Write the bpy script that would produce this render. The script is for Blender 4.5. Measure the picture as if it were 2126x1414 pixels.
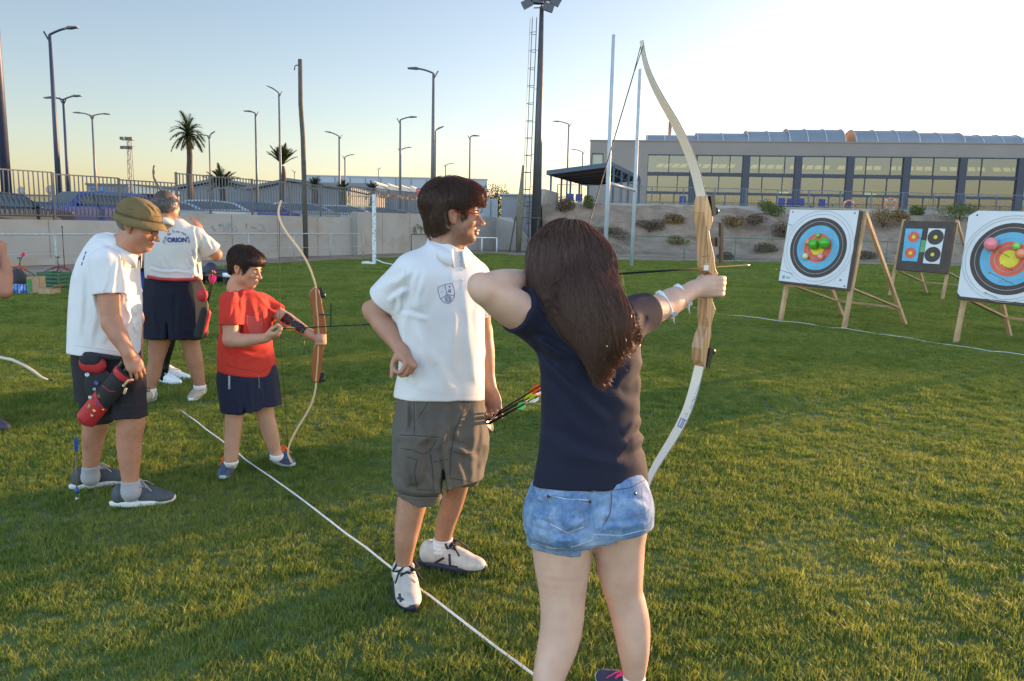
import bpy, bmesh, math, random
import numpy as np
from mathutils import Vector, Matrix
from mathutils.bvhtree import BVHTree
random.seed(7); RNG = np.random.default_rng(7)
S = bpy.context.scene
for o in list(bpy.data.objects): bpy.data.objects.remove(o)
R_ = math.radians
# ---------------- camera ----------------
FPX = 1640.0; PITCH = R_(8.4); ROLL = 0.0226; CAMH = 1.58
_F = np.array([0, math.cos(PITCH), -math.sin(PITCH)]); _u0 = np.array([0, math.sin(PITCH), math.cos(PITCH)]); _r0 = np.array([1., 0, 0])
CR = math.cos(ROLL)*_r0 + math.sin(ROLL)*_u0; CU = math.cos(ROLL)*_u0 - math.sin(ROLL)*_r0; CC = np.array([0, 0, CAMH])
cd = bpy.data.cameras.new('camera'); cam = bpy.data.objects.new('camera', cd); S.collection.objects.link(cam)
cd.sensor_width = 36; cd.lens = 36*FPX/2126; cd.clip_start = 0.05; cd.clip_end = 3000
M4 = Matrix.Identity(4)
for i in range(3):
    M4[i][0] = CR[i]; M4[i][1] = CU[i]; M4[i][2] = -_F[i]; M4[i][3] = CC[i]
cam.matrix_world = M4
S.camera = cam
# ---------------- light ----------------
SUN_AZ = R_(52)      # from +Y towards +X
SUN_EL = R_(6)
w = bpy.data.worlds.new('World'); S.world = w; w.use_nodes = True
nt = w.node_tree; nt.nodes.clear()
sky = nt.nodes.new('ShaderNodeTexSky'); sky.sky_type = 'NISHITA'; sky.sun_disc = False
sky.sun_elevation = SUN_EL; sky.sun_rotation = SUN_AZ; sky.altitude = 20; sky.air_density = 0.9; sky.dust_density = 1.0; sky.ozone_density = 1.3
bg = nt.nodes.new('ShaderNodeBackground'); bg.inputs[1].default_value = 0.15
wo = nt.nodes.new('ShaderNodeOutputWorld')
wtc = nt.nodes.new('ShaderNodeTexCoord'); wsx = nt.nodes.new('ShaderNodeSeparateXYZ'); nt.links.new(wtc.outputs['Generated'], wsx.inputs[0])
wmr = nt.nodes.new('ShaderNodeMapRange'); wmr.interpolation_type = 'SMOOTHSTEP'   # added gain: sky behind the camera brightened as frontal fill, standing in for flash
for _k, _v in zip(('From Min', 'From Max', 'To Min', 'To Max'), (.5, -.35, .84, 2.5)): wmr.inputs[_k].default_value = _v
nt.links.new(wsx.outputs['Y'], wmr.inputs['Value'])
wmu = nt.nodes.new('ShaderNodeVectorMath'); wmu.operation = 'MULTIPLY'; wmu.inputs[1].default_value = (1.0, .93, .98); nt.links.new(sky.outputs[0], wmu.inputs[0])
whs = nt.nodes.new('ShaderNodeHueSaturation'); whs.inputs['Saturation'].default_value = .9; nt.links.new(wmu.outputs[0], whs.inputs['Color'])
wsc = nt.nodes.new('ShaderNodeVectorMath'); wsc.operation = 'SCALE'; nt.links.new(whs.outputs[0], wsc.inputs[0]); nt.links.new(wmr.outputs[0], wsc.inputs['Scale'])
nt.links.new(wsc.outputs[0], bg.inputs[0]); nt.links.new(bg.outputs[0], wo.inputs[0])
sl = bpy.data.lights.new('sun', 'SUN'); sl.energy = 4.6; sl.angle = R_(0.6); sl.color = (1.0, 0.57, 0.28)
so = bpy.data.objects.new('sun', sl); S.collection.objects.link(so)
sd = Vector((math.sin(SUN_AZ)*math.cos(SUN_EL), math.cos(SUN_AZ)*math.cos(SUN_EL), math.sin(SUN_EL)))
so.rotation_euler = sd.to_track_quat('Z', 'Y').to_euler(); so.location = (30, 30, 12)
S.view_settings.view_transform = 'Standard'; S.view_settings.look = 'None'; S.view_settings.gamma = 1
S.view_settings.exposure = 1.42
S.render.engine = 'CYCLES'
# ---------------- projection helpers (photo measurements -> metres) ----------------
def ray(x, y): return _F*FPX + CR*(x-1063) - CU*(y-707)
def P(x, y, Y):
    d = ray(x, y); return CC + d*(Y/d[1])
def PZ(x, y, z=0.0):
    d = ray(x, y); return CC + d*((z-CAMH)/d[2])
def PXM(Y, y=707):   # pixels per metre at forward distance Y
    return FPX/(Y*math.cos(PITCH)+0.15)
def PPL(x, y, p0, n):  # ray / plane
    d = ray(x, y); p0 = np.asarray(p0, float); n = np.asarray(n, float)
    return CC + d*(((p0-CC)@n)/(d@n))
def V(*a): return np.array(a, float)
def nrm(v): v = np.asarray(v, float); return v/(np.linalg.norm(v)+1e-12)
# ---------------- tagging ----------------
def tag(o, label=None, cat=None, group=None, kind=None):
    if label: o['label'] = label
    if cat: o['category'] = cat
    if group: o['group'] = group
    if kind: o['kind'] = kind
    return o
def thing(name, label, cat, loc=(0, 0, 0), group=None):
    o = bpy.data.objects.new(name, None); S.collection.objects.link(o); o.location = tuple(float(v) for v in loc); o.empty_display_size = 0.1
    return tag(o, label, cat, group)
def link(name, me, parent=None, loc=None):
    o = bpy.data.objects.new(name, me); S.collection.objects.link(o)
    if parent is not None: o.parent = parent
    if loc is not None: o.location = tuple(loc)
    return o
def kids(o): return [c for c in bpy.data.objects if c.parent == o]
def copy_tree(o, parent=None):
    c = o.copy(); S.collection.objects.link(c); c.parent = parent
    for ch in kids(o): copy_tree(ch, c)
    return c
def wloc(o):
    v = np.zeros(3)
    while o is not None:
        v += np.array(o.location); o = o.parent
    return v
# ---------------- mesh builder (world coordinates) ----------------
def frame(d, up=(0, 0, 1)):
    d = nrm(d); up = np.asarray(up, float)
    if abs(d@up) > .97: up = V(0, 1, 0) if abs(d[1]) < .9 else V(1, 0, 0)
    x = nrm(np.cross(up, d)); y = np.cross(d, x); return x, y, d
class MB:
    def __init__(s): s.v = []; s.f = []; s.m = []; s.n = 0; s.sm = []
    def add(s, vs, fs, mi=0, smooth=False):
        vs = np.asarray(vs, float); s.v.append(vs)
        for f in fs: s.f.append([int(i)+s.n for i in f])
        s.m += [mi]*len(fs); s.sm += [smooth]*len(fs); s.n += len(vs); return s
    def quad(s, a, b, c, d, mi=0): return s.add([a, b, c, d], [(0, 1, 2, 3)], mi)
    def box(s, c, size, rz=0, mi=0, X=None, Y=None, Z=None):
        c = np.asarray(c, float); h = np.asarray(size, float)/2
        if X is None: X = V(math.cos(rz), math.sin(rz), 0); Y = V(-math.sin(rz), math.cos(rz), 0); Z = V(0, 0, 1)
        vs = [c+X*h[0]*i+Y*h[1]*j+Z*h[2]*k for k in (-1, 1) for j in (-1, 1) for i in (-1, 1)]
        return s.add(vs, [(0, 2, 3, 1), (4, 5, 7, 6), (0, 1, 5, 4), (2, 6, 7, 3), (0, 4, 6, 2), (1, 3, 7, 5)], mi)
    def beam(s, a, b, w, t, up=(0, 0, 1), mi=0):
        a = np.asarray(a, float); b = np.asarray(b, float); x, y, d = frame(b-a, up); L = np.linalg.norm(b-a)
        return s.box((a+b)/2, (w, t, L), mi=mi, X=x, Y=y, Z=d)
    def tube(s, pts, r, n=8, mi=0, caps=True, flat=None, smooth=True):
        pts = [np.asarray(p, float) for p in pts]; m = len(pts)
        rs = [r]*m if np.isscalar(r) else list(r)
        ts = [nrm(pts[min(i+1, m-1)]-pts[max(i-1, 0)]) for i in range(m)]
        x, y, _ = frame(ts[0]); vs = []
        for i in range(m):
            x = nrm(x-ts[i]*(x@ts[i])); y = np.cross(ts[i], x)
            for k in range(n):
                a = 2*math.pi*k/n; vs.append(pts[i]+(x*math.cos(a)+y*math.sin(a))*rs[i])
        fs = [(i*n+k, i*n+(k+1) % n, (i+1)*n+(k+1) % n, (i+1)*n+k) for i in range(m-1) for k in range(n)]
        if caps: fs += [tuple(range(n))[::-1], tuple((m-1)*n+k for k in range(n))]
        return s.add(vs, fs, mi, smooth)
    def lathe(s, c, axis, prof, n=24, mi=0, smooth=True, sx=1.0, ref=None):
        x, y, d = frame(axis) if ref is None else frame(axis, ref)
        c = np.asarray(c, float); vs = []
        for (r, h) in prof:
            for k in range(n):
                a = 2*math.pi*k/n; vs.append(c+d*h+(x*math.cos(a)*sx+y*math.sin(a))*r)
        m = len(prof)
        fs = [(i*n+k, i*n+(k+1) % n, (i+1)*n+(k+1) % n, (i+1)*n+k) for i in range(m-1) for k in range(n)]
        fs += [tuple(range(n))[::-1], tuple((m-1)*n+k for k in range(n))]
        return s.add(vs, fs, mi, smooth)
    def prism(s, outline, ext, mi=0, smooth=False):
        a = np.asarray(outline, float); n = len(a); e = np.asarray(ext, float)
        fs = [tuple(range(n)), tuple(range(2*n-1, n-1, -1))]+[(i, i+n, (i+1) % n+n, (i+1) % n) for i in range(n)]
        return s.add(np.vstack([a, a+e]), fs, mi, smooth)
    def ball(s, c, r, n=12, mi=0, sc=(1, 1, 1)):
        c = np.asarray(c, float); vs = [c+V(0, 0, r*sc[2])]
        for i in range(1, n//2+1):
            t = math.pi*i/(n//2+1)
            for k in range(n):
                a = 2*math.pi*k/n; vs.append(c+V(math.sin(t)*math.cos(a)*sc[0], math.sin(t)*math.sin(a)*sc[1], math.cos(t)*sc[2])*r)
        vs.append(c-V(0, 0, r*sc[2])); m = n//2; fs = [(0, 1+k, 1+(k+1) % n) for k in range(n)]
        fs += [(1+i*n+k, 1+(i+1)*n+k, 1+(i+1)*n+(k+1) % n, 1+i*n+(k+1) % n) for i in range(m-1) for k in range(n)]
        fs += [(1+m*n, 1+(m-1)*n+(k+1) % n, 1+(m-1)*n+k) for k in range(n)]
        return s.add(vs, fs, mi, True)
    def build(s, name, mats, parent=None, fix=True, **tg):
        if not isinstance(mats, (list, tuple)): mats = [mats]
        me = bpy.data.meshes.new(name); off = wloc(parent) if parent is not None else np.zeros(3)
        v = np.vstack(s.v)-off
        me.from_pydata(v.tolist(), [], s.f)
        for m in mats: me.materials.append(m)
        me.polygons.foreach_set('material_index', s.m); me.polygons.foreach_set('use_smooth', s.sm)
        if fix:
            bm = bmesh.new(); bm.from_mesh(me); bmesh.ops.recalc_face_normals(bm, faces=bm.faces); bm.to_mesh(me); bm.free()
        me.update(); o = link(name, me, parent)
        if tg: tag(o, **tg)
        return o
# ---------------- materials ----------------
def mat(name, col, rough=.7, metal=0., var=.12, vs=6., bump=0., bs=60., trans=0., emit=None, spec=.5, col2=None, c2s=3., coat=0., alpha=None, coord='Object', sheen=0., sss=0.):
    m = bpy.data.materials.new(name); m.use_nodes = True; t = m.node_tree; b = t.nodes['Principled BSDF']
    b.inputs['Roughness'].default_value = rough; b.inputs['Metallic'].default_value = metal
    b.inputs['Specular IOR Level'].default_value = spec; b.inputs['Coat Weight'].default_value = coat
    if sheen: b.inputs['Sheen Weight'].default_value = sheen
    if sss:
        b.inputs['Subsurface Weight'].default_value = sss; b.inputs['Subsurface Radius'].default_value = (.02, .008, .004); b.inputs['Subsurface Scale'].default_value = 1.0
    tc = t.nodes.new('ShaderNodeTexCoord')
    no = t.nodes.new('ShaderNodeTexNoise'); no.inputs['Scale'].default_value = vs; no.inputs['Detail'].default_value = 6
    t.links.new(tc.outputs[coord], no.inputs['Vector'])
    cr = t.nodes.new('ShaderNodeValToRGB'); cr.color_ramp.elements[0].position = .3; cr.color_ramp.elements[1].position = .72
    c = np.array(col[:3]); lo = np.clip(c*(1-var), 0, 1); hi = np.clip(c*(1+var), 0, 1)
    cr.color_ramp.elements[0].color = (*lo, 1); cr.color_ramp.elements[1].color = (*hi, 1)
    t.links.new(no.outputs['Fac'], cr.inputs[0]); last = cr.outputs[0]
    if col2 is not None:
        n2 = t.nodes.new('ShaderNodeTexNoise'); n2.inputs['Scale'].default_value = c2s; n2.inputs['Detail'].default_value = 8; n2.inputs['Roughness'].default_value = .65
        t.links.new(tc.outputs[coord], n2.inputs['Vector'])
        r2 = t.nodes.new('ShaderNodeValToRGB'); r2.color_ramp.elements[0].position = .5; r2.color_ramp.elements[1].position = .62
        t.links.new(n2.outputs['Fac'], r2.inputs[0])
        mx = t.nodes.new('ShaderNodeMix'); mx.data_type = 'RGBA'; mx.inputs['B'].default_value = (*col2[:3], 1)
        t.links.new(r2.outputs[0], mx.inputs['Factor']); t.links.new(last, mx.inputs['A']); last = mx.outputs['Result']
    t.links.new(last, b.inputs['Base Color'])
    if bump:
        nb = t.nodes.new('ShaderNodeTexNoise'); nb.inputs['Scale'].default_value = bs; nb.inputs['Detail'].default_value = 5
        t.links.new(tc.outputs[coord], nb.inputs['Vector'])
        bp = t.nodes.new('ShaderNodeBump'); bp.inputs['Strength'].default_value = min(1, bump); bp.inputs['Distance'].default_value = .5/bs
        t.links.new(nb.outputs['Fac'], bp.inputs['Height']); t.links.new(bp.outputs[0], b.inputs['Normal'])
    if trans: b.inputs['Transmission Weight'].default_value = trans
    if emit: b.inputs['Emission Color'].default_value = (*emit[:3], 1); b.inputs['Emission Strength'].default_value = emit[3]
    return m
def thin_glass(name, tint, refl=.12, trans=.6):
    m = bpy.data.materials.new(name); m.use_nodes = True; t = m.node_tree; t.nodes.clear()
    o = t.nodes.new('ShaderNodeOutputMaterial'); mx = t.nodes.new('ShaderNodeMixShader'); g = t.nodes.new('ShaderNodeBsdfGlossy'); g.inputs['Roughness'].default_value = .03
    tr = t.nodes.new('ShaderNodeBsdfTransparent'); tr.inputs[0].default_value = (*[v*trans for v in tint], 1)
    lw = t.nodes.new('ShaderNodeFresnel'); lw.inputs[0].default_value = 1.45
    ma = t.nodes.new('ShaderNodeMath'); ma.operation = 'MULTIPLY_ADD'; ma.inputs[1].default_value = 1.2; ma.inputs[2].default_value = refl
    t.links.new(lw.outputs[0], ma.inputs[0]); t.links.new(ma.outputs[0], mx.inputs[0]); t.links.new(tr.outputs[0], mx.inputs[1]); t.links.new(g.outputs[0], mx.inputs[2]); t.links.new(mx.outputs[0], o.inputs[0])
    return m
# ================= SETTING =================
M = {}
M['field'] = mat('field_soil', (.085, .13, .034), .95, var=.35, vs=1.2, bump=.6, bs=90, col2=(.10, .12, .04), c2s=.6)
M['dirt'] = mat('dirt', (.25, .19, .14), .95, var=.2, vs=.8, bump=.8, bs=12, col2=(.33, .27, .21), c2s=.5)
M['concrete'] = mat('concrete_wall', (.44, .40, .35), .9, var=.07, vs=1.5, bump=.3, bs=25, col2=(.40, .33, .26), c2s=.8)
M['asphalt'] = mat('asphalt', (.07, .07, .07), .9, var=.2, vs=3, bump=.4, bs=80)
M['galv'] = mat('galvanised_steel', (.105, .112, .12), .5, .3, var=.1, vs=4)
M['whitepaint'] = mat('white_paint', (.72, .78, .80), .5, var=.08, vs=5, bump=.1, bs=40)
M['rust'] = mat('rusty_white_paint', (.22, .10, .06), .8, var=.3, vs=9, col2=(.6, .56, .45), c2s=6, bump=.4, bs=60)
# one ground sheet reaching the horizon, flat field near, dirt margin beyond
def ground_sheet():
    mb = MB(); xs = [-900, -60, 60, 900]; ys = [-120, -20, 60, 1500]
    vs = [(x, y, -.012) for y in ys for x in xs]; fs = [(r*4+c, r*4+c+1, r*4+c+5, r*4+c+4) for r in range(3) for c in range(3)]
    mb.add(vs, fs); return mb.build('ground', M['dirt'], kind='structure')
ground_sheet()
GRASS_POLY = [(-30, -15), (-16, 10.5), (-8.75, 27.6), (-7.2, 31.3), (-1.2, 42.3), (3.2, 37.2), (8, 38.0), (14, 38.9), (60, 40), (60, -15)]
mb = MB()
mb.add([(x, y, 0) for x, y in GRASS_POLY], [tuple(range(len(GRASS_POLY)))]); mb.build('field', M['field'], kind='structure')

# ---- grass: point cloud + tufts in one mesh, instanced by geometry nodes ----
def inside(poly, x, y):
    c = np.zeros(len(x), bool); n = len(poly); j = n-1
    for i in range(n):
        xi, yi = poly[i]; xj, yj = poly[j]
        c ^= ((yi > y) != (yj > y)) & (x < (xj-xi)*(y-yi)/(yj-yi+1e-12)+xi); j = i
    return c
def vnoise(x, y, s, seed):
    r = np.random.default_rng(seed); g = r.random((64, 64)); u = x/s; v = y/s
    iu = np.floor(u).astype(int); iv = np.floor(v).astype(int); fu = u-iu; fv = v-iv; fu = fu*fu*(3-2*fu); fv = fv*fv*(3-2*fv)
    a = g[iu % 64, iv % 64]; b = g[(iu+1) % 64, iv % 64]; c = g[iu % 64, (iv+1) % 64]; d = g[(iu+1) % 64, (iv+1) % 64]
    return (a*(1-fu)+b*fu)*(1-fv)+(c*(1-fu)+d*fu)*fv
def make_grass():
    verts = []; faces = []; var = []
    NV = 9
    cfg = [(3, .022, .025, .0012, 13), (3, .035, .027, .0019, 20), (3, .085, .031, .0045, 42)]   # n variants, radius, height, blade half width, blades
    vi = 0
    for (nv, rad, hgt, bw, nb) in cfg:
        for _ in range(nv):
            for b in range(nb):
                a = RNG.random()*6.283; rr = rad*math.sqrt(RNG.random()); x0, y0 = rr*math.cos(a), rr*math.sin(a)
                az = RNG.random()*6.283; h = hgt*(.45+.75*RNG.random()); lean = h*(.15+.75*RNG.random())
                dx, dy = math.cos(az), math.sin(az); wx, wy = -dy*bw, dx*bw; ww = .7+.6*RNG.random(); wx *= ww; wy *= ww
                k = len(verts)
                p = [(x0, y0, -.004), (x0+dx*lean*.35, y0+dy*lean*.35, h*.6), (x0+dx*lean, y0+dy*lean, h)]
                verts += [(p[0][0]-wx, p[0][1]-wy, p[0][2]), (p[0][0]+wx, p[0][1]+wy, p[0][2]),
                          (p[1][0]+wx*.9, p[1][1]+wy*.9, p[1][2]), (p[1][0]-wx*.9, p[1][1]-wy*.9, p[1][2]), p[2]]
                faces += [(k, k+1, k+2, k+3), (k+3, k+2, k+4)]; var += [vi]*5
            vi += 1
    nb_ = len(verts)
    # points
    PX, PY, KI, SC = [], [], [], []
    for (y0, y1, den, ci) in [(1.2, 6.5, 1700, 0), (6.5, 13, 640, 1), (13, 24, 150, 2), (24, 43.5, 60, 2)]:
        w1 = .78*y1+1.6; n = int(den*(y1-y0)*2*w1)
        x = RNG.uniform(-w1, w1, n); y = RNG.uniform(y0, y1, n)
        k = (np.abs(x) < .74*y+1.2) & inside(GRASS_POLY, x, y)
        x, y = x[k], y[k]
        nz = vnoise(x, y, .55, 1); nz2 = vnoise(x, y, .16, 2)
        keep = RNG.random(len(x)) < (.62+.6*nz)
        x, y, nz, nz2 = x[keep], y[keep], nz[keep], nz2[keep]
        PX.append(x); PY.append(y); KI.append(ci*3+RNG.integers(0, 3, len(x)))
        SC.append((.62+.55*vnoise(x, y, 1.3, 3)+.6*nz2**2)*RNG.uniform(.75, 1.25, len(x)))
    x = np.concatenate(PX); y = np.concatenate(PY); ki = np.concatenate(KI); sc = np.concatenate(SC); n = len(x)
    tall = RNG.random(n) < .006; sc[tall] *= 1.6
    allv = np.vstack([np.array(verts), np.stack([x, y, np.zeros(n)], 1)])
    me = bpy.data.meshes.new('grass'); me.from_pydata(allv.tolist(), [], faces)
    def attr(nm, tp, arr):
        a = me.attributes.new(nm, tp, 'POINT'); a.data.foreach_set('value', arr)
    attr('isp', 'INT', np.r_[np.zeros(nb_, int), np.ones(n, int)].astype(np.int32))
    attr('var', 'INT', np.r_[np.array(var), ki].astype(np.int32))
    attr('sc', 'FLOAT', np.r_[np.ones(nb_), sc].astype(np.float32))
    attr('rot', 'FLOAT', np.r_[np.zeros(nb_), RNG.random(n)*6.283].astype(np.float32))
    # material
    m = bpy.data.materials.new('grass_blades'); m.use_nodes = True; t = m.node_tree; t.nodes.clear()
    out = t.nodes.new('ShaderNodeOutputMaterial'); df = t.nodes.new('ShaderNodeBsdfPrincipled'); df.inputs['Roughness'].default_value = .55; df.inputs['Specular IOR Level'].default_value = .25
    tl = t.nodes.new('ShaderNodeBsdfTranslucent'); mx = t.nodes.new('ShaderNodeMixShader'); mx.inputs[0].default_value = .42
    oi = t.nodes.new('ShaderNodeObjectInfo'); ge = t.nodes.new('ShaderNodeNewGeometry')
    cr = t.nodes.new('ShaderNodeValToRGB'); e = cr.color_ramp.elements; e[0].position = 0; e[0].color = (.066, .112, .024, 1); e[1].position = 1.0; e[1].color = (.225, .275, .072, 1)
    q = cr.color_ramp.elements.new(.5); q.color = (.112, .190, .038, 1); 
    n1 = t.nodes.new('ShaderNodeTexNoise'); n1.inputs['Scale'].default_value = .9; n1.inputs['Detail'].default_value = 5; t.links.new(ge.outputs['Position'], n1.inputs['Vector'])
    n3 = t.nodes.new('ShaderNodeTexNoise'); n3.inputs['Scale'].default_value = 7; n3.inputs['Detail'].default_value = 3; t.links.new(ge.outputs['Position'], n3.inputs['Vector'])
    a1 = t.nodes.new('ShaderNodeMath'); a1.operation = 'MULTIPLY_ADD'; a1.inputs[1].default_value = .45; t.links.new(oi.outputs['Random'], a1.inputs[0]); 
    a2 = t.nodes.new('ShaderNodeMath'); a2.operation = 'MULTIPLY_ADD'; a2.inputs[1].default_value = 1.3; a2.inputs[2].default_value = -.65; t.links.new(n1.outputs['Fac'], a2.inputs[0])
    a3 = t.nodes.new('ShaderNodeMath'); a3.operation = 'MULTIPLY_ADD'; a3.inputs[1].default_value = 1.1; t.links.new(n3.outputs['Fac'], a3.inputs[0]); t.links.new(a2.outputs[0], a3.inputs[2])
    t.links.new(a3.outputs[0], a1.inputs[2]); t.links.new(a1.outputs[0], cr.inputs[0])
    t.links.new(cr.outputs[0], df.inputs['Base Color'])
    hs = t.nodes.new('ShaderNodeMix'); hs.data_type = 'RGBA'; hs.blend_type = 'MULTIPLY'; hs.inputs['Factor'].default_value = 1; hs.inputs['B'].default_value = (1.7, 1.45, .6, 1)
    t.links.new(cr.outputs[0], hs.inputs['A']); t.links.new(hs.outputs['Result'], tl.inputs['Color'])
    t.links.new(df.outputs[0], mx.inputs[1]); t.links.new(tl.outputs[0], mx.inputs[2]); t.links.new(mx.outputs[0], out.inputs[0])
    me.materials.append(m)
    o = link('grass', me); tag(o, 'short mown green grass covering the sports field', 'grass', kind='stuff')
    # geometry nodes
    ng = bpy.data.node_groups.new('grass_scatter', 'GeometryNodeTree')
    ng.interface.new_socket('Geometry', in_out='INPUT', socket_type='NodeSocketGeometry'); ng.interface.new_socket('Geometry', in_out='OUTPUT', socket_type='NodeSocketGeometry')
    N = ng.nodes.new; L = ng.links.new
    gi = N('NodeGroupInput'); go = N('NodeGroupOutput')
    def named(nm, tp):
        a = N('GeometryNodeInputNamedAttribute'); a.data_type = tp; a.inputs['Name'].default_value = nm; return a.outputs['Attribute']
    def cmp(sock, val):
        c = N('FunctionNodeCompare'); c.data_type = 'INT'; c.operation = 'EQUAL'; L(sock, c.inputs['A'] if False else [i for i in c.inputs if i.name == 'A' and i.type == 'INT'][0]); [i for i in c.inputs if i.name == 'B' and i.type == 'INT'][0].default_value = val; return c.outputs[0]
    sp = N('GeometryNodeSeparateGeometry'); sp.domain = 'POINT'; L(gi.outputs[0], sp.inputs['Geometry']); L(cmp(named('isp', 'INT'), 1), sp.inputs['Selection'])
    join = N('GeometryNodeJoinGeometry'); vs_ = []
    for k in range(NV):
        s2 = N('GeometryNodeSeparateGeometry'); s2.domain = 'POINT'; L(sp.outputs['Inverted'], s2.inputs['Geometry']); L(cmp(named('var', 'INT'), k), s2.inputs['Selection'])
        vs_.append(s2.outputs['Selection'])
    gt = N('GeometryNodeGeometryToInstance')
    for s2 in reversed(vs_): L(s2, gt.inputs[0])
    ip = N('GeometryNodeInstanceOnPoints'); L(sp.outputs['Selection'], ip.inputs['Points']); L(gt.outputs[0], ip.inputs['Instance'])
    ip.inputs['Pick Instance'].default_value = True; L(named('var', 'INT'), ip.inputs['Instance Index'])
    cx = N('ShaderNodeCombineXYZ'); L(named('rot', 'FLOAT'), cx.inputs['Z']); 
    L(cx.outputs[0], ip.inputs['Rotation']); L(named('sc', 'FLOAT'), ip.inputs['Scale'])
    L(ip.outputs[0], go.inputs[0])
    md = o.modifiers.new('scatter', 'NODES'); md.node_group = ng
    print('grass tufts', n)
make_grass()
# ================= PARKING LOT, WALL, FENCE =================
WA = V(-19.5, 17.0, 0); WB = V(-7.4, 36.4, 0); WC = V(-1.1, 48.3, 0)
def wallpt(px, y=500):
    for a, b in ((WA, WB), (WB, WC)):
        d = nrm(b-a); n = V(-d[1], d[0], 0); q = PPL(px, y, a, n); t = (q-a)@d/np.linalg.norm(b-a)
        if t <= 1.0001: break
    return V(q[0], q[1], 0), n
def wz(px, py):    # height on the wall plane of a photo point
    a, b = (WA, WB) if wallpt(px)[0][1] < 36.4 else (WB, WC); d = nrm(b-a); n = V(-d[1], d[0], 0)
    return PPL(px, py, a, n)[2]
def lotz(y): return .58+.40*min(1, max(0, (y-20)/16))
def plateau():
    mb = MB(); pts = [(-43, -20), (-19.8, 17.2), (-13.6, 27.1), (-7.6, 36.6), (-1.3, 48.6), (2, 56), (2, 900)]
    vs = [(x, y, lotz(y)) for x, y in pts]+[(-900, y if y < 900 else 900, lotz(y)) for x, y in pts]; n = len(pts)
    mb.add(vs, [(i, i+1, n+i+1, n+i) for i in range(n-1)]); return mb.build('parking_lot', M['asphalt'], kind='structure')
plateau()
mconc = mat('stained_concrete', (.365, .345, .31), .9, var=.06, vs=1.2, bump=.25, bs=30, col2=(.34, .295, .24), c2s=.9)
def retaining_wall():
    r = thing('retaining_wall', 'long pale concrete retaining wall between the pitch and the car park', 'wall', (float(WB[0]), float(WB[1]), 0))
    s0 = wallpt(376)[0]; s1 = wallpt(735)[0]
    segs = [(WA, s0, 1.38), (s0, s1, 1.70), (s1, WB, 1.92), (WB, WC, 1.97)]
    mb = MB(); grooves = MB()
    for a, b, h in segs:
        d = nrm(b-a); L = np.linalg.norm(b-a); n = V(-d[1], d[0], 0)
        if L < .05: continue
        mb.box((a+b)/2+n*.15+V(0, 0, h/2), (L, .30, h), X=d, Y=n, Z=V(0, 0, 1))
        k = int(L/2.5)
        for i in range(1, k+1):
            c = a+d*(i*L/(k+1)); grooves.box(c-n*.001+V(0, 0, h/2), (.02, .012, h-.02), X=d, Y=n, Z=V(0, 0, 1))
    mb.build('wall', mconc, r); grooves.build('joint', mat('wall_joint', (.22, .20, .17), .9), r)
    # low kerb of the dirt strip
    k = MB(); d = nrm(WB-WA); k.beam(WA+V(.35, -.2, .12), wallpt(560)[0]+V(.35, -.2, .10), .10, .22); k.build('footing', mconc, r)
    return r
WALL = retaining_wall()
def strokes(name, pts2, px0, py0, sx, sy, w, m, parent):
    """graffiti strokes laid on the wall face"""
    mb = MB()
    a, b = (WA, WB) if wallpt(px0)[0][1] < 36.3 else (WB, WC); d = nrm(b-a); n = V(-d[1], d[0], 0)
    for st in pts2:
        q = [PPL(px0+u*sx, py0+v*sy, a-n*.012, n) for u, v in st]
        for i in range(len(q)-1):
            t = nrm(q[i+1]-q[i]); s_ = np.cross(t, n)*w/2
            mb.quad(q[i]-s_-t*w*.3, q[i+1]-s_+t*w*.3, q[i+1]+s_+t*w*.3, q[i]+s_-t*w*.3)
    return mb.build(name, m, parent, fix=False)
mgb = mat('faded_blue_spray', (.26, .32, .34), .9, var=.2); mgr = mat('faded_red_spray', (.37, .27, .24), .9, var=.2); mgk = mat('faded_green_spray', (.20, .21, .14), .9, var=.3); mgc = mat('faded_cyan_spray', (.25, .34, .33), .9, var=.2)
rs = random.Random(5)
def scrawl(n, w=1):
    return [[(i*w+rs.random()*.3, rs.random()*.4), (i*w+rs.random(), .3+rs.random()*.7), (i*w+.2+rs.random()*.8, rs.random()), (i*w+rs.random(), rs.random())] for i in range(n)]
    out = []; 
    for i in range(n):
        x = i*w; out.append([(x, 1), (x+.45*w, 0), (x+.7*w, 1)] if i % 3 == 0 else [(x+.6*w, .1+rs.random()*.1), (x+.1*w, .4), (x+.65*w, .6), (x+.2*w, .95)] if i % 3 == 1 else [(x+.1*w, .1), (x+.15*w, .9), (x+.7*w, .85), (x+.7*w, .3)])
    return out
strokes('graffiti', scrawl(5), 438, 461, 12, 20, .03, mgb, WALL)
strokes('graffiti', scrawl(4), 508, 463, 13, 20, .03, mgr, WALL)
strokes('graffiti', scrawl(12, .45), 856, 463, 9, 24, .09, mgk, WALL)
strokes('graffiti', [[(0, 0), (.3, 1), (1.0, 1.2)], [(.4, .2), (.9, .8)], [(0, .7), (.6, .5)]], 1045, 462, 18, 13, .08, mgc, WALL)
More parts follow.
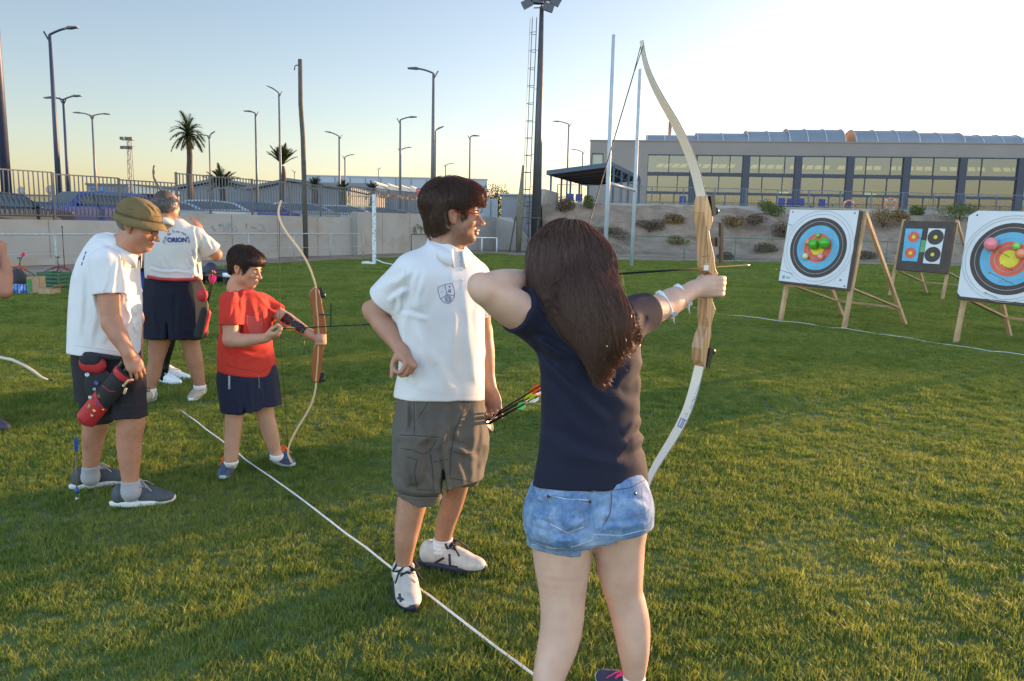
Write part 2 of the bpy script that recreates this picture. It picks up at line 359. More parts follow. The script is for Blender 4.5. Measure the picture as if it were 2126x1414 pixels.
# --- fence of vertical bars on the wall: one thing, panels and posts as parts ---
def bar_fence():
    r = thing('bar_fence', 'galvanised steel fence of close vertical bars on top of the concrete wall', 'fence', (float(WB[0]), float(WB[1]), 1.6))
    edges = [(-110, 352, 448), (122, 370, 449), (258, 378, 448), (374, 382, 446)]
    runs = [([-150, 0, 122, 258, 373], (lambda x: 349+x*.089), 1.46), ([376, 445, 531, 608, 672, 727], (lambda x: 360+(x-376)*.0865), 1.76), ([730, 775, 812, 848, 884, 920, 958, 990], (lambda x: 386+(x-730)*.105), 2.0)]
    for xs, top, zb in runs:
        for i in range(len(xs)-1):
            a, n = wallpt(xs[i]); b, n = wallpt(xs[i+1]); d = nrm(b-a); L = np.linalg.norm(b-a)
            za = wz(xs[i], top(xs[i])); zb2 = wz(xs[i+1], top(xs[i+1])); zt = (za+zb2)/2 if xs[0] < 700 else za*.5+zb2*.5
            za = zb2 = zt
            off = n*.15; mb = MB()
            mb.beam(a+off+V(0, 0, za), b+off+V(0, 0, zb2), .03, .04); mb.beam(a+off+V(0, 0, zb+.06), b+off+V(0, 0, zb+.06), .03, .04)
            k = max(3, int(L/.135))
            for j in range(1, k):
                c = a+d*(L*j/k)+off; h0 = zb+.06; h1 = za
                mb.box(c+V(0, 0, (h0+h1)/2), (.022, .04, h1-h0), X=d, Y=n, Z=V(0, 0, 1))
            mb.build('bar_panel', M['galv'], r)
            p = MB(); p.box(a+off+V(0, 0, (zb-.1+za+.05)/2), (.07, .07, za+.15-zb), X=d, Y=n, Z=V(0, 0, 1)); p.build('post', M['galv'], r)
bar_fence()
# ground railing of white tube in front of the wall
def low_rail(name, label, pts, h, m, r=.03, mid=False):
    t = thing(name, label, 'railing', (pts[0][0], pts[0][1], 0)); pts = [V(p[0], p[1], 0) for p in pts]
    mb = MB(); mb.tube([p+V(0, 0, h) for p in pts], r, 8); mb.build('top_rail', m, t)
    if mid:
        mb = MB(); mb.tube([p+V(0, 0, h*.45) for p in pts], r*.35, 6); mb.build('wire', m, t)
    for p in pts:
        mb = MB(); mb.tube([p, p+V(0, 0, h)], r*1.05, 8); mb.build('post', m, t)
mrail = mat('weathered_white_rail', (.36, .42, .43), .6, var=.2, vs=12)
low_rail('pitch_railing', 'low white tube railing along the foot of the concrete wall', [(-17.2, 15.5), (-13.0, 22.5), (-11.3, 26.0), (-9.9, 29.6), (-8.75, 31.6), (-7.7, 33.3), (-6.75, 35.6)], 1.0, mrail, mid=True)
low_rail('pitch_railing', 'dark rusty low rail behind the curly haired man', [PZ(854, 526)[:2], PZ(905, 524)[:2], PZ(950, 523)[:2]], .95, mat('dark_rusty_rail', (.16, .11, .09), .8, var=.3), r=.025)
low_rail('pitch_railing', 'short white tube railing near the wall corner, beside the man in glasses', [PZ(968, 524)[:2], PZ(1000, 524)[:2], PZ(1031, 524)[:2]], .80, M['whitepaint'], r=.03)

# ================= CARS (proto built once, copied with new paint) =================
def glassmat(): return mat('car_glass', (.055, .085, .10), .06, 0, var=.05, spec=.9)
MCG = glassmat(); MTYRE = mat('tyre_rubber', (.02, .02, .02), .9); MRIM = mat('alloy_rim', (.45, .46, .48), .3, .9); MRED = mat('red_lamp', (.5, .02, .02), .2); MPLATE = mat('number_plate_white', (.7, .7, .66), .5); MTRIM = mat('black_trim', (.02, .02, .022), .6)
def car(label, loc, rz, paint, L=4.2, H=1.45, W=1.74, suv=False):
    t = thing('parked_car', label, 'car', (0, 0, 0), 'cars parked behind the fence')
    prof = [(-.50, .32), (-.505, .55), (-.49, .66), (-.40, .70), (-.30, .715), (-.14, .985), (-.02, 1.0), (.14, .995), (.30, .93), (.44, .70), (.495, .66), (.505, .45), (.50, .28)] if not suv else \
           [(-.50, .30), (-.505, .55), (-.49, .62), (-.36, .66), (-.28, .68), (-.16, .97), (0, 1.0), (.26, .99), (.40, .95), (.475, .66), (.505, .60), (.505, .45), (.50, .28)]
    n = len(prof); mb = MB(); vs = []; ws = [(-1, .0), (-.93, 1), (.93, 1), (1, .0)]
    up = [p[1] for p in prof]
    rows = []
    for s_, inner in [(-1, 0), (-.86, 1), (.86, 1), (1, 0)]:
        row = []
        for (x, z) in prof:
            zz = z*H; y = s_*W/2
            if z > .66: y *= 1-(z-.66)*.62      # tumblehome
            if not inner: zz = min(zz, zz-.035) if z > .5 else zz
            row.append((x*L, y, zz))
        rows.append(row)
    for row in rows: vs += row
    fs = []
    for i in range(3):
        for j in range(n-1): fs.append((i*n+j, i*n+j+1, (i+1)*n+j+1, (i+1)*n+j))
    fs.append(tuple(range(n))); fs.append(tuple(3*n+j for j in range(n))[::-1]); fs += [(0, n, n*2, n*3), (n-1, 2*n-1, 3*n-1, 4*n-1)]
    mb.add(vs, fs); b = mb.build('body', paint, t)
    bv = b.modifiers.new('bevel', 'BEVEL'); bv.width = .05; bv.segments = 2; bv.limit_method = 'ANGLE'
    def wpt(x, z, s_): y = s_*(W/2)*(1-(max(z, .66)-.66)*.62)+s_*.012; return V(x*L, y, z*H)
    for s_ in (-1, 1):
        side = [(-.26, .72), (-.145, .94), (0, .955), (.15, .95), (.27, .90), (.36, .74)] if not suv else [(-.25, .70), (-.16, .92), (0, .95), (.24, .94), (.36, .90), (.40, .70)]
        q = MB(); o_ = [wpt(x, z, s_) for x, z in side]; q.prism(o_, V(0, -s_*.02, 0)); q.build('side_window', MCG, t)
    ps = prof[4:6] if not suv else prof[4:6]
    for (pa, pb), nm in ((ps, 'windscreen'), ((prof[8], prof[9]), 'rear_window')):
        a = V(pa[0]*L, 0, pa[1]*H); b2 = V(pb[0]*L, 0, pb[1]*H); a2 = a+(b2-a)*.08; b3 = a+(b2-a)*.92; nn = nrm(np.cross(b2-a, V(0, 1, 0))); nn = nn if nn[2] > 0 else -nn
        def hw(z): return W/2*(1-(max(z/H, .66)-.66)*.62)*.82
        q = MB(); o_ = [a2+V(0, -hw(a2[2]), 0)+nn*.012, a2+V(0, hw(a2[2]), 0)+nn*.012, b3+V(0, hw(b3[2]), 0)+nn*.012, b3+V(0, -hw(b3[2]), 0)+nn*.012]; q.prism(o_, nn*-.02); q.build(nm, MCG, t)
    for sx_ in (-.31, .31):
        for s_ in (-1, 1):
            q = MB(); c = V(sx_*L, s_*(W/2-.10), .31); q.lathe(c-V(0, .11, 0), (0, 1, 0), [(.2, 0), (.30, .01), (.315, .05), (.315, .17), (.30, .21), (.2, .22)], 20); wh = q.build('wheel', MTYRE, t)
            q = MB(); q.lathe(c+V(0, s_*.10, 0)-V(0, .015, 0), (0, 1, 0), [(.05, 0), (.2, 0), (.205, .03), (.05, .035)], 14); q.build('rim', MRIM, wh)
    for s_ in (-1, 1):
        q = MB(); q.box((.503*L, s_*W*.38, .60*H), (.03, .26, .13)); q.build('tail_light', MRED, t)
        q = MB(); q.box((-.497*L, s_*W*.38, .58*H), (.05, .30, .12)); q.build('headlight', MRIM, t)
        q = MB(); q.ball((-.22*L, s_*(W/2+.07), .72*H), .09, 10, sc=(.7, 1, .8)); q.build('mirror', paint, t)
    q = MB(); q.box((.507*L, 0, .42*H), (.012, .5, .11)); q.build('number_plate', MPLATE, t)
    q = MB(); q.box((.500*L, 0, .28*H), (.06, W*.9, .12)); q.build('bumper', MTRIM, t)
    t.location = loc; t.rotation_euler = (0, 0, rz); return t
def paint(nm, c): return mat('paint_'+nm, c, .25, .25, var=.03, coat=.6)
pk = dict(navy=paint('navy', (.012, .02, .05)), blue=paint('blue', (.03, .055, .28)), silver=paint('silver', (.28, .30, .32)), white=paint('white', (.48, .50, .53)), grey=paint('grey', (.16, .17, .18)), black=paint('black', (.012, .012, .014)), lsilver=paint('light_silver', (.33, .37, .41)))
def behind(px, d):   # point behind the wall (d metres), at lot level
    q, n = wallpt(px); q = q+n*d; return V(q[0], q[1], lotz(q[1])+.005), n
wd = nrm(WB-WA); wang = math.atan2(wd[1], wd[0])
def put_car(label, px, d, col, rot=0, **k):
    q, n = behind(px, d); return car(label, tuple(q), wang-math.pi/2+rot, pk[col], **k)
put_car('dark navy hatchback behind the bars at the far left', 38, 1.5, 'navy', math.pi*.5+math.pi, H=1.5, suv=True)
put_car('silver hatchback between the navy car and the bright blue car', 112, 5.2, 'lsilver', math.pi*.5, H=1.36)
put_car('black saloon beside the bright blue car behind the fence', 158, 2.6, 'black', math.pi*.5, H=1.2, L=3.8)
put_car('bright blue people carrier parked behind the bars above the bucket hat', 250, 1.6, 'blue', math.pi*.5, H=1.6, suv=True, L=4.2)
CR_ = .95
put_car('pale silver saloon behind the grey haired man', 425, 2.9, 'lsilver', CR_, H=1.32)
put_car('white hatchback, first to the right of the silver saloon', 520, 2.9, 'white', CR_, H=1.36)
put_car('dark blue saloon at the wooden pole', 612, 2.9, 'blue', CR_, H=1.30)
put_car('silver rounded saloon where the wall steps up', 700, 2.9, 'silver', CR_, H=1.36)
put_car('white car seen behind the yellow net bracket of the goal', 790, 2.9, 'white', CR_, H=1.32)
put_car('silver grey car behind the rusty goal crossbar', 875, 2.9, 'grey', CR_, H=1.30)

# ================= POLES AND LAMPS =================
mpole = mat('dark_blue_pole', (.045, .055, .10), .5, .3, var=.1); mpole2 = mat('grey_pole', (.13, .14, .15), .5, .4, var=.1); mlamp = mat('lamp_head_grey', (.07, .075, .09), .4, .3)
def lamp(label, xb, yb, xt, yt, Y, arms, rb=.09, rt=.045, m=None, zb=1.1, group='street lamps beyond the car park'):
    """xb,yb: a low point on the pole; xt,yt: pole top in the photo; arms: [(dx_px, dy_px)]"""
    m = m or mpole2; top = P(xt, yt, Y); b = P(xb, yb, Y); base = V(top[0], top[1], zb); top = V(base[0], base[1], top[2])
    t = thing('street_lamp', label, 'street lamp', base, group)
    mb = MB(); mb.tube([base, base*.5+top*.5, top], [rb, (rb+rt)/2, rt], 10); mb.lathe(base, (0, 0, 1), [(rb*1.9, 0), (rb*1.8, .04), (rb*1.2, .25), (rb*1.0, .4)], 10); mb.build('pole', m, t)
    for dx, dy in arms:
        e = P(xt+dx, yt+dy, Y); e = V(e[0], Y, e[2]); L = np.linalg.norm(e-top); s_ = np.sign(e[0]-top[0]); n_ = 7
        pts = []
        for i in range(n_+1):
            u = i/n_; q = top+(e-top)*u; q[2] += math.sin(u*math.pi)*L*.06+ (0 if u else -.0); pts.append(q)
        mb = MB(); mb.tube(pts[:-1], [rt*.8]*(n_-2)+[rt*.6]*2, 7)
        mb.tube([top-V(0, 0, rt*5), top+V(-s_*rt*4, 0, rt*2)], rt*.6, 6); a = mb.build('arm', m, t)
        d = nrm(e-pts[-3]); h = MB(); c = e-d*L*.12; x, y, z_ = frame(d)
        h.add([c-d*.35*1+V(0, .05, .02), c-d*.35-V(0, .05, -.02), c-d*.1+V(0, .17, 0.06), c-d*.1-V(0, .17, -.06), c+d*.32+V(0, .13, .02), c+d*.32-V(0, .13, -.02),
               c-d*.35+V(0, .05, -.03), c-d*.35-V(0, .05, .03), c-d*.1+V(0, .17, -.04), c-d*.1-V(0, .17, .04), c+d*.32+V(0, .13, -.03), c+d*.32-V(0, .13, .03)],
              [(0, 2, 3, 1), (2, 4, 5, 3), (6, 7, 9, 8), (8, 9, 11, 10), (0, 1, 7, 6), (4, 10, 11, 5), (0, 6, 8, 2), (2, 8, 10, 4), (1, 3, 9, 7), (3, 5, 11, 9)])
        h.build('lamp_head', mlamp, t)
    return t
# tall unfinished mast cut by the left edge
q = P(14, 400, 27); t = thing('lamp_mast', 'thick dark blue mast at the left edge rising out of frame', 'mast', (q[0], q[1], 1.1))
mb = MB(); mb.tube([V(q[0], q[1], 1.1), V(q[0]-.0, q[1], 12.5)], [.17, .10], 14); mb.build('pole', mpole, t)
mb = MB(); mb.box((q[0]+.12, q[1]-.12, 8.2), (.08, .08, .2)); mb.build('bracket', mpole2, t)
lamp('tall dark blue lamp with one arm to the right, second pole from the left edge', 118, 370, 103, 72, 40, [(52, -15)], .16, .07, mpole)
lamp('double armed lamp just right of the tall dark blue lamp', 137, 350, 131, 207, 50, [(-32, -4), (32, -8)], .13, .06, mpole)
lamp('double armed lamp left of the lattice floodlight', 194, 350, 191, 241, 62, [(-34, -7), (34, -4)], .13, .06, mpole2)
lamp('small double armed lamp behind the tall palm', 434, 360, 434, 283, 90, [(-20, -3), (9, -8)], .13, .07)
lamp('single armed lamp between the two palms', 531, 340, 530, 235, 62, [(-17, -4)], .12, .06)
lamp('single armed lamp rising through the second palm', 580, 340, 579, 193, 60, [(-19, -12)], .13, .06)
lamp('lamp with its arm to the left, first right of the wooden pole', 704, 390, 704, 283, 66, [(-24, -9)], .12, .06)
lamp('short lamp with its arm to the right, close beside a taller one', 716, 380, 716, 326, 110, [(17, -5)], .14, .08)
lamp('lamp with its arm to the right above the goal', 830, 390, 831, 249, 58, [(29, -6)], .12, .06)
lamp('short lamp nearly hidden by the pole in front, above the goal', 831, 380, 832, 311, 100, [(20, -5)], .13, .08)
lamp('tallest single lamp, arm to the left, just left of the man in glasses', 896, 375, 900, 152, 42, [(-46, -10)], .13, .06)
lamp('lamp with short raised arm close to the right of the tallest single lamp', 903, 370, 904, 272, 64, [(11, -7)], .11, .05)
lamp('lone lamp above the man in glasses, arm to the right', 975, 370, 976, 284, 66, [(13, -2)], .10, .05)
lamp('tiny far lamp over the white warehouse, arm to the right', 925, 370, 925, 343, 140, [(17, -4)], .12, .08)
lamp('lamp with left arm just right of the floodlight mast', 1177, 340, 1181, 258, 78, [(-29, -6)], .11, .06, zb=0)
lamp('smaller lamp with left arm beside the sports building', 1209, 350, 1210, 316, 105, [(-22, -6)], .12, .07, zb=0)
lamp('faint far lamp left of the wooden pole', 610, 380, 611, 357, 160, [(-4, -3)], .1, .07)
lamp('faint far lamp over the warehouse roof, above the saw tooth sheds', 786, 370, 786, 351, 170, [(4, -2)], .1, .07)
# wooden pole in front of the wall
top = P(623, 123, 32.4); b = PZ(627, 531)
t = thing('wooden_pole', 'tall round weathered wooden pole standing in front of the concrete wall', 'pole', (top[0]+.12, 32.4, 0)); mw = mat('weathered_wood_pole', (.095, .085, .072), .9, var=.25, vs=8, bump=.4, bs=40)
mb = MB(); z1 = top[2]; mb.tube([V(top[0]+.11, 32.4, 0), V(top[0]+.09, 32.4, z1*.35), V(top[0]+.06, 32.4, z1*.62), V(top[0]-.01, 32.4, z1*.78), V(top[0], 32.4, z1)], [.105, .10, .095, .09, .085], 12); mb.build('pole', mw, t)
mb = MB(); mb.tube([V(top[0], 32.4, z1-.2), V(top[0]-.2, 32.4, z1-.25), V(top[0]-.23, 32.4, z1-.42)], .025, 6); mb.build('hook', mpole2, t)
# floodlight mast with caged ladder
def flood_mast():
    Y = 46; base = P(1112, 505, Y); X = base[0]; ztop = P(1127, 14, Y)[2]; t = thing('floodlight_mast', 'tall dark floodlight mast with caged ladder on its left side', 'floodlight', (X, Y, 0))
    mb = MB(); mb.tube([V(X, Y, 0), V(X, Y, ztop*.55), V(X, Y, ztop)], [.30, .21, .12], 16); mb.build('pole', mat('mast_grey', (.085, .09, .095), .5, .4, var=.15, vs=3), t)
    lx = X-.45; L = MB(); z = .6
    for dy in (-.2, .2): L.tube([V(lx+(-.0), Y+dy, .5), V(lx+.18, Y+dy, ztop-.6)], .022, 5)
    z = .7
    while z < ztop-.6:
        u = (z-.5)/(ztop-1.1); L.tube([V(lx+.18*u, Y-.2, z), V(lx+.18*u, Y+.2, z)], .014, 4)
        L.tube([V(lx+.18*u, Y, z), V(X-.12, Y, z)], .012, 4) if int(z*3.3) % 6 == 0 else None
        z += .3
    L.build('ladder', mpole2, t); C_ = MB(); z = 2.6; cps = []
    while z < ztop-.5:
        u = (z-.5)/(ztop-1.1); cx = lx+.18*u; C_.tube([V(cx-.0-.36*math.sin(a), Y+.36*-math.cos(a)*.9, z) for a in np.linspace(0, math.pi, 9)], .016, 4); z += .95
    for a in (.7, 1.57, 2.4): C_.tube([V(lx-.36*math.sin(a), Y-.33*math.cos(a), 2.6), V(lx+.18-.36*math.sin(a), Y-.33*math.cos(a), ztop-.6)], .012, 4)
    C_.build('safety_cage', mpole2, t)
    h = MB(); h.tube([V(X-.75, Y, ztop+.15), V(X+.75, Y, ztop+.15)], .05, 8); h.tube([V(X, Y-.5, ztop+.12), V(X, Y+.5, ztop+.12)], .05, 8); h.tube([V(X-.45, Y-.1, ztop-.1), V(X+.5, Y-.1, ztop-.05)], .03, 8); h.build('crossarm', mpole2, t)
    for dx, dz, ry in ((-.82, .05, -.5), (-.3, .32, .1), (.15, .42, 0), (.72, .22, .5), (.35, -.12, .3)):
        f_ = MB(); a = ry; X_ = V(math.cos(a), 0, -math.sin(a)); Z_ = V(math.sin(a), 0, math.cos(a)); c = V(X+dx, Y-.28, ztop+dz)
        f_.box(c, (.55, .28, .36), X=X_, Y=V(0, 1, 0), Z=Z_); f_.box(c-V(0, .15, 0)+Z_*.0, (.60, .04, .42), X=X_, Y=V(0, 1, 0), Z=Z_); f_.beam(c+V(0, .12, 0), V(X+dx*.6, Y, ztop+.1), .05, .05); f_.build('floodlight_head', mlamp, t)
flood_mast()
# lattice floodlight tower far left
def lattice():
    Y = 95; c = P(268, 290, Y); X = c[0]; zt = c[2]; t = thing('lattice_tower', 'far lattice tower with two rows of floodlights', 'floodlight', (X, Y, 1.1)); mb = MB(); w_ = .28
    for sx in (-1, 1):
        for sy in (-1, 1): mb.beam(V(X+sx*w_, Y+sy*w_, 1.1), V(X+sx*w_*.6, Y+sy*w_*.6, zt), .06, .06)
    n = 18
    for i in range(n):
        z0 = 1.1+(zt-1.1)*i/n; z1 = 1.1+(zt-1.1)*(i+1)/n; s_ = 1 if i % 2 else -1; k = w_*(1-.4*i/n)
        mb.beam(V(X-s_*k, Y-k, z0), V(X+s_*k, Y-k, z1), .035, .035); mb.beam(V(X-k, Y-s_*k, z0), V(X-k, Y+s_*k, z1), .035, .035)
    mb.build('lattice', M['galv'], t)
    for r_ in range(2):
        for dx in (-.55, 0, .5):
            q = MB(); q.box((X+dx-.1, Y-.4, zt+.1-r_*1.05), (.40, .3, .34)); q.build('floodlight_head', mlamp, t)
        q = MB(); q.beam(V(X-.75, Y-.2, zt-.1-r_*.66), V(X+.7, Y-.2, zt-.1-r_*.66), .05, .05); q.build('crossarm', mpole2, t)
lattice()
# concrete taper pole with strut, by the shed
Y = 45; tp = P(1086, 343, Y); t = thing('tapered_pole', 'tapering wooden pole with side struts by the corrugated shed', 'pole', (tp[0]-.1, Y, 0))
mb = MB(); mb.tube([V(tp[0]-.15, Y, 0), V(tp[0]-.12, Y, 2.2), V(tp[0], Y, tp[2])], [.13, .2, .05], 8); mb.build('pole', mat('greenish_wood', (.16, .15, .11), .9, var=.2), t)
mb = MB(); mb.beam(V(tp[0]-.65, Y, 0), V(tp[0]-.35, Y, 2.0), .09, .09); mb.beam(V(tp[0]+.75, Y, .1), V(tp[0]+.95, Y, 1.9), .05, .05); mb.beam(V(tp[0]-.35, Y, 1.95), V(tp[0]+1.1, Y, 1.95), .06, .06); mb.build('strut', mw, t)
# corrugated shed behind the wall end
def shed():
    Y = 52; a = P(1041, 405, Y); b = P(1112, 407, Y); t = thing('metal_shed', 'grey corrugated metal shed behind the end of the concrete wall', 'shed', (a[0], Y, 1.1)); h = a[2]; mb = MB(); n = 26
    for i in range(n):
        x0 = a[0]+(b[0]-a[0])*i/n; wd_ = (b[0]-a[0])/n
        mb.box((x0+wd_/2, Y+1.5+(.02 if i % 2 else 0), (1.1+h)/2-.3), (wd_*.98, 3.0, h-.5))
    mb.build('wall', mat('corrugated_grey', (.27, .28, .30), .6, .3, var=.05), t); mb = MB(); mb.box(((a[0]+b[0])/2, Y+1.5, h+.05), (b[0]-a[0]+.3, 3.3, .1)); mb.build('roof', mat('shed_roof', (.38, .40, .41), .6), t)
    t = thing('metal_gate', 'grey barred gate panel beside the floodlight mast', 'gate', (P(1100, 480, 46.5)[0], 46.5, 2)); g = MB(); p = P(1094, 419, 46.5); q = P(1112, 465, 46.5)
    for i in range(9):
        x = p[0]+(q[0]-p[0])*i/8; g.box((x, 46.5, (p[2]+q[2])/2), (.025, .03, p[2]-q[2]))
    for z in (p[2], q[2], (p[2]+q[2])/2): g.box(((p[0]+q[0])/2, 46.5, z), (q[0]-p[0]+.05, .04, .05))
    g.build('bar_panel', M['galv'], t)
    t = thing('metal_container', 'low pale metal cabinet left of the corrugated shed', 'container', (P(1020, 440, 52)[0], 52, 1.1)); p = P(1004, 412, 52); q = P(1033, 448, 52); g = MB(); g.box(((p[0]+q[0])/2, 53, (p[2]+1.1)/2), (q[0]-p[0], 2, p[2]-1.1)); g.build('body', mat('pale_metal', (.30, .34, .36), .6), t)
    g = MB(); g.box(((p[0]+q[0])/2, 51.98, (p[2]+1.1)/2), (.04, .04, p[2]-1.3)); g.build('door_seam', mpole2, t)
shed()

# ================= FAR BUILDINGS ON THE LEFT =================
def bldg(name, label, x0, y0, x1, Y, depth, m, roofm=None, cat='building', zb=1.0, roof=True):
    a = P(x0, y0, Y); b = P(x1, y0, Y); t = thing(name, label, cat, ((a[0]+b[0])/2, Y, zb)); mb = MB(); mb.box(((a[0]+b[0])/2, Y+depth/2, (a[2]+zb)/2), (b[0]-a[0], depth, a[2]-zb)); mb.build('wall', m, t)
    if roof:
        mb = MB(); mb.box(((a[0]+b[0])/2, Y+depth/2, a[2]+.12), (b[0]-a[0]+.3, depth+.3, .24)); mb.build('roof', roofm or m, t)
    return t, a, b
mwh = mat('pale_cladding', (.36, .39, .42), .7, var=.03); mgy = mat('grey_cladding', (.19, .205, .225), .8, var=.05); mor = mat('cream_render', (.62, .55, .45), .9, var=.05); mdk = mat('dark_roof', (.13, .14, .16), .8)
t, a, b = bldg('warehouse', 'long white flat roofed warehouse beyond the car park', 632, 365, 1012, 190, 60, mwh)
g = MB()
for k in range(1, 12):
    x = a[0]+(b[0]-a[0])*k/12; g.box((x, 190-.02, (a[2]+1)/2), (.25, .05, a[2]-1.4))
g.build('panel_joint', mgy, t); g = MB(); g.box(((a[0]*.72+b[0]*.28), 180, 5.2), ((b[0]-a[0])*.5, 19, 8.4)); g.build('annex', mgy, t)
# saw tooth sheds
def saw():
    Y = 120; a = P(772, 396, Y); t = thing('sawtooth_workshop', 'low workshop with a sunlit saw tooth roof', 'building', (a[0], Y, 1)); b = P(885, 396, Y); mb = MB(); mb.box(((a[0]+b[0])/2, Y+10, (a[2]+1)/2), (b[0]-a[0], 20, a[2]-1)); mb.build('wall', mgy, t)
    for xa, xb, yt in ((777, 805, 376), (804, 833, 380), (831, 855, 383), (852, 873, 385)):
        p = P(xa, yt, Y); q = P(xb, 391, Y); r_ = MB(); r_.prism([V(p[0], Y, a[2]), V(q[0], Y, a[2]), V(p[0], Y, p[2])], V(0, 20, 0)); r_.build('roof', [mor], t)
saw()
t, a, b = bldg('workshop', 'grey flat building with a blue number sign left of the lattice tower base', 180, 384, 290, 110, 14, mgy, mdk)
g = MB(); p = P(287, 386, 112); q = P(326, 404, 112); g.prism([V(p[0], 109, p[2]), V(P(372, 390, 109)[0], 109, P(372, 390, 109)[2]), V(P(372, 404, 109)[0], 109, P(372, 404, 109)[2]), V(p[0], 109, P(287, 402, 109)[2])], V(0, 10, 0)); g.build('side_wing', mor, t)
g = MB(); g.prism([V(p[0], 108.8, p[2]+.1), V(P(376, 391, 109)[0], 108.8, P(376, 390, 109)[2]+.1), V(P(376, 391, 109)[0], 108.8, P(376, 397, 109)[2])], V(0, 10.6, 0)); g.build('roof', mdk, t)
def text_mesh(s, size, extrude=0.0, bold=0.0, align='CENTER', shear=0.0, spacing=1.0):
    c = bpy.data.curves.new('t', 'FONT'); c.body = s; c.size = size; c.extrude = extrude; c.offset = bold; c.align_x = align; c.align_y = 'CENTER'; c.shear = shear; c.space_character = spacing; c.resolution_u = 3
    o = bpy.data.objects.new('t', c); S.collection.objects.link(o); dg = bpy.context.evaluated_depsgraph_get(); me = bpy.data.meshes.new_from_object(o.evaluated_get(dg)); bpy.data.objects.remove(o); bpy.data.curves.remove(c)
    v = np.array([tuple(q.co) for q in me.vertices]); f = [tuple(p.vertices) for p in me.polygons]; bpy.data.meshes.remove(me); return v, f
v, f = text_mesh('24', 1.9, .02, .03); c = P(203, 399, 109.9); g = MB(); g.add([(c[0]+x, 109.93-z, c[2]+y) for x, y, z in v], f); g.build('number_sign', mat('blue_sign', (.05, .25, .55), .5), t)
mgr_ = mat('grey_sheet_roof', (.17, .185, .20), .8)
# gable sheds mid left
def gable(label, x0, x1, xm, ytop, yeave, Y, m):
    a = P(x0, yeave, Y); b = P(x1, yeave, Y); p = P(xm, ytop, Y); t = thing('gable_shed', label, 'building', (p[0], Y, 1)); mb = MB(); mb.prism([V(a[0], Y, 1), V(b[0], Y, 1), V(b[0], Y, b[2]), V(p[0], Y, p[2]), V(a[0], Y, a[2])], V(0, 25, 0)); mb.build('wall', m, t)
    r_ = MB(); e = V(0, 26, 0); o_ = V(0, -.5, .15); r_.prism([V(a[0]-.5, Y, a[2]-.1)+o_, V(p[0], Y, p[2])+o_, V(p[0], Y, p[2]+.3)+o_, V(a[0]-.5, Y, a[2]+.2)+o_], e); r_.prism([V(b[0]+.5, Y, b[2]-.1)+o_, V(p[0], Y, p[2])+o_, V(p[0], Y, p[2]+.3)+o_, V(b[0]+.5, Y, b[2]+.2)+o_], e); r_.build('roof', mgr_, t)
gable('wide low grey gabled shed behind the parked silver cars', 372, 540, 452, 378, 393, 90, mgy)
gable('second low gabled shed behind the wooden pole', 520, 720, 600, 379, 396, 84, mgy)
bldg('apartment_row', 'low ochre building far behind the car park, seen through the left fence', -40, 404, 178, 150, 15, mat('ochre_render', (.50, .36, .20), .9), mdk)
# red advertising board, road sign discs
Y = 100; a = P(864, 391, Y); b = P(908, 405, Y); t = thing('billboard', 'dark and red advertising board beside the man in glasses', 'sign', ((a[0]+b[0])/2, Y, 1)); mb = MB(); mb.box(((a[0]+b[0])/2, Y, (a[2]*.35+b[2]*.65)), (b[0]-a[0], .1, (a[2]-b[2])*.68)); mb.build('red_panel', mat('red_panel', (.62, .03, .07), .5), t)
mb = MB(); mb.box(((a[0]+b[0])/2, Y, a[2]*.87+b[2]*.13), (b[0]-a[0], .1, (a[2]-b[2])*.28)); mb.build('dark_panel', mdk, t); mb = MB(); mb.box((a[0]*.35+b[0]*.65, Y-.07, a[2]*.36+b[2]*.64), ((b[0]-a[0])*.6, .02, (a[2]-b[2])*.3)); mb.build('pale_band', mat('pale_pink_band', (.60, .25, .28), .5), t)
for dx in (.2, .8):
    mb = MB(); mb.box((a[0]+(b[0]-a[0])*dx, Y+.1, (b[2]+1)/2), (.15, .1, b[2]-1)); mb.build('leg', mpole2, t)
for px_, yy, Yd, lab in ((104, 394, 55, 'round road sign with pale rim seen between the fence bars'), (44, 396, 60, 'small round road sign behind the navy car')):
    c = P(px_, yy, Yd); t = thing('road_sign', lab, 'sign', (c[0], Yd, 1.1)); mb = MB(); mb.lathe(c, (0, 1, 0), [(.0, -.01), (.3, -.01), (.3, .02), (0, .02)], 20); mb.build('disc', mat('sign_back', (.35, .28, .27), .6), t); mb = MB(); mb.tube([V(c[0], Yd+.04, 1.1), V(c[0], Yd+.04, c[2]+.2)], .035, 6); mb.build('post', M['galv'], t)

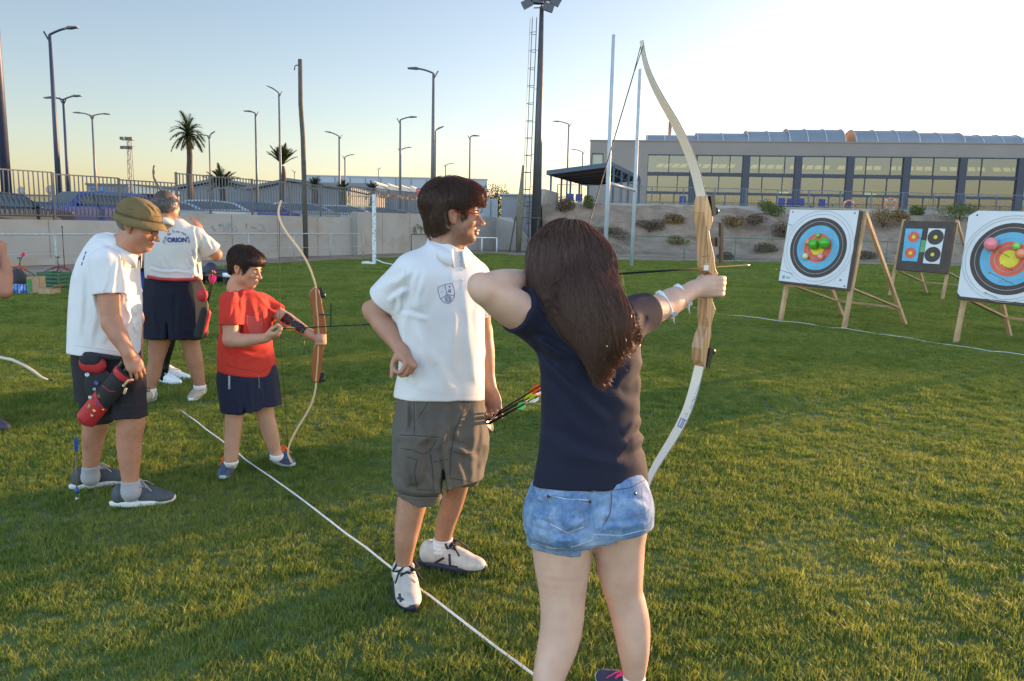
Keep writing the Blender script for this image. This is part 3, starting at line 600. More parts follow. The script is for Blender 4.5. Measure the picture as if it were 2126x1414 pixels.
# ================= PALMS AND BUSHES =================
mfr = mat('palm_frond', (.055, .075, .025), .6, var=.4, vs=3, spec=.3); mtr = mat('palm_trunk', (.075, .055, .04), .95, var=.3, vs=8, bump=.6, bs=20); mdry = mat('dry_frond', (.16, .11, .05), .9, var=.2)
def frond(mb, c, az, el, L, droop, w=.32, n=12, rnd=random):
    pts = []; p = V(*c); d = V(math.cos(az)*math.cos(el), math.sin(az)*math.cos(el), math.sin(el))
    for i in range(n+1):
        pts.append(p.copy()); p = p+d*(L/n); d = nrm(d+V(0, 0, -droop/n))
    mb.tube(pts, [.03*(1-i/(n+1))+.006 for i in range(n+1)], 4, smooth=False)
    side = nrm(np.cross(V(math.cos(az), math.sin(az), 0), V(0, 0, 1)))
    for i in range(1, n*3):
        u = i/(n*3); k = u*n; i0 = int(k); q = pts[i0]+(pts[min(n, i0+1)]-pts[i0])*(k-i0); t = nrm(pts[min(n, i0+1)]-pts[max(0, i0-1)]) if i0 > 0 else nrm(pts[1]-pts[0])
        ll = w*L*.9*math.sin(math.pi*min(1, u*.85+.12))**.7*(.85+.3*rnd.random())
        for s_ in (-1, 1):
            e = nrm(side*s_*.75+t*.75+V(0, 0, .18-.35*rnd.random())); a = np.cross(e, V(0, 0, 1)); a = nrm(a)*.034*L/2.2
            mb.add([q-a, q+a, q+e*ll], [(0, 1, 2)])
def palm(name, label, px, ycrown, Y, zb, trunk_r, L, nf, els, dry=0, bulge=False, seed=1, group=None, dr=1.5):
    r = random.Random(seed); c = P(px, ycrown, Y); t = thing(name, label, 'palm tree', (c[0], Y, zb), group)
    mb = MB(); n = 14; pts = [V(c[0]+.05*math.sin(i*.7), Y, zb+(c[2]-zb)*i/n) for i in range(n+1)]
    rr = [trunk_r*(1.25-.35*i/n+(.35 if bulge and i in (n-2, n-3, n-1) else 0)+(.14 if i == n else 0)+(.04 if i % 2 else 0)) for i in range(n+1)]
    mb.tube(pts, rr, 12); mb.build('trunk', mtr, t); mb = MB()
    for i in range(nf):
        az = i*2.39996+r.random()*.4; el = els[0]+(els[1]-els[0])*((i+.5)/nf)+r.uniform(-.12, .12); frond(mb, c+V(0, 0, .1), az, el, L*(.8+.35*r.random()), dr+.6*r.random(), w=.42, rnd=r)
    mb.build('crown', mfr, t, fix=False)
    if dry:
        mb = MB()
        for i in range(dry): frond(mb, c-V(0, 0, .1), i*2.4, -.7-r.random()*.4, L*.55, .8, rnd=r)
        mb.build('dry_skirt', mdry, t, fix=False)
palm('palm_tree', 'tall date palm with a full drooping crown and slender dark trunk', 391, 284, 60, 1.1, .20, 1.6, 34, (-.35, 1.45), 8, seed=3)
palm('palm_tree', 'shorter palm with upright bushy crown and swollen trunk top, left of the wooden pole', 586, 345, 62, 1.1, .17, 1.45, 38, (.75, 1.5), 0, True, seed=4, dr=.35)
for px, yc, lab, sd_ in ((460, 392, 'low bushy palm behind the fence, right of the tall palm', 5), (653, 392, 'round bushy palm just right of the wooden pole', 6), (712, 398, 'small yellowish bushy palm left of the goal', 7), (773, 400, 'small bushy palm in front of the saw tooth workshop', 8)):
    palm('bushy_palm', lab, px, yc, 58, 1.1, .22, 0.72 if px > 650 else 1.5, 34, (.35, 1.45), 0, dr=.7, seed=sd_, group='bushy palms along the car park')
def leafball(mb, c, rx, ry, rz, n, s, r):
    for _ in range(n):
        d = nrm(V(r.gauss(0, 1), r.gauss(0, 1), r.gauss(0, 1))); k = r.random()**.4; q = V(*c)+d*V(rx, ry, rz)*k; a = nrm(V(r.gauss(0, 1), r.gauss(0, 1), r.gauss(0, 1))); b = nrm(np.cross(a, V(r.random(), r.random(), 1)))
        mb.add([q-a*s, q+b*s*.5, q+a*s, q-b*s*.5], [(0, 1, 2, 3)])
mleaf = mat('olive_leaves', (.10, .12, .04), .7, var=.5, vs=2)
def bush(name, label, cat, c, rx, rz, n=1500, s=.09, m=None, seed=1, trunk=True, group=None):
    r = random.Random(seed); t = thing(name, label, cat, (c[0], c[1], c[2]), group); mb = MB()
    for k in range(6): leafball(mb, (c[0]+r.uniform(-.5, .5)*rx, c[1]+r.uniform(-.5, .5)*rx, c[2]+rz*(.3+.6*r.random())), rx*.55, rx*.55, rz*.45, n//6, s, r)
    mb.build('foliage', m or mleaf, t, fix=False)
    mb = MB()
    for k in range(5): mb.tube([V(*c)-V(0, 0, .05), V(c[0]+r.uniform(-.5, .5)*rx, c[1]+r.uniform(-.4, .4)*rx, c[2]+rz*.9)], [.03, .008], 4)
    mb.build('stem', mtr, t)
for px, lab, sd_ in ((1020, 'rounded sunlit tree top behind the cabinet', 2), (1036, 'olive tree top just left of the corrugated shed', 9)):
    c = P(px, 445, 75); bush('tree', lab, 'tree', (c[0], 75, 1.1), 1.2, P(px, 400, 75)[2]-1.1, 900, .12, seed=sd_)
# ================= EMBANKMENT, TERRACE, SPORTS BUILDING =================
BF0 = PPL(1222, 440, (0, 65, 0), (0, 1, 0)); 
B0 = P(1222, 400, 65); B1 = P(2126, 400, 60.5); BD = nrm(V(B1[0]-B0[0], B1[1]-B0[1], 0)); BN = V(BD[1], -BD[0], 0)   # along facade, outward (towards pitch)
B0 = V(B0[0], B0[1], 0); TZ = 2.62
def FB(px, py, off=0.0):
    q = PPL(px, py, B0+BN*off, BN); return (q-B0)@BD, q[2]
def W3(s_, z, off=0.0): return B0+BD*s_+BN*off+V(0, 0, z)
m_bank = mat('sandy_bank', (.28, .21, .15), .95, var=.22, vs=1.6, bump=1, bs=5, col2=(.17, .125, .085), c2s=.45)
def bank():
    nx, ny = 150, 22; x0, x1 = 1.6, 75; vs = []; fs = []
    for j in range(ny+1):
        for i in range(nx+1):
            x = x0+(x1-x0)*i/nx; v = j/ny; yb = 41.2+.02*(x-3); y = yb+v*9.0
            n1 = float(vnoise(np.array([x]), np.array([y]), 2.3, 5)[0]); n2 = float(vnoise(np.array([x]), np.array([y]), .7, 6)[0])
            e = v*v*(3-2*v); z = -.02+TZ*min(1, e*1.15)-.12*(v > .9); z += (n1-.5)*.95*math.sin(math.pi*v)+(n2-.5)*.42*math.sin(math.pi*v)
            if j == 0: z = -.05
            vs.append((x, y, z))
    for j in range(ny):
        for i in range(nx): k = j*(nx+1)+i; fs.append((k, k+1, k+nx+2, k+nx+1))
    mb = MB(); mb.add(vs, fs, smooth=True); return mb.build('embankment', m_bank, kind='structure')
bank()
mb = MB(); mb.box((50, 50.2+70, TZ/2-.3), (97, 140, TZ+.5)); mb.build('terrace', M['dirt'], kind='structure')
t = thing('parapet', 'pale concrete kerb wall along the top of the sandy bank', 'wall', (30, 50, TZ)); mb = MB(); mb.beam(V(2.4, 49.6, TZ+.12), V(60, 50.4, TZ+.12), .35, .5); mb.build('coping', mconc, t)
# side concrete wing wall at the left end of the bank
def wing():
    t = thing('wing_wall', 'stepped concrete wall closing the left end of the sandy bank, behind the floodlight mast', 'wall', (2, 45, 0)); mb = MB()
    a = V(.9, 47.0, 0); b = V(2.0, 51.0, 0); mb.prism([a+V(0, 0, -.05), a+V(0, 0, 2.2), V(1.3, 48.6, 3.7), b+V(.4, 3, 3.7), b+V(.4, 3, 0)], V(.5, -.1, 0)); 
    mb.build('wall', mconc, t)
    mb = MB(); mb.prism([V(.9, 46.9, 0), V(.9, 46.9, 1.9), V(3.3, 45.2, .1)], V(.15, .3, 0)); mb.build('ramp_wall', mconc, t)
    t = thing('sloped_wall', 'low concrete wall with sloping top that ends the long wall, under the corrugated shed', 'wall', (-.5, 48.3, 0)); mb = MB()
    p = [P(1037, 449, 48.2), P(1062, 450, 48.0), P(1078, 466, 47.5), P(1080, 516, 47.5)]; mb.prism([V(WC[0]-.05, 48.25, 0), V(WC[0]-.05, 48.25, 1.97), V(p[1][0], 48.0, 1.95), V(p[2][0], 47.6, 1.5), V(P(1112, 500, 47)[0], 47.2, .35), V(P(1112, 500, 47)[0], 47.2, 0)], V(.1, .3, 0)); mb.build('wall', mconc, t)
wing()
# green mesh fence along the foot of the bank
def mesh_fence():
    t = thing('mesh_fence', 'low green wire mesh fence along the foot of the sandy bank', 'fence', (10, 39.8, 0)); mg = mat('green_fence_paint', (.07, .16, .11), .6)
    x = 3.4; mb = MB(); mb.tube([V(3.4, 39.6, 1.12), V(70, 41.0, 1.12)], .02, 5); mb.tube([V(3.4, 39.6, .1), V(70, 41.0, .1)], .008, 4)
    mb.build('top_rail', mg, t); w_ = MB()
    while x < 45:
        y = 39.6+(x-3.4)*.021; p = MB(); p.tube([V(x, y, 0), V(x, y, 1.15)], .025, 6); p.build('post', mg, t); x += 2.55
    for i in range(420):
        x = 3.4+i*.1; y = 39.6+(x-3.4)*.021; w_.quad((x, y, .1), (x+.004, y, .1), (x+.004, y, 1.1), (x, y, 1.1))
    for k in range(11): w_.quad((3.4, 39.6, .1+k*.1), (45.4, 40.48, .1+k*.1), (45.4, 40.48, .104+k*.1), (3.4, 39.6, .104+k*.1))
    w_.build('wire_mesh', mg, t, fix=False)
mesh_fence()
mdryb = mat('dry_brush', (.26, .18, .08), .9, var=.35, vs=3); mgrb = mat('green_brush', (.13, .17, .05), .8, var=.35, vs=3); mgyb = mat('grey_brush', (.18, .13, .09), .95, var=.3, vs=3)
bl = [(1165, 470, .9, 1.0, 2, 'dry shrub on the bank just above the girl\'s head'), (1225, 462, .5, 1.1, 1, 'wispy green shrub at the top of the bank under the canopy'), (1265, 500, 1.3, .8, 2, 'large grey shrub between the rugby posts'), (1345, 490, 1.1, .7, 2, 'grey shrub on the slope just right of the rugby posts'),
      (1395, 480, .9, .6, 0, 'tawny shrub left of the big bow on the slope'), (1405, 505, .8, .5, 0, 'low yellow shrub below the tawny one left of the big bow'), (1520, 480, .9, .6, 0, 'straw coloured shrub right of the big bow'), (1560, 478, .8, .6, 2, 'grey rounded shrub between the big bow and the green bush'),
      (1598, 452, .9, 1.0, 1, 'bright green bush at the bank top left of the nearest target'), (1622, 495, 1.2, .9, 2, 'brown shrub just left of the nearest target'), (1585, 512, .8, .5, 2, 'low brown shrub at the foot of the bank left of the target'), (1502, 540, .5, .4, 2, 'small dark tuft at the foot of the bank by the bow sight'),
      (1828, 476, 1.5, 1.0, 0, 'broad tawny shrub right of the nearest target'), (1860, 468, .7, .7, 0, 'small tawny shrub above the dark target\'s left corner'), (1985, 462, 1.7, 1.0, 1, 'long yellow green bush behind the dark target'), (1790, 520, 1.0, .5, 2, 'low brown shrub behind the wooden stand of the nearest target'), (1900, 448, .5, .8, 1, 'spiky plant at the bank top over the dark target')]
for i, (px, py, rx, rz, k, lab) in enumerate(bl):
    v = min(1, max(0, (540-py)/98)); Y = 41.6+v*8.2; p = P(px, py, Y); z = max(0, TZ*min(1, (v*v*(3-2*v))*1.15)-.25)
    bush('shrub', lab, 'shrub', (p[0], Y-.3, z), rx*.95, rz*.85, 1600, .055, (mdryb, mgrb, mgyb)[k], seed=20+i, group='shrubs on the sandy bank')
# ---- building ----
m_fac = mat('beige_stone_panels', (.27, .235, .21), .85, var=.05, vs=.6); m_blue = mat('dark_blue_steel', (.045, .052, .075), .5, .1, var=.08); m_mul = mat('window_mullion', (.05, .055, .08), .5)
m_glass = thin_glass('window_glass', (.80, .86, .74), refl=.09, trans=.28)
m_in = mat('interior_wall', (.50, .49, .42), .9, var=.08, vs=.8); m_infl = mat('interior_floor', (.30, .26, .20), .7); m_warm = mat('glowing_skylight_pane', (.9, .75, .5), .6, emit=(1.0, .72, .36, 1.6)); m_wood = mat('interior_door', (.50, .30, .14), .6)
def sports_building():
    t = thing('sports_building', 'long beige two storey sports building with blue pillars and arched roof lights', 'building', (B0[0], B0[1], TZ)); X, Yv = BD, -BN
    zt = FB(1300, 293)[1]; zw = FB(1345, 320)[1]; z1 = FB(1500, 362)[1]; z0 = FB(1500, 402)[1]; L = FB(2126, 400)[0]+38; depth = 16
    sw0 = FB(1343, 380)[0]; g0 = TZ
    mb = MB()
    def blk(s0, s1, za, zb, o0, o1, b=mb): b.box(W3((s0+s1)/2, (za+zb)/2, -(o0+o1)/2), (s1-s0, abs(o1-o0), zb-za), X=X, Y=Yv, Z=V(0, 0, 1))
    dw0, dw1 = FB(1228, 330)[0], FB(1253, 330)[0]; zd1 = FB(1240, 318)[1]; zd0 = FB(1240, 352)[1]
    blk(0, dw0, g0, zt, 0, .4); blk(dw0, dw1, zd1, zt, 0, .4); blk(dw0, dw1, g0, zd0, 0, .4); blk(dw1, sw0, g0, zt, 0, .4)
    blk(sw0, L, zw, zt, 0, .4); blk(0, .4, g0, zt, .4, depth); blk(L-.4, L, g0, zt, .4, depth); blk(0, L, g0, zt, depth, depth+.3)
    mb.build('wall', m_fac, t)
    r_ = MB(); blk(.02, L-.02, zt-.45, zt-.2, .4, depth, r_); blk(-.05, L+.05, zt+.0, zt+.09, -.06, .5, r_); r_.build('roof', m_fac, t)
    j = MB()
    for k in range(1, 4): blk(0.01, L, zw+(zt-zw)*k/4-.015, zw+(zt-zw)*k/4+.015, -.004, .01, j)
    for k in range(1, int(L/2.2)): blk(k*2.2-.012, k*2.2+.012, zw+.05, zt, -.005, .01, j)
    for k in range(1, 8): blk(dw1+.1, sw0, g0+(zw-g0)*k/8-.012, g0+(zw-g0)*k/8+.012, -.004, .01, j)
    j.build('panel_joint', mat('stone_joint', (.28, .25, .23), .9), t)
    iw = MB(); blk(.4, L-.4, g0, zt-.5, depth-.4, depth-.1, iw); iw.build('interior_wall', m_in, t)
    fl = MB(); blk(.4, L-.4, g0-.1, g0+.06, .4, depth-.4, fl); fl.build('interior_floor', m_infl, t)
    mz = MB(); blk(sw0+.2, L-.4, z0-.1, z0+.12, 7, depth-.4, mz); mz.build('interior_gallery', m_in, t)
    # skylight openings seen through the glass: their daylight is an emissive strip high inside
    rnd = random.Random(3)
    # bays
    pil = [1438, 1547, 1655, 1763, 1880, 1996, 2118]; ss = [FB(p, 380)[0] for p in pil]; dlt = ss[-1]-ss[-2]
    while ss[-1]+dlt < L-.5: ss.append(ss[-1]+dlt)
    pw = .26
    ss.append(L-.3)
    for i, s_ in enumerate(ss):
        p = MB(); blk(s_-pw, s_+pw, g0, zw-.02, -.12, .5, p); p.build('pillar', m_blue, t)
    edges = [sw0-pw]+ss; fr = [(.5,), (.33, .72), (.22, .78), (.5,), (.25, .75), (.48,), (.3,)]; fl_ = [(.25, .72), (.5,), (.3, .75), (.5,), (.25, .7), (.5,), (.3,)]
    for i in range(len(edges)-1):
        a = edges[i]+pw; b = edges[i+1]-pw
        bm_ = MB(); blk(a, b, z1-.16, z1+.12, -.03, .2, bm_); blk(a, b, z0-.10, z0+.10, -.03, .2, bm_); blk(a, b, zw-.08, zw-.003, -.02, .2, bm_); bm_.build('transom', m_blue, t)
        for nm, za, zb, splits in (('upper_window', z1+.12, zw-.08, fr[i % len(fr)]), ('middle_window', z0+.10, z1-.16, fl_[i % len(fl_)]), ('ground_window', g0+.05, z0-.10, (.33, .66))):
            g = MB(); blk(a, b, za, zb, .10, .115, g); w_ = g.build(nm, m_glass, t); mu = MB()
            for f_ in splits: blk(a+(b-a)*f_-.035, a+(b-a)*f_+.035, za, zb, .04, .16, mu)
            blk(a, a+.04, za, zb, .05, .15, mu); blk(b-.04, b, za, zb, .05, .15, mu); mu.build('mullion', m_mul, w_)
        # tilted skylight panes, warm daylight put in as emission; not lamps
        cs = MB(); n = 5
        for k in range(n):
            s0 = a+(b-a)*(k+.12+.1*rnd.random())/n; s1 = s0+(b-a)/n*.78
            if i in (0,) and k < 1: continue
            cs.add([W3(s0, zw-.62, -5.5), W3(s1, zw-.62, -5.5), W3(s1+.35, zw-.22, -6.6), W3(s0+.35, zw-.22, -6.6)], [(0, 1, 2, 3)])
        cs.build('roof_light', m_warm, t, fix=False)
        d = MB(); k = rnd.choice([.25, .6]); blk(a+(b-a)*k, a+(b-a)*(k+.2), z0+.12, z0+1.35, depth-.5, depth-.45, d); d.build('interior_door', m_wood, t)
        if i in (1, 3, 5):
            d = MB(); blk(a+(b-a)*.3, a+(b-a)*.62, z0+.75, z0+.87, depth-.7, depth-.6, d); d.build('tube_lamp', mat('tube_lamp', (.9, .95, .9), .5, emit=(.8, 1, .85, 3)), t)
        d = MB()
        for q in range(6):
            s0 = a+(b-a)*rnd.random()*.9; blk(s0, s0+.25, g0+.06, g0+.5+.5*rnd.random(), 3+4*rnd.random(), 9, d)
        d.build('equipment', mat('gym_equipment', (.16, .16, .17), .5, var=.4, vs=1), t)
    g = MB(); blk(dw0, dw1, zd0, zd1, .15, .17, g); w_ = g.build('side_window', mat('greenish_glass', (.20, .24, .21), .1, spec=.9), t); mu = MB(); blk(dw0, dw0+.07, zd0, zd1, .02, .17, mu); blk(dw1-.07, dw1, zd0, zd1, .02, .17, mu); blk(dw0+.07, dw1-.07, zd1-.07, zd1, .02, .17, mu); mu.build('mullion', m_mul, w_)
    c = FB(1392, 275); ch = MB(); off = -9; q = PPL(1392, 253, B0+BN*off, BN); ch.tube([V(q[0], q[1], zt-.4), V(q[0], q[1], q[2])], .16, 12); ch.build('chimney', mat('copper_flue', (.36, .22, .16), .5, .5), t)
    # arched roof lights, stepping up towards the middle
    m_arch = mat('translucent_vault', (.20, .225, .25), .35, var=.12, vs=.5); m_rib = mat('vault_rib', (.42, .45, .47), .5); m_end = mat('orange_sun_tint_end', (.62, .40, .25), .7)  # vault end panels carry orange sunlight in their base colour
    off = -5.0
    def FO(px, py): q = PPL(px, py, B0+BN*off, BN); return (q-B0)@BD, q[2]
    for x0, x1, ytop in ((1343, 1450, 281), (1445, 1547, 277), (1547, 1632, 273), (1630, 1742, 269), (1764, 1892, 271), (1890, 1982, 276), (1980, 2100, 281), (2098, 2170, 285)):
        s0, z = FO(x0, ytop); s1, _ = FO(x1, ytop); rr = z-(zt-.2); n = 10; k = max(2, int((s1-s0)/1.35)); a = MB(); rb = MB(); W_ = 2.6
        def arc(s_, r1, th): return W3(s_, zt-.2+rr*r1*math.sin(th), off+W_*r1*math.cos(th))
        vs = [arc(s_, 1, math.pi*q/n) for s_ in (s0, s1) for q in range(n+1)]
        a.add(vs, [(q, q+1, n+2+q, n+1+q) for q in range(n)], smooth=True); va = a.build('arched_roof_light', m_arch, t, fix=False)
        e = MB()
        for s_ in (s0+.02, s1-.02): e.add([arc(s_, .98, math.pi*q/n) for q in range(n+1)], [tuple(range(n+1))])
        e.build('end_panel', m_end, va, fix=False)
        for i in range(k+1): s_ = s0+(s1-s0)*i/k; rb.tube([arc(s_, 1.01, math.pi*q/n) for q in range(n+1)], .045, 4, smooth=False)
        rb.build('rib', m_rib, va)
sports_building()
# railing on the parapet
def terrace_rail():
    t = thing('terrace_railing', 'blue grey metal railing along the terrace edge in front of the sports building', 'railing', (20, 50, TZ)); mrl = mat('blue_grey_rail', (.13, .17, .22), .5, .3); f0 = V(2.6, 49.6, 0); d = nrm(V(57.6, .8, 0)); L = 46; tr = MB(); zb = TZ+.3
    for z in (1.12, .16): tr.beam(f0+V(0, 0, zb+z), f0+d*L+V(0, 0, zb+z), .05, .04)
    tr.build('rail', mrl, t); bars = MB(); k = 0
    while k*.14 < L: c = f0+d*(k*.14); bars.box(c+V(0, 0, zb+.64), (.014, .014, .95)); k += 1
    bars.build('bars', mrl, t, kind='stuff')
    for i in range(int(L/1.95)+1): p = MB(); c = f0+d*(i*1.95); p.box(c+V(0, 0, zb+.56), (.06, .05, 1.16)); p.build('post', mrl, t)
terrace_rail()
# canopy
def canopy():
    A = P(1136, 360, 52.5); B = P(1220, 384, 60); C_ = P(1327, 372, 57); D = P(1270, 343, 51.5); t = thing('canopy', 'open canopy with brown boarded ceiling and thin blue posts beside the sports building', 'canopy', ((A[0]+C_[0])/2, 55, TZ))
    mbn = mat('brown_boards', (.20, .085, .045), .8, var=.2, vs=2); mcb = mat('canopy_blue_steel', (.06, .10, .15), .5, .3); up = V(0, 0, .12); mb = MB(); mb.add([A, B, C_, D, A+up, B+up, C_+up, D+up], [(0, 1, 2, 3), (4, 7, 6, 5), (0, 3, 7, 4), (3, 2, 6, 7), (2, 1, 5, 6), (1, 0, 4, 5)]); mb.build('roof', mbn, t)
    e = MB(); 
    for a, b in ((A, B), (B, C_), (C_, D), (D, A)): e.beam(a+up*.4, b+up*.4, .12, .28)
    for k in range(1, 6): u = k/6; e.beam(A+(B-A)*u-V(0, 0, .07), D+(C_-D)*u-V(0, 0, .07), .10, .14)
    for k in range(1, 9): u = k/9; e.beam(D+(C_-D)*u-V(0, 0, .05), D+(C_-D)*u-V(.1, 0, .45), .05, .05)
    e.beam(D-V(.1, 0, .5), C_-V(.1, 0, .5), .06, .06); e.build('frame', mcb, t)
    for a, b, us in ((A, B, (.06, .3, .52, .75, .98)), (D, C_, (.03, .3, .55, .97))):
        for u in us: q = a+(b-a)*u+V(.08, 0, 0); p = MB(); p.box((q[0], q[1], (q[2]+TZ)/2), (.13, .13, q[2]-TZ)); p.build('post', mcb, t)
canopy()
# chairs, ring buoys, fittings on the terrace
def tchair(label, px, Y, mk):
    p = P(px, 435, Y); t = thing('plastic_chair', label, 'chair', (p[0], Y, TZ), 'blue chairs on the terrace'); z = TZ; b = MB(); b.box((p[0], Y, z+.44), (.46, .46, .04)); b.build('seat', mk, t); b = MB(); b.box((p[0], Y+.22, z+.75), (.44, .05, .5)); b.build('backrest', mk, t)
    for sx in (-.2, .2):
        for sy in (-.2, .2): b = MB(); b.beam(V(p[0]+sx, Y+sy, z), V(p[0]+sx, Y+sy, z+.43), .035, .035); b.build('leg', mk, t)
        b = MB(); b.box((p[0]+sx*1.15, Y, z+.66), (.04, .4, .04)); b.build('armrest', mk, t)
mch = mat('blue_plastic', (.03, .05, .22), .5)
for px, Y, lab in ((1624, 51.6, 'blue chair first from the left above the nearest target'), (1642, 52, 'blue chair second from the left above the nearest target, by a pillar'), (1664, 51.6, 'blue chair third from the left above the nearest target'), (1418, 52, 'blue chair in front of the glass left of the big bow'), (1708, 52, 'low blue chair alone over the right part of the nearest target'), (1184, 52.3, 'blue chair under the canopy, left one'), (1202, 52.6, 'blue chair under the canopy, right one')): tchair(lab, px, Y, mch)
def buoy(label, px, py, Y):
    c = P(px, py, Y); t = thing('ring_buoy', label, 'life ring', c, 'life rings on the terrace'); mb = MB(); n = 20; r1 = .36; mb.tube([c+V(math.cos(a)*r1, 0, math.sin(a)*r1) for a in np.linspace(0, 2*math.pi, n+1)], .07, 7); mb.build('ring', mat('orange_buoy', (.75, .22, .10), .5), t); mb = MB()
    for a in (.8, 2.4, 3.9, 5.5): mb.tube([c+V(math.cos(a-.12)*r1, 0, math.sin(a-.12)*r1), c+V(math.cos(a+.12)*r1, 0, math.sin(a+.12)*r1)], .078, 7)
    mb.build('band', M['whitepaint'], t); mb = MB(); mb.box((c[0], c[1]+.05, (c[2]+TZ)/2-.3), (.05, .05, c[2]-TZ-.1)); mb.build('post', mpole2, t)
buoy('orange life ring on a stand left of a blue pillar, between two targets', 1848, 424, 51.2); buoy('darker life ring beside the pillar above the nearest target', 1762, 428, 53)

# ================= RUGBY POSTS, GOAL =================
def hposts():
    b1 = PZ(1255, 567); b2 = PZ(1311, 553); t = thing('rugby_goal', 'tall white H shaped rugby goal with crossbar', 'goal', ((b1[0]+b2[0])/2, (b1[1]+b2[1])/2, 0))
    z1 = P(1270, 72, b1[1])[2]; z2 = P(1323, 143, b2[1])[2]
    for b, z in ((b1, z1), (b2, z2)): mb = MB(); mb.tube([b, V(b[0], b[1], 3.05), V(b[0], b[1], z)], [.075, .075, .06], 14); mb.build('post', mwpp, t)
    mb = MB(); mb.tube([V(b1[0], b1[1], 3.0), V(b2[0], b2[1], 3.0)], .06, 12); mb.build('crossbar', mwpp, t)
mwpp = mat('pale_blue_white_paint', (.40, .46, .50), .5, var=.1, vs=3)
hposts()
def football_goal():
    b = PZ(777, 549); t = thing('football_goal', 'old white football goal with rusty crossbar and yellow net brackets', 'goal', b); z = P(777, 403, b[1])[2]; dr = nrm(V(1.5, 4.8, 0)); e = b+dr*7.32
    mwp = mat('worn_blue_white_paint', (.60, .70, .76), .6, var=.1, vs=6, col2=(.3, .22, .16), c2s=14)
    for q in (b, e): mb = MB(); mb.box((q[0], q[1], z/2), (.12, .12, z)); mb.build('post', mwp, t)
    mb = MB(); mb.beam(b+V(0, 0, z-.03)+dr*.06, e+V(0, 0, z-.03), .12, .12); mb.build('crossbar', M['rust'], t)
    bk = V(-dr[1], dr[0], 0)
    for q, l in ((b, 1.05), (e, 1.0)):
        mb = MB(); z1, z2 = z-.07, z-.45; pts = [q+V(0, 0, z1), q+bk*l*.85+V(0, 0, z1)]+[q+bk*(l*.85+.17*math.sin(a))+V(0, 0, (z1+z2)/2+math.cos(a)*(z1-z2)/2) for a in np.linspace(.3, math.pi-.3, 6)]+[q+bk*l*.85+V(0, 0, z2), q+V(0, 0, z2)]; mb.tube(pts, .03, 7); mb.build('net_bracket', mat('yellow_paint', (.50, .40, .12), .6, var=.3, vs=9, col2=(.6, .6, .55), c2s=5), t)
    t = thing('sandbag', 'white bag lying at the foot of the goal post', 'bag', b+V(-.2, -.25, 0)); mb = MB(); c = b+V(-.22, -.3, .06); mb.ball(c, .12, 12, sc=(1.7, 1, .62)); mb.ball(c+V(.2, .0, -.01), .08, 10, sc=(1.3, 1, .7)); mb.build('bag', mat('white_plastic', (.6, .62, .62), .5, bump=.5, bs=20), t)
    t = thing('rope', 'slack white rope trailing from the goal post foot', 'rope', b); mb = MB(); mb.tube([b+V(.05, -.1, .2), b+V(.4, -.4, .09), b+V(.9, -.9, .05), b+V(1.4, -1.4, .03)], .02, 6); mb.build('cord', M['whitepaint'], t)
football_goal()

# ================= ROPES ON THE GRASS =================
mrope = mat('white_rope', (.70, .71, .72), .8, var=.12, vs=60, bump=.4, bs=200)
def ground_rope(label, pts, r, wob=.012, seed=2):
    rr = random.Random(seed); t = thing('ground_line', label, 'rope', (pts[0][0], pts[0][1], 0)); out = []
    for i in range(len(pts)-1):
        a = V(*pts[i]); b = V(*pts[i+1]); n = max(2, int(np.linalg.norm(b-a)/.18))
        for k in range(n): out.append(a+(b-a)*k/n+V(rr.uniform(-1, 1)*wob*.5, rr.uniform(-1, 1)*wob*.5, rr.uniform(-.4, 1)*wob))
    out.append(V(*pts[-1])); mb = MB(); mb.tube(out, r, 7); mb.build('rope', mrope, t)
def gz(x, y, z=.028): p = PZ(x, y, z); return tuple(p)
ground_rope('white rope laid diagonally across the grass as the shooting line', [gz(1150, 1440), gz(1105, 1400), gz(893, 1240), gz(800, 1168), gz(650, 1055), gz(510, 955), gz(440, 900), gz(372, 850, .015)], .0048, .006)
ground_rope('thin white line on the grass under the nearest target legs', [gz(1400, 630, .02), gz(1495, 652, .024), gz(1618, 667, .024), gz(1750, 683, .024), gz(2000, 720, .022), gz(2150, 742, .02)], .0042, .02)
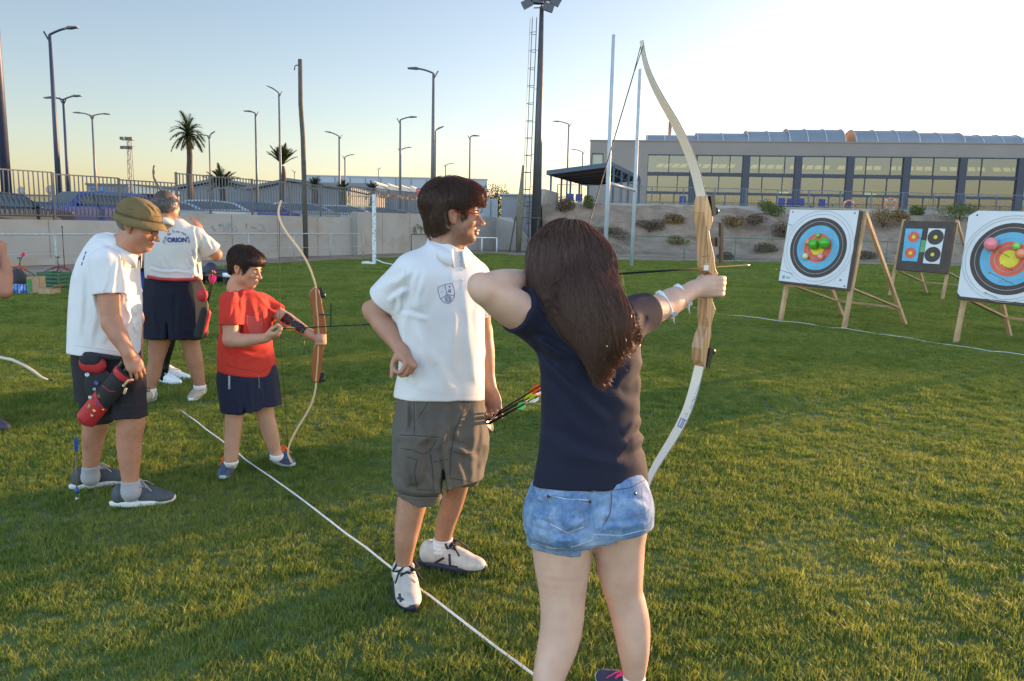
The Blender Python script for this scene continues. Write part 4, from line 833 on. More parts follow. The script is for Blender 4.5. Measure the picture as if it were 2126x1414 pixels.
# ================= TARGETS =================
mpaper = mat('target_paper', (.66, .68, .70), .85, var=.04, vs=2); mtk = mat('target_black', (.075, .062, .055), .8); mtb = mat('target_blue', (.13, .42, .62), .8); mtr_ = mat('target_red', (.68, .14, .08), .8); mty = mat('target_yellow', (.72, .62, .06), .8); mfoam = mat('dark_foam', (.085, .070, .058), .95, var=.15, vs=6, bump=.5, bs=50)
mln = mat('ring_line', (.42, .43, .44), .8); mwd = mat('pine_batten', (.42, .28, .15), .75, var=.25, vs=5, bump=.2, bs=30); mpin = mat('black_pin', (.03, .03, .03), .5)
FRD = V(.645, -.764, 0)
def rubber(c): return mat('balloon', c, .25, var=.03, spec=.6, sss=.2)
def target(name, label, FL, FR, BL, BR, apexR, corners, cut=False, sheet=True):
    FL, FR, BL, BR = [V(q[0], q[1], 0) for q in (FL, FR, BL, BR)]; w = FR-FL; apexL = apexR-w*1.0
    n = nrm(np.cross(w, apexR-FR)); n = n if n[1] < 0 else -n      # outward, towards archers
    st = thing(name.replace('target', 'target')+'_stand', label[1], 'stand', (FL+FR+BL+BR)/4, 'wooden target stands')
    for a, b in ((FL, apexL), (FR, apexR)): mb = MB(); mb.beam(a, b, .055, .075, up=n); mb.build('leg', mwd, st)
    for a, b in ((BL, apexL), (BR, apexR)): mb = MB(); mb.beam(a, b-V(0, 0, .03), .05, .07, up=n); mb.build('leg', mwd, st)
    u = .28
    def at(a, b, u): return a+(b-a)*u
    for (a, b), nm in (((at(FL, apexL, .33)+n*.04, at(FR, apexR, .33)+n*.04), 'front_bar'), ((at(BL, apexL, .16), at(BR, apexR, .16)), 'rear_bar'), ((at(FL, apexL, .35), at(BL, apexL, .16)), 'side_brace'), ((at(FR, apexR, .35), at(BR, apexR, .16)), 'side_brace')):
        mb = MB(); mb.beam(a, b, .07, .03); mb.build(nm, mwd, st)
    th = .13; pf = FR+n*(.05+th)
    cs = [PPL(x, y, pf, n) for x, y in corners]   # TL TR BR BL
    t = thing(name, label[0], 'target', sum(cs)/4)
    mb = MB(); mb.prism(cs, -n*th); mb.build('foam_board', mfoam, t)
    return t, cs, n, st
def face_pt(cs, u, v): return (cs[0]*(1-u)+cs[1]*u)*(1-v)+(cs[3]*(1-u)+cs[2]*u)*v
def rings(t, c, X, Y, n, rs, off=.006, name='target_face', base=None):
    mb = MB(); ms = []; k = 0
    if base is not None: mb.add([q+n*.003 for q in base], [tuple(range(len(base)))], 0); ms.append(mpaper); k = 1
    for i, (r, m) in enumerate(rs):
        N = 56; mb.add([c+(X*math.cos(a)+Y*math.sin(a))*r+n*(off+.0012*i) for a in np.linspace(0, 2*math.pi, N, endpoint=False)], [tuple(range(N))], k); ms.append(m); k += 1
    return mb.build(name, ms, t, fix=False)
def ring_lines(t, c, X, Y, n, rs, off):
    mb = MB(); N = 56
    for r in rs:
        vs = [c+(X*math.cos(a)+Y*math.sin(a))*q+n*off for q in (r-.0035, r+.0035) for a in np.linspace(0, 2*math.pi, N, endpoint=False)]
        mb.add(vs, [(i, (i+1) % N, N+(i+1) % N, N+i) for i in range(N)])
    mb.build('ring_line', mln, t, fix=False)
def balloon(label, c, r, col, tailv=(0, 0, -1), cat='balloon'):
    t = thing('balloon', label, cat, c, 'balloons pinned to the targets'); mb = MB(); mb.ball(c, r, 20, sc=(1, 1, 1.08)); mb.lathe(V(*c)-V(0, 0, r*1.18), (0, 0, 1), [(.001, 0), (r*.12, .0), (r*.06, r*.08), (r*.2, r*.2)], 8); mb.build('skin', rubber(col), t)
def stuck_arrow(label, imp, n, L=.55, col=(.7, .6, .1), tilt=.04, dep=None):
    d = nrm(n+V(0, 0, tilt)); e = imp+d*L; t = thing('arrow', label, 'arrow', imp, 'arrows stuck in the targets'); mb = MB(); mb.tube([imp, e], .0035, 6); mb.build('shaft', mpin, t)
    mb = MB(); x, y, _ = frame(d)
    for k in range(3):
        a = 2.09*k+.5; q = x*math.cos(a)+y*math.sin(a); f0 = e-d*.09; mb.prism([f0, f0+d*.03+q*.014, f0+d*.065+q*.014, f0+d*.075], np.cross(d, q)*.001)
    mb.build('fletching', mat('arrow_vane', col, .5), t); mb = MB(); mb.tube([e, e+d*.015], .004, 6); mb.build('nock', mat('arrow_nock', (.75, .6, .1), .4), t)
F1L, F1R, B1L, B1R = PZ(1620, 668), PZ(1752, 684), PZ(1750, 657), PZ(1880, 675)
sdn = nrm(V(*(B1R-F1R))); pln = V(-sdn[1], sdn[0], 0); AP1 = PPL(1797, 438, F1R, pln)
t1, c1, n1, s1_ = target('archery_target', ('nearest archery target, round face on a dark foam board with green balloons', 'wooden A frame stand carrying the nearest round target'), F1L, F1R, B1L, B1R, AP1, [(1641, 434), (1784, 436), (1757, 603), (1616, 587)])
X1 = nrm(c1[1]-c1[0]); Y1 = nrm(np.cross(n1, X1)); Y1 = Y1 if Y1[2] > 0 else -Y1
cc = PPL(1698, 514.5, c1[0], n1); pb = [face_pt(c1, u, v) for u, v in ((.0, .005), (1, .005), (1, .975), (0, .97))]
FRR = [(.50, mtk), (.372, mtb), (.244, mtr_), (.122, mty)]
rings(t1, cc, X1, Y1, n1, FRR, base=pb); ring_lines(t1, cc, X1, Y1, n1, (.183, .305, .435, .56, .615), .014)
mb = MB(); 
for u, v in ((.05, .04), (.95, .04), (.97, .95), (.5, .975)): mb.lathe(face_pt(c1, u, v)+n1*.004, n1, [(.012, 0), (.012, .006)], 10)
mb.build('pin', mpin, t1); mb = MB(); mb.prism([face_pt(c1, u, v)+n1*.005 for u, v in ((.05, .895), (.09, .895), (.09, .935), (.05, .935))], n1*.001); mb.build('blue_mark', mtb, t1)
mb = MB(); mb.prism([face_pt(c1, u, v)+n1*.005 for u, v in ((.11, .905), (.17, .905), (.17, .93), (.11, .93))], n1*.001); mb.build('grey_print', mln, t1); mb = MB(); q = face_pt(c1, .9, .88); mb.lathe(q+n1*.004, n1, [(.02, 0), (.02, .001)], 9); mb.build('brown_stamp', mat('brown_print', (.35, .22, .15), .8), t1)
def onf(px, py, c, n, off): return PPL(px, py, c[0]+n*off, n)
GRN = (.07, .42, .03)
for px, py, r, col, lab in ((1689, 507, .083, GRN, 'big green balloon on the nearest target, left of its twin'), (1711, 504.5, .090, GRN, 'big green balloon on the nearest target, right of its twin'), (1698, 489, .034, (.15, .55, .1), 'small green balloon above the two big green ones'), (1703, 533, .05, (.80, .30, .32), 'small pink balloon low on the nearest target'), (1672, 532, .05, (.75, .66, .35), 'cream yellow balloon at the lower left of the red ring'), (1677, 503, .05, (.75, .28, .12), 'orange balloon half behind the left green balloon')): balloon(lab, onf(px, py, c1, n1, r+.02), r, col)
stuck_arrow('arrow high on the left edge of the nearest target', onf(1644, 468, c1, n1, 0), n1); stuck_arrow('arrow low on the left edge of the nearest target', onf(1646, 569, c1, n1, 0), n1)
# target 3 (right edge)
F3L = V(*PZ(1984, 713)); F3R = F3L+FRD*1.2; B3L = V(*PZ(2097, 698)); B3R = B3L+(B1R-B1L); AP3 = F3R+(AP1-F1R)
t3, c3, n3, s3_ = target('archery_target', ('archery target cut by the right edge, round face with pink balloon and clipped corner', 'wooden A frame stand under the target at the right edge'), F3L, F3R, B3L, B3R, AP3, [(2013, 437), (2203, 441), (2172, 640), (1986, 620)])
X3 = nrm(c3[1]-c3[0]); Y3 = nrm(np.cross(n3, X3)); Y3 = Y3 if Y3[2] > 0 else -Y3; cc3 = PPL(2096, 538, c3[0], n3)
rings(t3, cc3, X3, Y3, n3, FRR, base=[face_pt(c3, u, v) for u, v in ((.10, .0), (1, .0), (1, .97), (.04, .97), (0, .93), (0, .06))]); ring_lines(t3, cc3, X3, Y3, n3, (.183, .305, .435, .56, .60), .014)
mb = MB(); mb.lathe(face_pt(c3, .1, .05)+n3*.004, n3, [(.012, 0), (.012, .006)], 10); mb.build('pin', mpin, t3)
for px, py, r, col, lab in ((2057, 507, .088, (.85, .25, .28), 'pink balloon on the black ring of the right edge target'), (2110, 511, .05, (.25, .60, .12), 'small green balloon on the red ring of the right edge target'), (2119, 527, .065, (.85, .30, .15), 'orange balloon beside the yellow centre of the right edge target')): balloon(lab, onf(px, py, c3, n3, r+.02), r, col)
for px, py, lab in ((2096, 534, 'arrow stuck in the yellow centre of the right edge target'), (2103, 562, 'arrow stuck low in the red ring of the right edge target'), (2078, 577, 'arrow stuck in the lower blue ring of the right edge target'), (2104, 590, 'arrow stuck in the lower black ring of the right edge target'), (2070, 618, 'lowest arrow in the white border of the right edge target')): stuck_arrow(lab, onf(px, py, c3, n3, 0), n3, .5)
# target 2 (dark)
F2R = V(*PZ(1956, 623)); F2L = F2R-FRD*1.25; B2R = F2R+(B1R-F1R)*.95; B2L = F2L+(B1L-F1L)*.95; AP2 = F2R+(AP1-F1R)*1.0
t2, c2, n2, s2_ = target('archery_target', ('dark square foam target with a blue and a white sheet of small faces', 'wooden A frame stand behind the dark square target, farthest of the three'), F2L, F2R, B2L, B2R, AP2, [(1877, 458), (1983, 461), (1966, 568), (1859, 560)])
def z4(x, y): return 1580+x/3.894, 400+y/3.894
X2 = nrm(c2[1]-c2[0]); Y2 = nrm(np.cross(n2, X2)); Y2 = Y2 if Y2[2] > 0 else -Y2
for quad, m, nm in (([(1170, 290), (1308, 293), (1262, 557), (1138, 550)], mtb, 'blue_sheet'), ([(1355, 288), (1490, 292), (1442, 578), (1308, 570)], mpaper, 'white_sheet'), ([(1298, 384), (1336, 386), (1328, 482), (1280, 480)], mat('green_sheet', (.13, .36, .16), .8), 'green_sheet')):
    mb = MB(); mb.prism([onf(*z4(*q), c2, n2, .003) for q in quad], n2*.002); mb.build(nm, m, t2)
for x, y, rs_ in ((1235, 358, [(.135, mtr_), (.045, mty)]), (1209, 488, [(.135, mtr_), (.045, mty)]), (1412, 360, [(.185, mtk), (.045, mty)]), (1387, 500, [(.185, mtk), (.045, mty)])): rings(t2, onf(*z4(x, y), c2, n2, .0), X2, Y2, n2, rs_, off=.008, name='small_face')
stuck_arrow('arrow stuck in the upper small face of the dark target', onf(*z4(1300, 372), c2, n2, 0), n2, .4)

# ================= GEAR ON THE GRASS (LEFT) =================
def gp(px, py, z=0.0): return V(*PZ(px, py, z))
mgc_ = mat('green_crate_plastic', (.012, .10, .045), .45)
def crate():
    Y = 16.4; a = P(88, 605, Y); b = P(139, 605, Y); t = thing('crate', 'dark green slatted plastic crate on the grass', 'crate', ((a[0]+b[0])/2, Y, 0)); w = b[0]-a[0]; d = .42; h = .37; cx = (a[0]+b[0])/2; mb = MB(); rz = -.25; X = V(math.cos(rz), math.sin(rz), 0); Yv = V(-X[1], X[0], 0); c = V(cx, Y+.1, 0)
    for sx in (-1, 1):
        for sy in (-1, 1): mb.box(c+X*sx*w/2+Yv*sy*d/2+V(0, 0, h/2), (.035, .035, h), X=X, Y=Yv, Z=V(0, 0, 1))
    mb.box(c+V(0, 0, .012), (w, d, .02), X=X, Y=Yv, Z=V(0, 0, 1))
    for s_ in (-1, 1):
        for k, z in enumerate((.03, .12, .20, .28, .35)): mb.box(c+Yv*s_*d/2+V(0, 0, z), (w, .018, .05 if k < 4 else .04), X=X, Y=Yv, Z=V(0, 0, 1)); mb.box(c+X*s_*w/2+V(0, 0, z+.001), (.018, d, .05 if k < 4 else .04), X=X, Y=Yv, Z=V(0, 0, 1))
        for k in range(1, 6): mb.box(c+Yv*s_*(d/2-.002)+X*(w*(k/6-.5))+V(0, 0, h/2), (.014, .02, h-.03), X=X, Y=Yv, Z=V(0, 0, 1)); mb.box(c+X*s_*(w/2-.002)+Yv*(d*(k/6-.5))+V(0, 0, h/2), (.02, .014, h-.03), X=X, Y=Yv, Z=V(0, 0, 1))
    mb.build('body', mgc_, t)
crate()
mcard = mat('cardboard', (.36, .25, .15), .85, var=.12, vs=8)
def obox(name, label, cat, px, py, Y, size, rz, m, flap=True, extra=None):
    p = P(px, py, Y); c = V(p[0], Y, 0); t = thing(name, label, cat, c); X = V(math.cos(rz), math.sin(rz), 0); Yv = V(-X[1], X[0], 0); w, d, h = size; mb = MB(); th = .012
    mb.box(c+V(0, 0, th/2+.005), (w, d, th), X=X, Y=Yv, Z=V(0, 0, 1))
    for s_ in (-1, 1): mb.box(c+Yv*s_*(d/2)+V(0, 0, h/2+.01), (w, th, h), X=X, Y=Yv, Z=V(0, 0, 1)); mb.box(c+X*s_*(w/2-.001)+V(0, 0, h/2+.012), (th, d-.02, h), X=X, Y=Yv, Z=V(0, 0, 1))
    mb.build('body', m, t)
    if flap:
        mb = MB(); e = c+X*w/2+V(0, 0, h); mb.prism([e-Yv*d/2, e+Yv*d/2, e+Yv*d/2+X*.1+V(0, 0, .07), e-Yv*d/2+X*.1+V(0, 0, .07)], V(0, 0, .008)); mb.build('flap', m, t)
    if extra: mb = MB(); mb.prism([c-Yv*(d/2+.01)+X*w*u+V(0, 0, h*v) for u, v in ((-.45, .15), (-.1, .15), (-.1, .9), (-.45, .9))], -Yv*.002); mb.build('print', extra, t)
    return t
obox('cardboard_box', 'tall open cardboard box with a green printed side, left of the green crate', 'box', 77, 608, 15.6, (.22, .26, .33), .1, mcard, False, mat('green_print', (.05, .22, .06), .7))
obox('cardboard_box', 'low open cardboard tray in front of the green crate', 'box', 103, 608, 15.4, (.26, .26, .13), -.15, mcard, True)
mwat = mat('blue_bottle_film', (.03, .13, .42), .25, var=.5, vs=18, col2=(.35, .5, .7), c2s=12, spec=.7)
for px, lab in ((35, 'pack of blue wrapped water bottles, partly behind the bare arm'), (54, 'pack of blue wrapped water bottles beside the cardboard box')):
    p = P(px, 610, 15.5); t = thing('bottle_pack', lab, 'water bottles', (p[0], 15.5, 0), 'packs of water bottles'); mb = MB()
    for i in range(3):
        for j in range(2): mb.lathe(V(p[0]-.065+i*.065, 15.5+j*.065, .0), (0, 0, 1), [(.028, 0), (.032, .02), (.032, .13), (.014, .17), (.014, .19)], 10)
    mb.build('bottles', mwat, t)
# dark bag on stool
p = P(38, 590, 16.6); t = thing('bag', 'dark rounded bag below the red bow, by the bare arm', 'bag', (p[0], 16.6, 0)); mb = MB(); mb.lathe(V(p[0], 16.6, .0), (0, 0, 1), [(.08, 0), (.13, .03), (.15, .16), (.14, .28), (.10, .37), (.03, .40)], 16); mb.build('body', mat('black_nylon', (.03, .03, .038), .7, bump=.4, bs=20), t); mb = MB(); mb.tube([V(p[0]-.08, 16.6, .37), V(p[0]-.03, 16.55, .44), V(p[0]+.07, 16.6, .37)], .012, 6); mb.build('handle', mat('bag_strap', (.05, .05, .05), .8), t)
mred_r = mat('red_anodised', (.28, .03, .03), .35, .4); mcarb = mat('black_carbon', (.02, .02, .022), .35); mlimb = mat('dark_limb', (.06, .06, .065), .4)
def rest_bow(label, pts, Y, m, st):
    q = [V(*P(x, y, Y)) for x, y in pts]; n = len(q); t = thing('recurve_bow', label, 'bow', q[n//2], 'bows resting on stands'); k = n//2; mb = MB(); mb.tube(q[k-2:k+3], [.014, .025, .02, .025, .014], 8); mb.build('riser', m, t)
    for a in (q[:k-1], q[k+2:]): mb = MB(); mb.tube(a, .009, 6); mb.build('limb', mlimb, t)
    mb = MB(); c = q[k]; mb.tube([c, c+V(-.0, 0, .2)], .008, 6); mb.box(c+V(-.0, 0, .2), (.10, .02, .02)); mb.build('sight', mcarb, t)
    if st: mb = MB(); mb.tube([q[k+1], q[k+1]+V(.0, .0, .85)], .009, 6); mb.tube([q[k+1]+V(0, 0, .85), q[k+1]+V(0, 0, .9)], .014, 8); mb.build('stabiliser', mcarb, t)
    s = thing('bow_stand', 'thin tripod stand under the '+('dark red bow with a long upright stabiliser' if st else 'bright red bow by the bare arm'), 'stand', (c[0], Y, 0), 'bow stands'); mb = MB()
    for a in (.3, 2.4, 4.5): mb.tube([V(c[0]+.25*math.cos(a), Y+.25*math.sin(a), 0), V(c[0], Y, c[2]-.02)], .007, 5)
    mb.build('legs', mcarb, s)
rest_bow('dark red recurve bow with long upright stabiliser on a stand behind the green crate', [(84, 568), (95, 563), (106, 558), (113, 555), (121, 553), (134, 556), (145, 562), (152, 567), (160, 574)], 17.2, mred_r, True)
rest_bow('bright red recurve bow on a stand partly behind the bare arm', [(10, 558), (18, 556), (26, 554), (34, 554), (42, 555), (50, 558), (58, 563), (66, 567), (73, 573)], 17.0, mat('bright_red_riser', (.5, .05, .02), .4), False)
p = V(*P(38, 553, 17)); e = V(*P(50, 522, 17)); t = thing('arrow', 'upright arrow with bright red fletching by the red bow', 'arrow', p, 'loose arrows'); d = nrm(e-p); mb = MB(); mb.tube([p, e-d*.02], .006, 5); mb.build('shaft', mcarb, t); mb = MB(); mb.lathe(e-d*.13, d, [(.004, 0), (.035, .03), (.035, .09), (.004, .11)], 6, smooth=False); mb.build('fletching', mat('red_feather', (.75, .03, .08), .6), t)
# tube and bag on the grass
Y = 18.5; a = P(492, 570, Y); b = P(416, 571, Y); t = thing('white_tube', 'white plastic tube with a black end sleeve lying on the grass behind the boy', 'tube', ((a[0]+b[0])/2, Y, 0)); z = max(.09, a[2]-.02)
mb = MB(); mb.tube([V(a[0]+.12, Y, z), V(a[0]-.45, Y, z)], .055, 14); mb.build('tube', M['whitepaint'], t); mb = MB(); mb.tube([V(a[0]-.33, Y, z-.02), V(b[0]+.05, Y, z-.02)], .085, 14); mb.build('sleeve', mcarb, t); mb = MB(); mb.tube([V(b[0]+.05, Y, z), V(b[0]-.03, Y, z)], .11, 14); mb.build('cap', mat('bright_blue_cap', (.02, .18, .42), .4), t)
for dx in (.35, 1.0):
    mb = MB(); mb.box((a[0]-dx*.8, Y, (z-.06)/2), (.04, .2, z-.06)); mb.build('foot', mcarb, t)
t = thing('sports_bag', 'small dark bag behind the blue end of the white tube', 'bag', (b[0]+.15, Y+.4, 0)); mb = MB(); mb.ball(V(b[0]+.1, Y+.4, .26), .17, 14, sc=(1.1, .8, 1.5)); mb.ball(V(b[0]+.35, Y+.4, .2), .15, 14, sc=(1.7, .7, 1.1)); mb.build('body', mat('navy_nylon', (.02, .025, .05), .6, bump=.4, bs=18), t)
p = gp(140, 658); t = thing('paper_scrap', 'tiny white scrap lying on the grass left of the man in the bucket hat', 'litter', p); mb = MB(); mb.prism([p+V(0, 0, .03), p+V(.05, .02, .035), p+V(.04, .06, .05), p+V(0, .05, .04)], V(0, 0, .004)); mb.build('paper', M['whitepaint'], t)
# blue ground marker arrow planted in the grass
p = gp(160, 1040); Y = p[1]; t = thing('planted_arrow', 'blue fletched arrow planted upright in the grass behind the man in the bucket hat', 'arrow', p, 'loose arrows'); top = V(*P(157, 906, Y)); top[1] = Y; d = nrm(top-p)
mb = MB(); mb.tube([p, top-d*.08], .0042, 8); mb.build('shaft', mat('olive_shaft', (.14, .12, .05), .5), t)
mb = MB(); L = np.linalg.norm(top-p)
for k in range(3):
    a = 2.09*k+.3; q = V(math.cos(a), math.sin(a), 0); f0 = top-d*.095; mb.prism([f0, f0+d*.02+q*.012, f0+d*.075+q*.013, f0+d*.095+q*.002], V(-q[1], q[0], 0)*.0015)
mb.build('fletching', mat('blue_vane', (.01, .09, .42), .5), t); mb = MB(); mb.tube([p+d*.045, p+d*.075], .010, 8); mb.build('collar', mat('blue_vane', (.01, .09, .42), .5), t); mb = MB(); mb.ball(p+V(0, 0, .012), .014, 10); mb.build('tip', mat('chrome_tip', (.8, .8, .8), .15, 1), t)
# ================= IMPLICIT-SURFACE SCULPTING =================
def rodr(axis, ang):
    a = nrm(axis); c, s_ = math.cos(ang), math.sin(ang); K = np.array([[0, -a[2], a[1]], [a[2], 0, -a[0]], [-a[1], a[0], 0]])
    return np.eye(3)*c+s_*K+(1-c)*np.outer(a, a)
_NG = np.random.default_rng(11).random((32, 32, 32)).astype(np.float32)
def noise3(p, s_):
    u = p/s_; i = np.floor(u).astype(int); f = u-i; f = f*f*(3-2*f); i0 = i % 32; i1 = (i+1) % 32
    def g(a, b, c): return _NG[a, b, c]
    x0, y0, z0 = i0[:, 0], i0[:, 1], i0[:, 2]; x1, y1, z1 = i1[:, 0], i1[:, 1], i1[:, 2]; fx, fy, fz = f[:, 0], f[:, 1], f[:, 2]
    a = g(x0, y0, z0)*(1-fx)+g(x1, y0, z0)*fx; b = g(x0, y1, z0)*(1-fx)+g(x1, y1, z0)*fx; c = g(x0, y0, z1)*(1-fx)+g(x1, y0, z1)*fx; d = g(x0, y1, z1)*(1-fx)+g(x1, y1, z1)*fx
    return (a*(1-fy)+b*fy)*(1-fz)+(c*(1-fy)+d*fy)*fz-.5
class SDF:
    def __init__(s, cover=None): s.p = []; s.disp = None; s.cov = cover
    tag = 'x'
    def _add(s, fn, lo, hi, k, op): s.tg = getattr(s, 'tg', [])+[s.tag]; s.p.append((fn, np.asarray(lo)-k-.012, np.asarray(hi)+k+.012, k, op)); return s
    def cap(s, a, b, ra, rb=None, k=.02, op='+', flat=None):
        a = np.asarray(a, float); b = np.asarray(b, float); rb = ra if rb is None else rb; ab = b-a; L2 = ab@ab+1e-12
        if flat is not None: fa = nrm(flat[0]); fs = flat[1]
        def fn(p):
            v = p-a; t = np.clip(v@ab/L2, 0, 1); v = v-t[:, None]*ab; r = ra+(rb-ra)*t
            if flat is not None: v = v+np.outer(v@fa*(1/fs-1), fa); return (np.sqrt((v*v).sum(1))-r)*min(1, fs)
            return np.sqrt((v*v).sum(1))-r
        r = max(ra, rb)*(1 if flat is None else max(1, flat[1])); return s._add(fn, np.minimum(a, b)-r, np.maximum(a, b)+r, k, op)
    def chain(s, pts, k=.02, op='+', flat=None):   # [(point, radius)] one smooth limb
        P0 = np.array([q[0] for q in pts], float); R0 = np.array([q[1] for q in pts], float); n = len(pts)
        if n > 2:
            Pp = np.vstack([2*P0[0]-P0[1], P0, 2*P0[-1]-P0[-2]]); Rp = np.r_[R0[0], R0, R0[-1]]; a = []; b = []
            for i in range(1, n):
                for t in np.linspace(0, 1, 4, endpoint=False):
                    c = np.array([-t+2*t*t-t**3, 2-5*t*t+3*t**3, t+4*t*t-3*t**3, t**3-t*t])/2; a.append(c@Pp[i-1:i+3]); b.append(c@Rp[i-1:i+3])
            a.append(P0[-1]); b.append(R0[-1]); P0 = np.array(a); R0 = np.array(b)
        if flat is not None: fa = nrm(flat[0]); fs = flat[1]
        def fn(p):
            d = np.full(len(p), 9.)
            for i in range(len(P0)-1):
                a = P0[i]; ab = P0[i+1]-a; v = p-a; t = np.clip(v@ab/(ab@ab+1e-12), 0, 1); v = v-t[:, None]*ab; r = R0[i]+(R0[i+1]-R0[i])*t
                if flat is not None: v = v+np.outer(v@fa*(1/fs-1), fa)
                d = np.minimum(d, (np.sqrt((v*v).sum(1))-r)*(1 if flat is None else min(1, fs)))
            return d
        m = R0.max()*(1 if flat is None else max(1, flat[1])); return s._add(fn, P0.min(0)-m, P0.max(0)+m, k, op)
    def sleeve(s, a, b, t, r0, r1, k=.03, tilt=(0, 0, 0), arm=.05, hollow=True):   # tube of cloth cut square at fraction t, hollow at its end
        a = np.asarray(a, float); b = np.asarray(b, float); d = nrm(b-a); L = np.linalg.norm(b-a); c = a+d*L*t; s.chain([(a, r0), (a+d*L*t*.5, (r0+r1)/2), (c+d*.03, r1)], k)
        pn = nrm(d+V(*tilt)); cl = c+d*.075; s._add(lambda p: np.maximum(-((p-c)@pn), np.maximum(np.sqrt((((p-c)-np.outer((p-c)@d, d))**2).sum(1))-(r1+.016), np.abs((p-cl)@d)-.095)), cl-.2, cl+.2, .004, '-'); hollow and s.cap(c-d*.010, c+d*.1, r1-.009, r1-.007, .003, '-'); return c
    def ell(s, c, r, R=None, k=.02, op='+'):
        c = np.asarray(c, float); r = np.asarray(r, float); R = np.eye(3) if R is None else np.asarray(R)   # rows of R = local axes
        def fn(p):
            q = (p-c)@R.T; k0 = np.sqrt(((q/r)**2).sum(1)); k1 = np.sqrt(((q/r**2)**2).sum(1))+1e-9; return k0*(k0-1)/k1
        m = r.max(); return s._add(fn, c-m, c+m, k, op)
    def loft(s, st, X, k=.02, op='+', n=2.0, Z=(0, 0, 1), cap_r=.01):
        """st: [(centre, half width along X, half depth)] ordered along Z"""
        X = nrm(X); Z = nrm(Z); Yv = np.cross(Z, X); st = sorted(st, key=lambda q: np.asarray(q[0])@Z); C_ = np.array([q[0] for q in st], float); h = C_@Z; cx = C_@X; cy = C_@Yv; A = np.array([q[1] for q in st], float); B = np.array([q[2] for q in st], float)
        hh = np.linspace(h[0], h[-1], 90)
        def sm(v):
            w_ = np.interp(hh, h, v); kk = np.ones(9)/9; pad = np.r_[2*w_[0]-w_[1:9][::-1], w_, 2*w_[-1]-w_[-9:-1][::-1]]; return np.convolve(pad, kk, 'same')[8:-8]
        A_, B_, CX, CY = sm(A), sm(B), sm(cx), sm(cy)
        def fn(p):
            z = p@Z; a = np.interp(z, hh, A_); b = np.interp(z, hh, B_); x = np.abs(p@X-np.interp(z, hh, CX))/a; y = np.abs(p@Yv-np.interp(z, hh, CY))/b
            q = (np.sqrt(x*x+y*y) if n == 2 else (x**n+y**n)**(1/n)); d = (q-1)*np.minimum(a, b); e = np.maximum(z-hh[-1], hh[0]-z)+cap_r
            return np.where((d > 0) & (e > 0), np.sqrt(np.maximum(d, 0)**2+np.maximum(e, 0)**2), np.maximum(d, e)) - (cap_r if cap_r else 0)*0
        m = max(A.max(), B.max()); lo = C_.min(0)-m; hi = C_.max(0)+m; return s._add(fn, lo, hi, k, op)
    def plane(s, p0, nn, k=.004, op='-'):   # removes the half space on the +nn side
        p0 = np.asarray(p0, float); nn = nrm(nn)
        return s._add(lambda p: -((p-p0)@nn), V(-99, -99, -99), V(99, 99, 99), k, op)
    def boxcut(s, p0, nn, c, r, k=.004):  # half space cut limited to a sphere
        p0 = np.asarray(p0, float); nn = nrm(nn); c = np.asarray(c, float)
        return s._add(lambda p: np.maximum(-((p-p0)@nn), np.sqrt(((p-c)**2).sum(1))-r), c-r, c+r, k, '-')
    def leg(s, pts, k=.02): s.tag = 'leg'; s.chain(pts, k); s.tag = 'x'; return s
    def sub(s, *tags): o = SDF(); o.p = [q for q, t in zip(s.p, s.tg) if t in tags]; return o
    def ops(s):
        if s.cov is None: return s.p
        return [q for q in s.p if q[4] == '+']+[(None, V(-99, -99, -99), V(99, 99, 99), 0, 'c')]+[q for q in s.p if q[4] == '-']
    def docov(s, d, p):
        m = np.abs(d) < .06; bd = s.cov.eval(p[m]); d = d.copy(); d[m] = np.minimum(d[m], np.maximum(bd-.007, d[m]-.022)); return d
    def comb(s, d, dp, k, op):
        if op == '+': h = np.maximum(k-np.abs(d-dp), 0)/max(k, 1e-6); return np.minimum(d, dp)-h*h*k*.25
        dp = -dp; h = np.maximum(k-np.abs(d-dp), 0)/max(k, 1e-6); return np.maximum(d, dp)+h*h*k*.25
    def eval(s, p):
        d = np.full(len(p), 1.0)
        if len(p) > 3000 and s.cov is None:
            for fn, lo, hi, k, op in s.p:
                m = ((p > lo-.05) & (p < hi+.05)).all(1)
                if m.any(): d[m] = s.comb(d[m], fn(p[m]), k, op)
            return d
        for fn, lo, hi, k, op in s.ops(): d = s.docov(d, p) if op == 'c' else s.comb(d, fn(p), k, op)
        return d
    def grad(s, p, e=.002):
        g = np.stack([s.eval(p+V(*(e if i == j else 0 for j in range(3))))-s.eval(p-V(*(e if i == j else 0 for j in range(3)))) for i in range(3)], 1); return g/(np.linalg.norm(g, axis=1, keepdims=True)+1e-9)
    def mesh(s, res):
        los = np.array([q[1] for q in s.p if q[4] == '+']); his = np.array([q[2] for q in s.p if q[4] == '+']); B = 8; lo = los.min(0)-res*3; hi = his.max(0)+res*3
        nb = np.ceil((hi-lo)/(res*B)).astype(int)+1
        ii = np.stack(np.meshgrid(*[np.arange(q) for q in nb], indexing='ij'), -1).reshape(-1, 3); bl = lo+ii*B*res; bh = bl+(B-1)*res; cen = (bl+bh)/2
        d = s.eval(cen); rad = B*res*.87
        act = np.abs(d) < rad*1.5+.012; N = nb*B; D = np.empty(tuple(N), np.float32)
        D.reshape(nb[0], B, nb[1], B, nb[2], B)[:] = np.sign(d).reshape(tuple(nb))[:, None, :, None, :, None]
        ia = ii[act]; bl = bl[act]; bh = bh[act]; off = np.stack(np.meshgrid(*[np.arange(B)]*3, indexing='ij'), -1).reshape(-1, 3)*res; m = len(ia); F = np.full((m, B**3), 1.0)
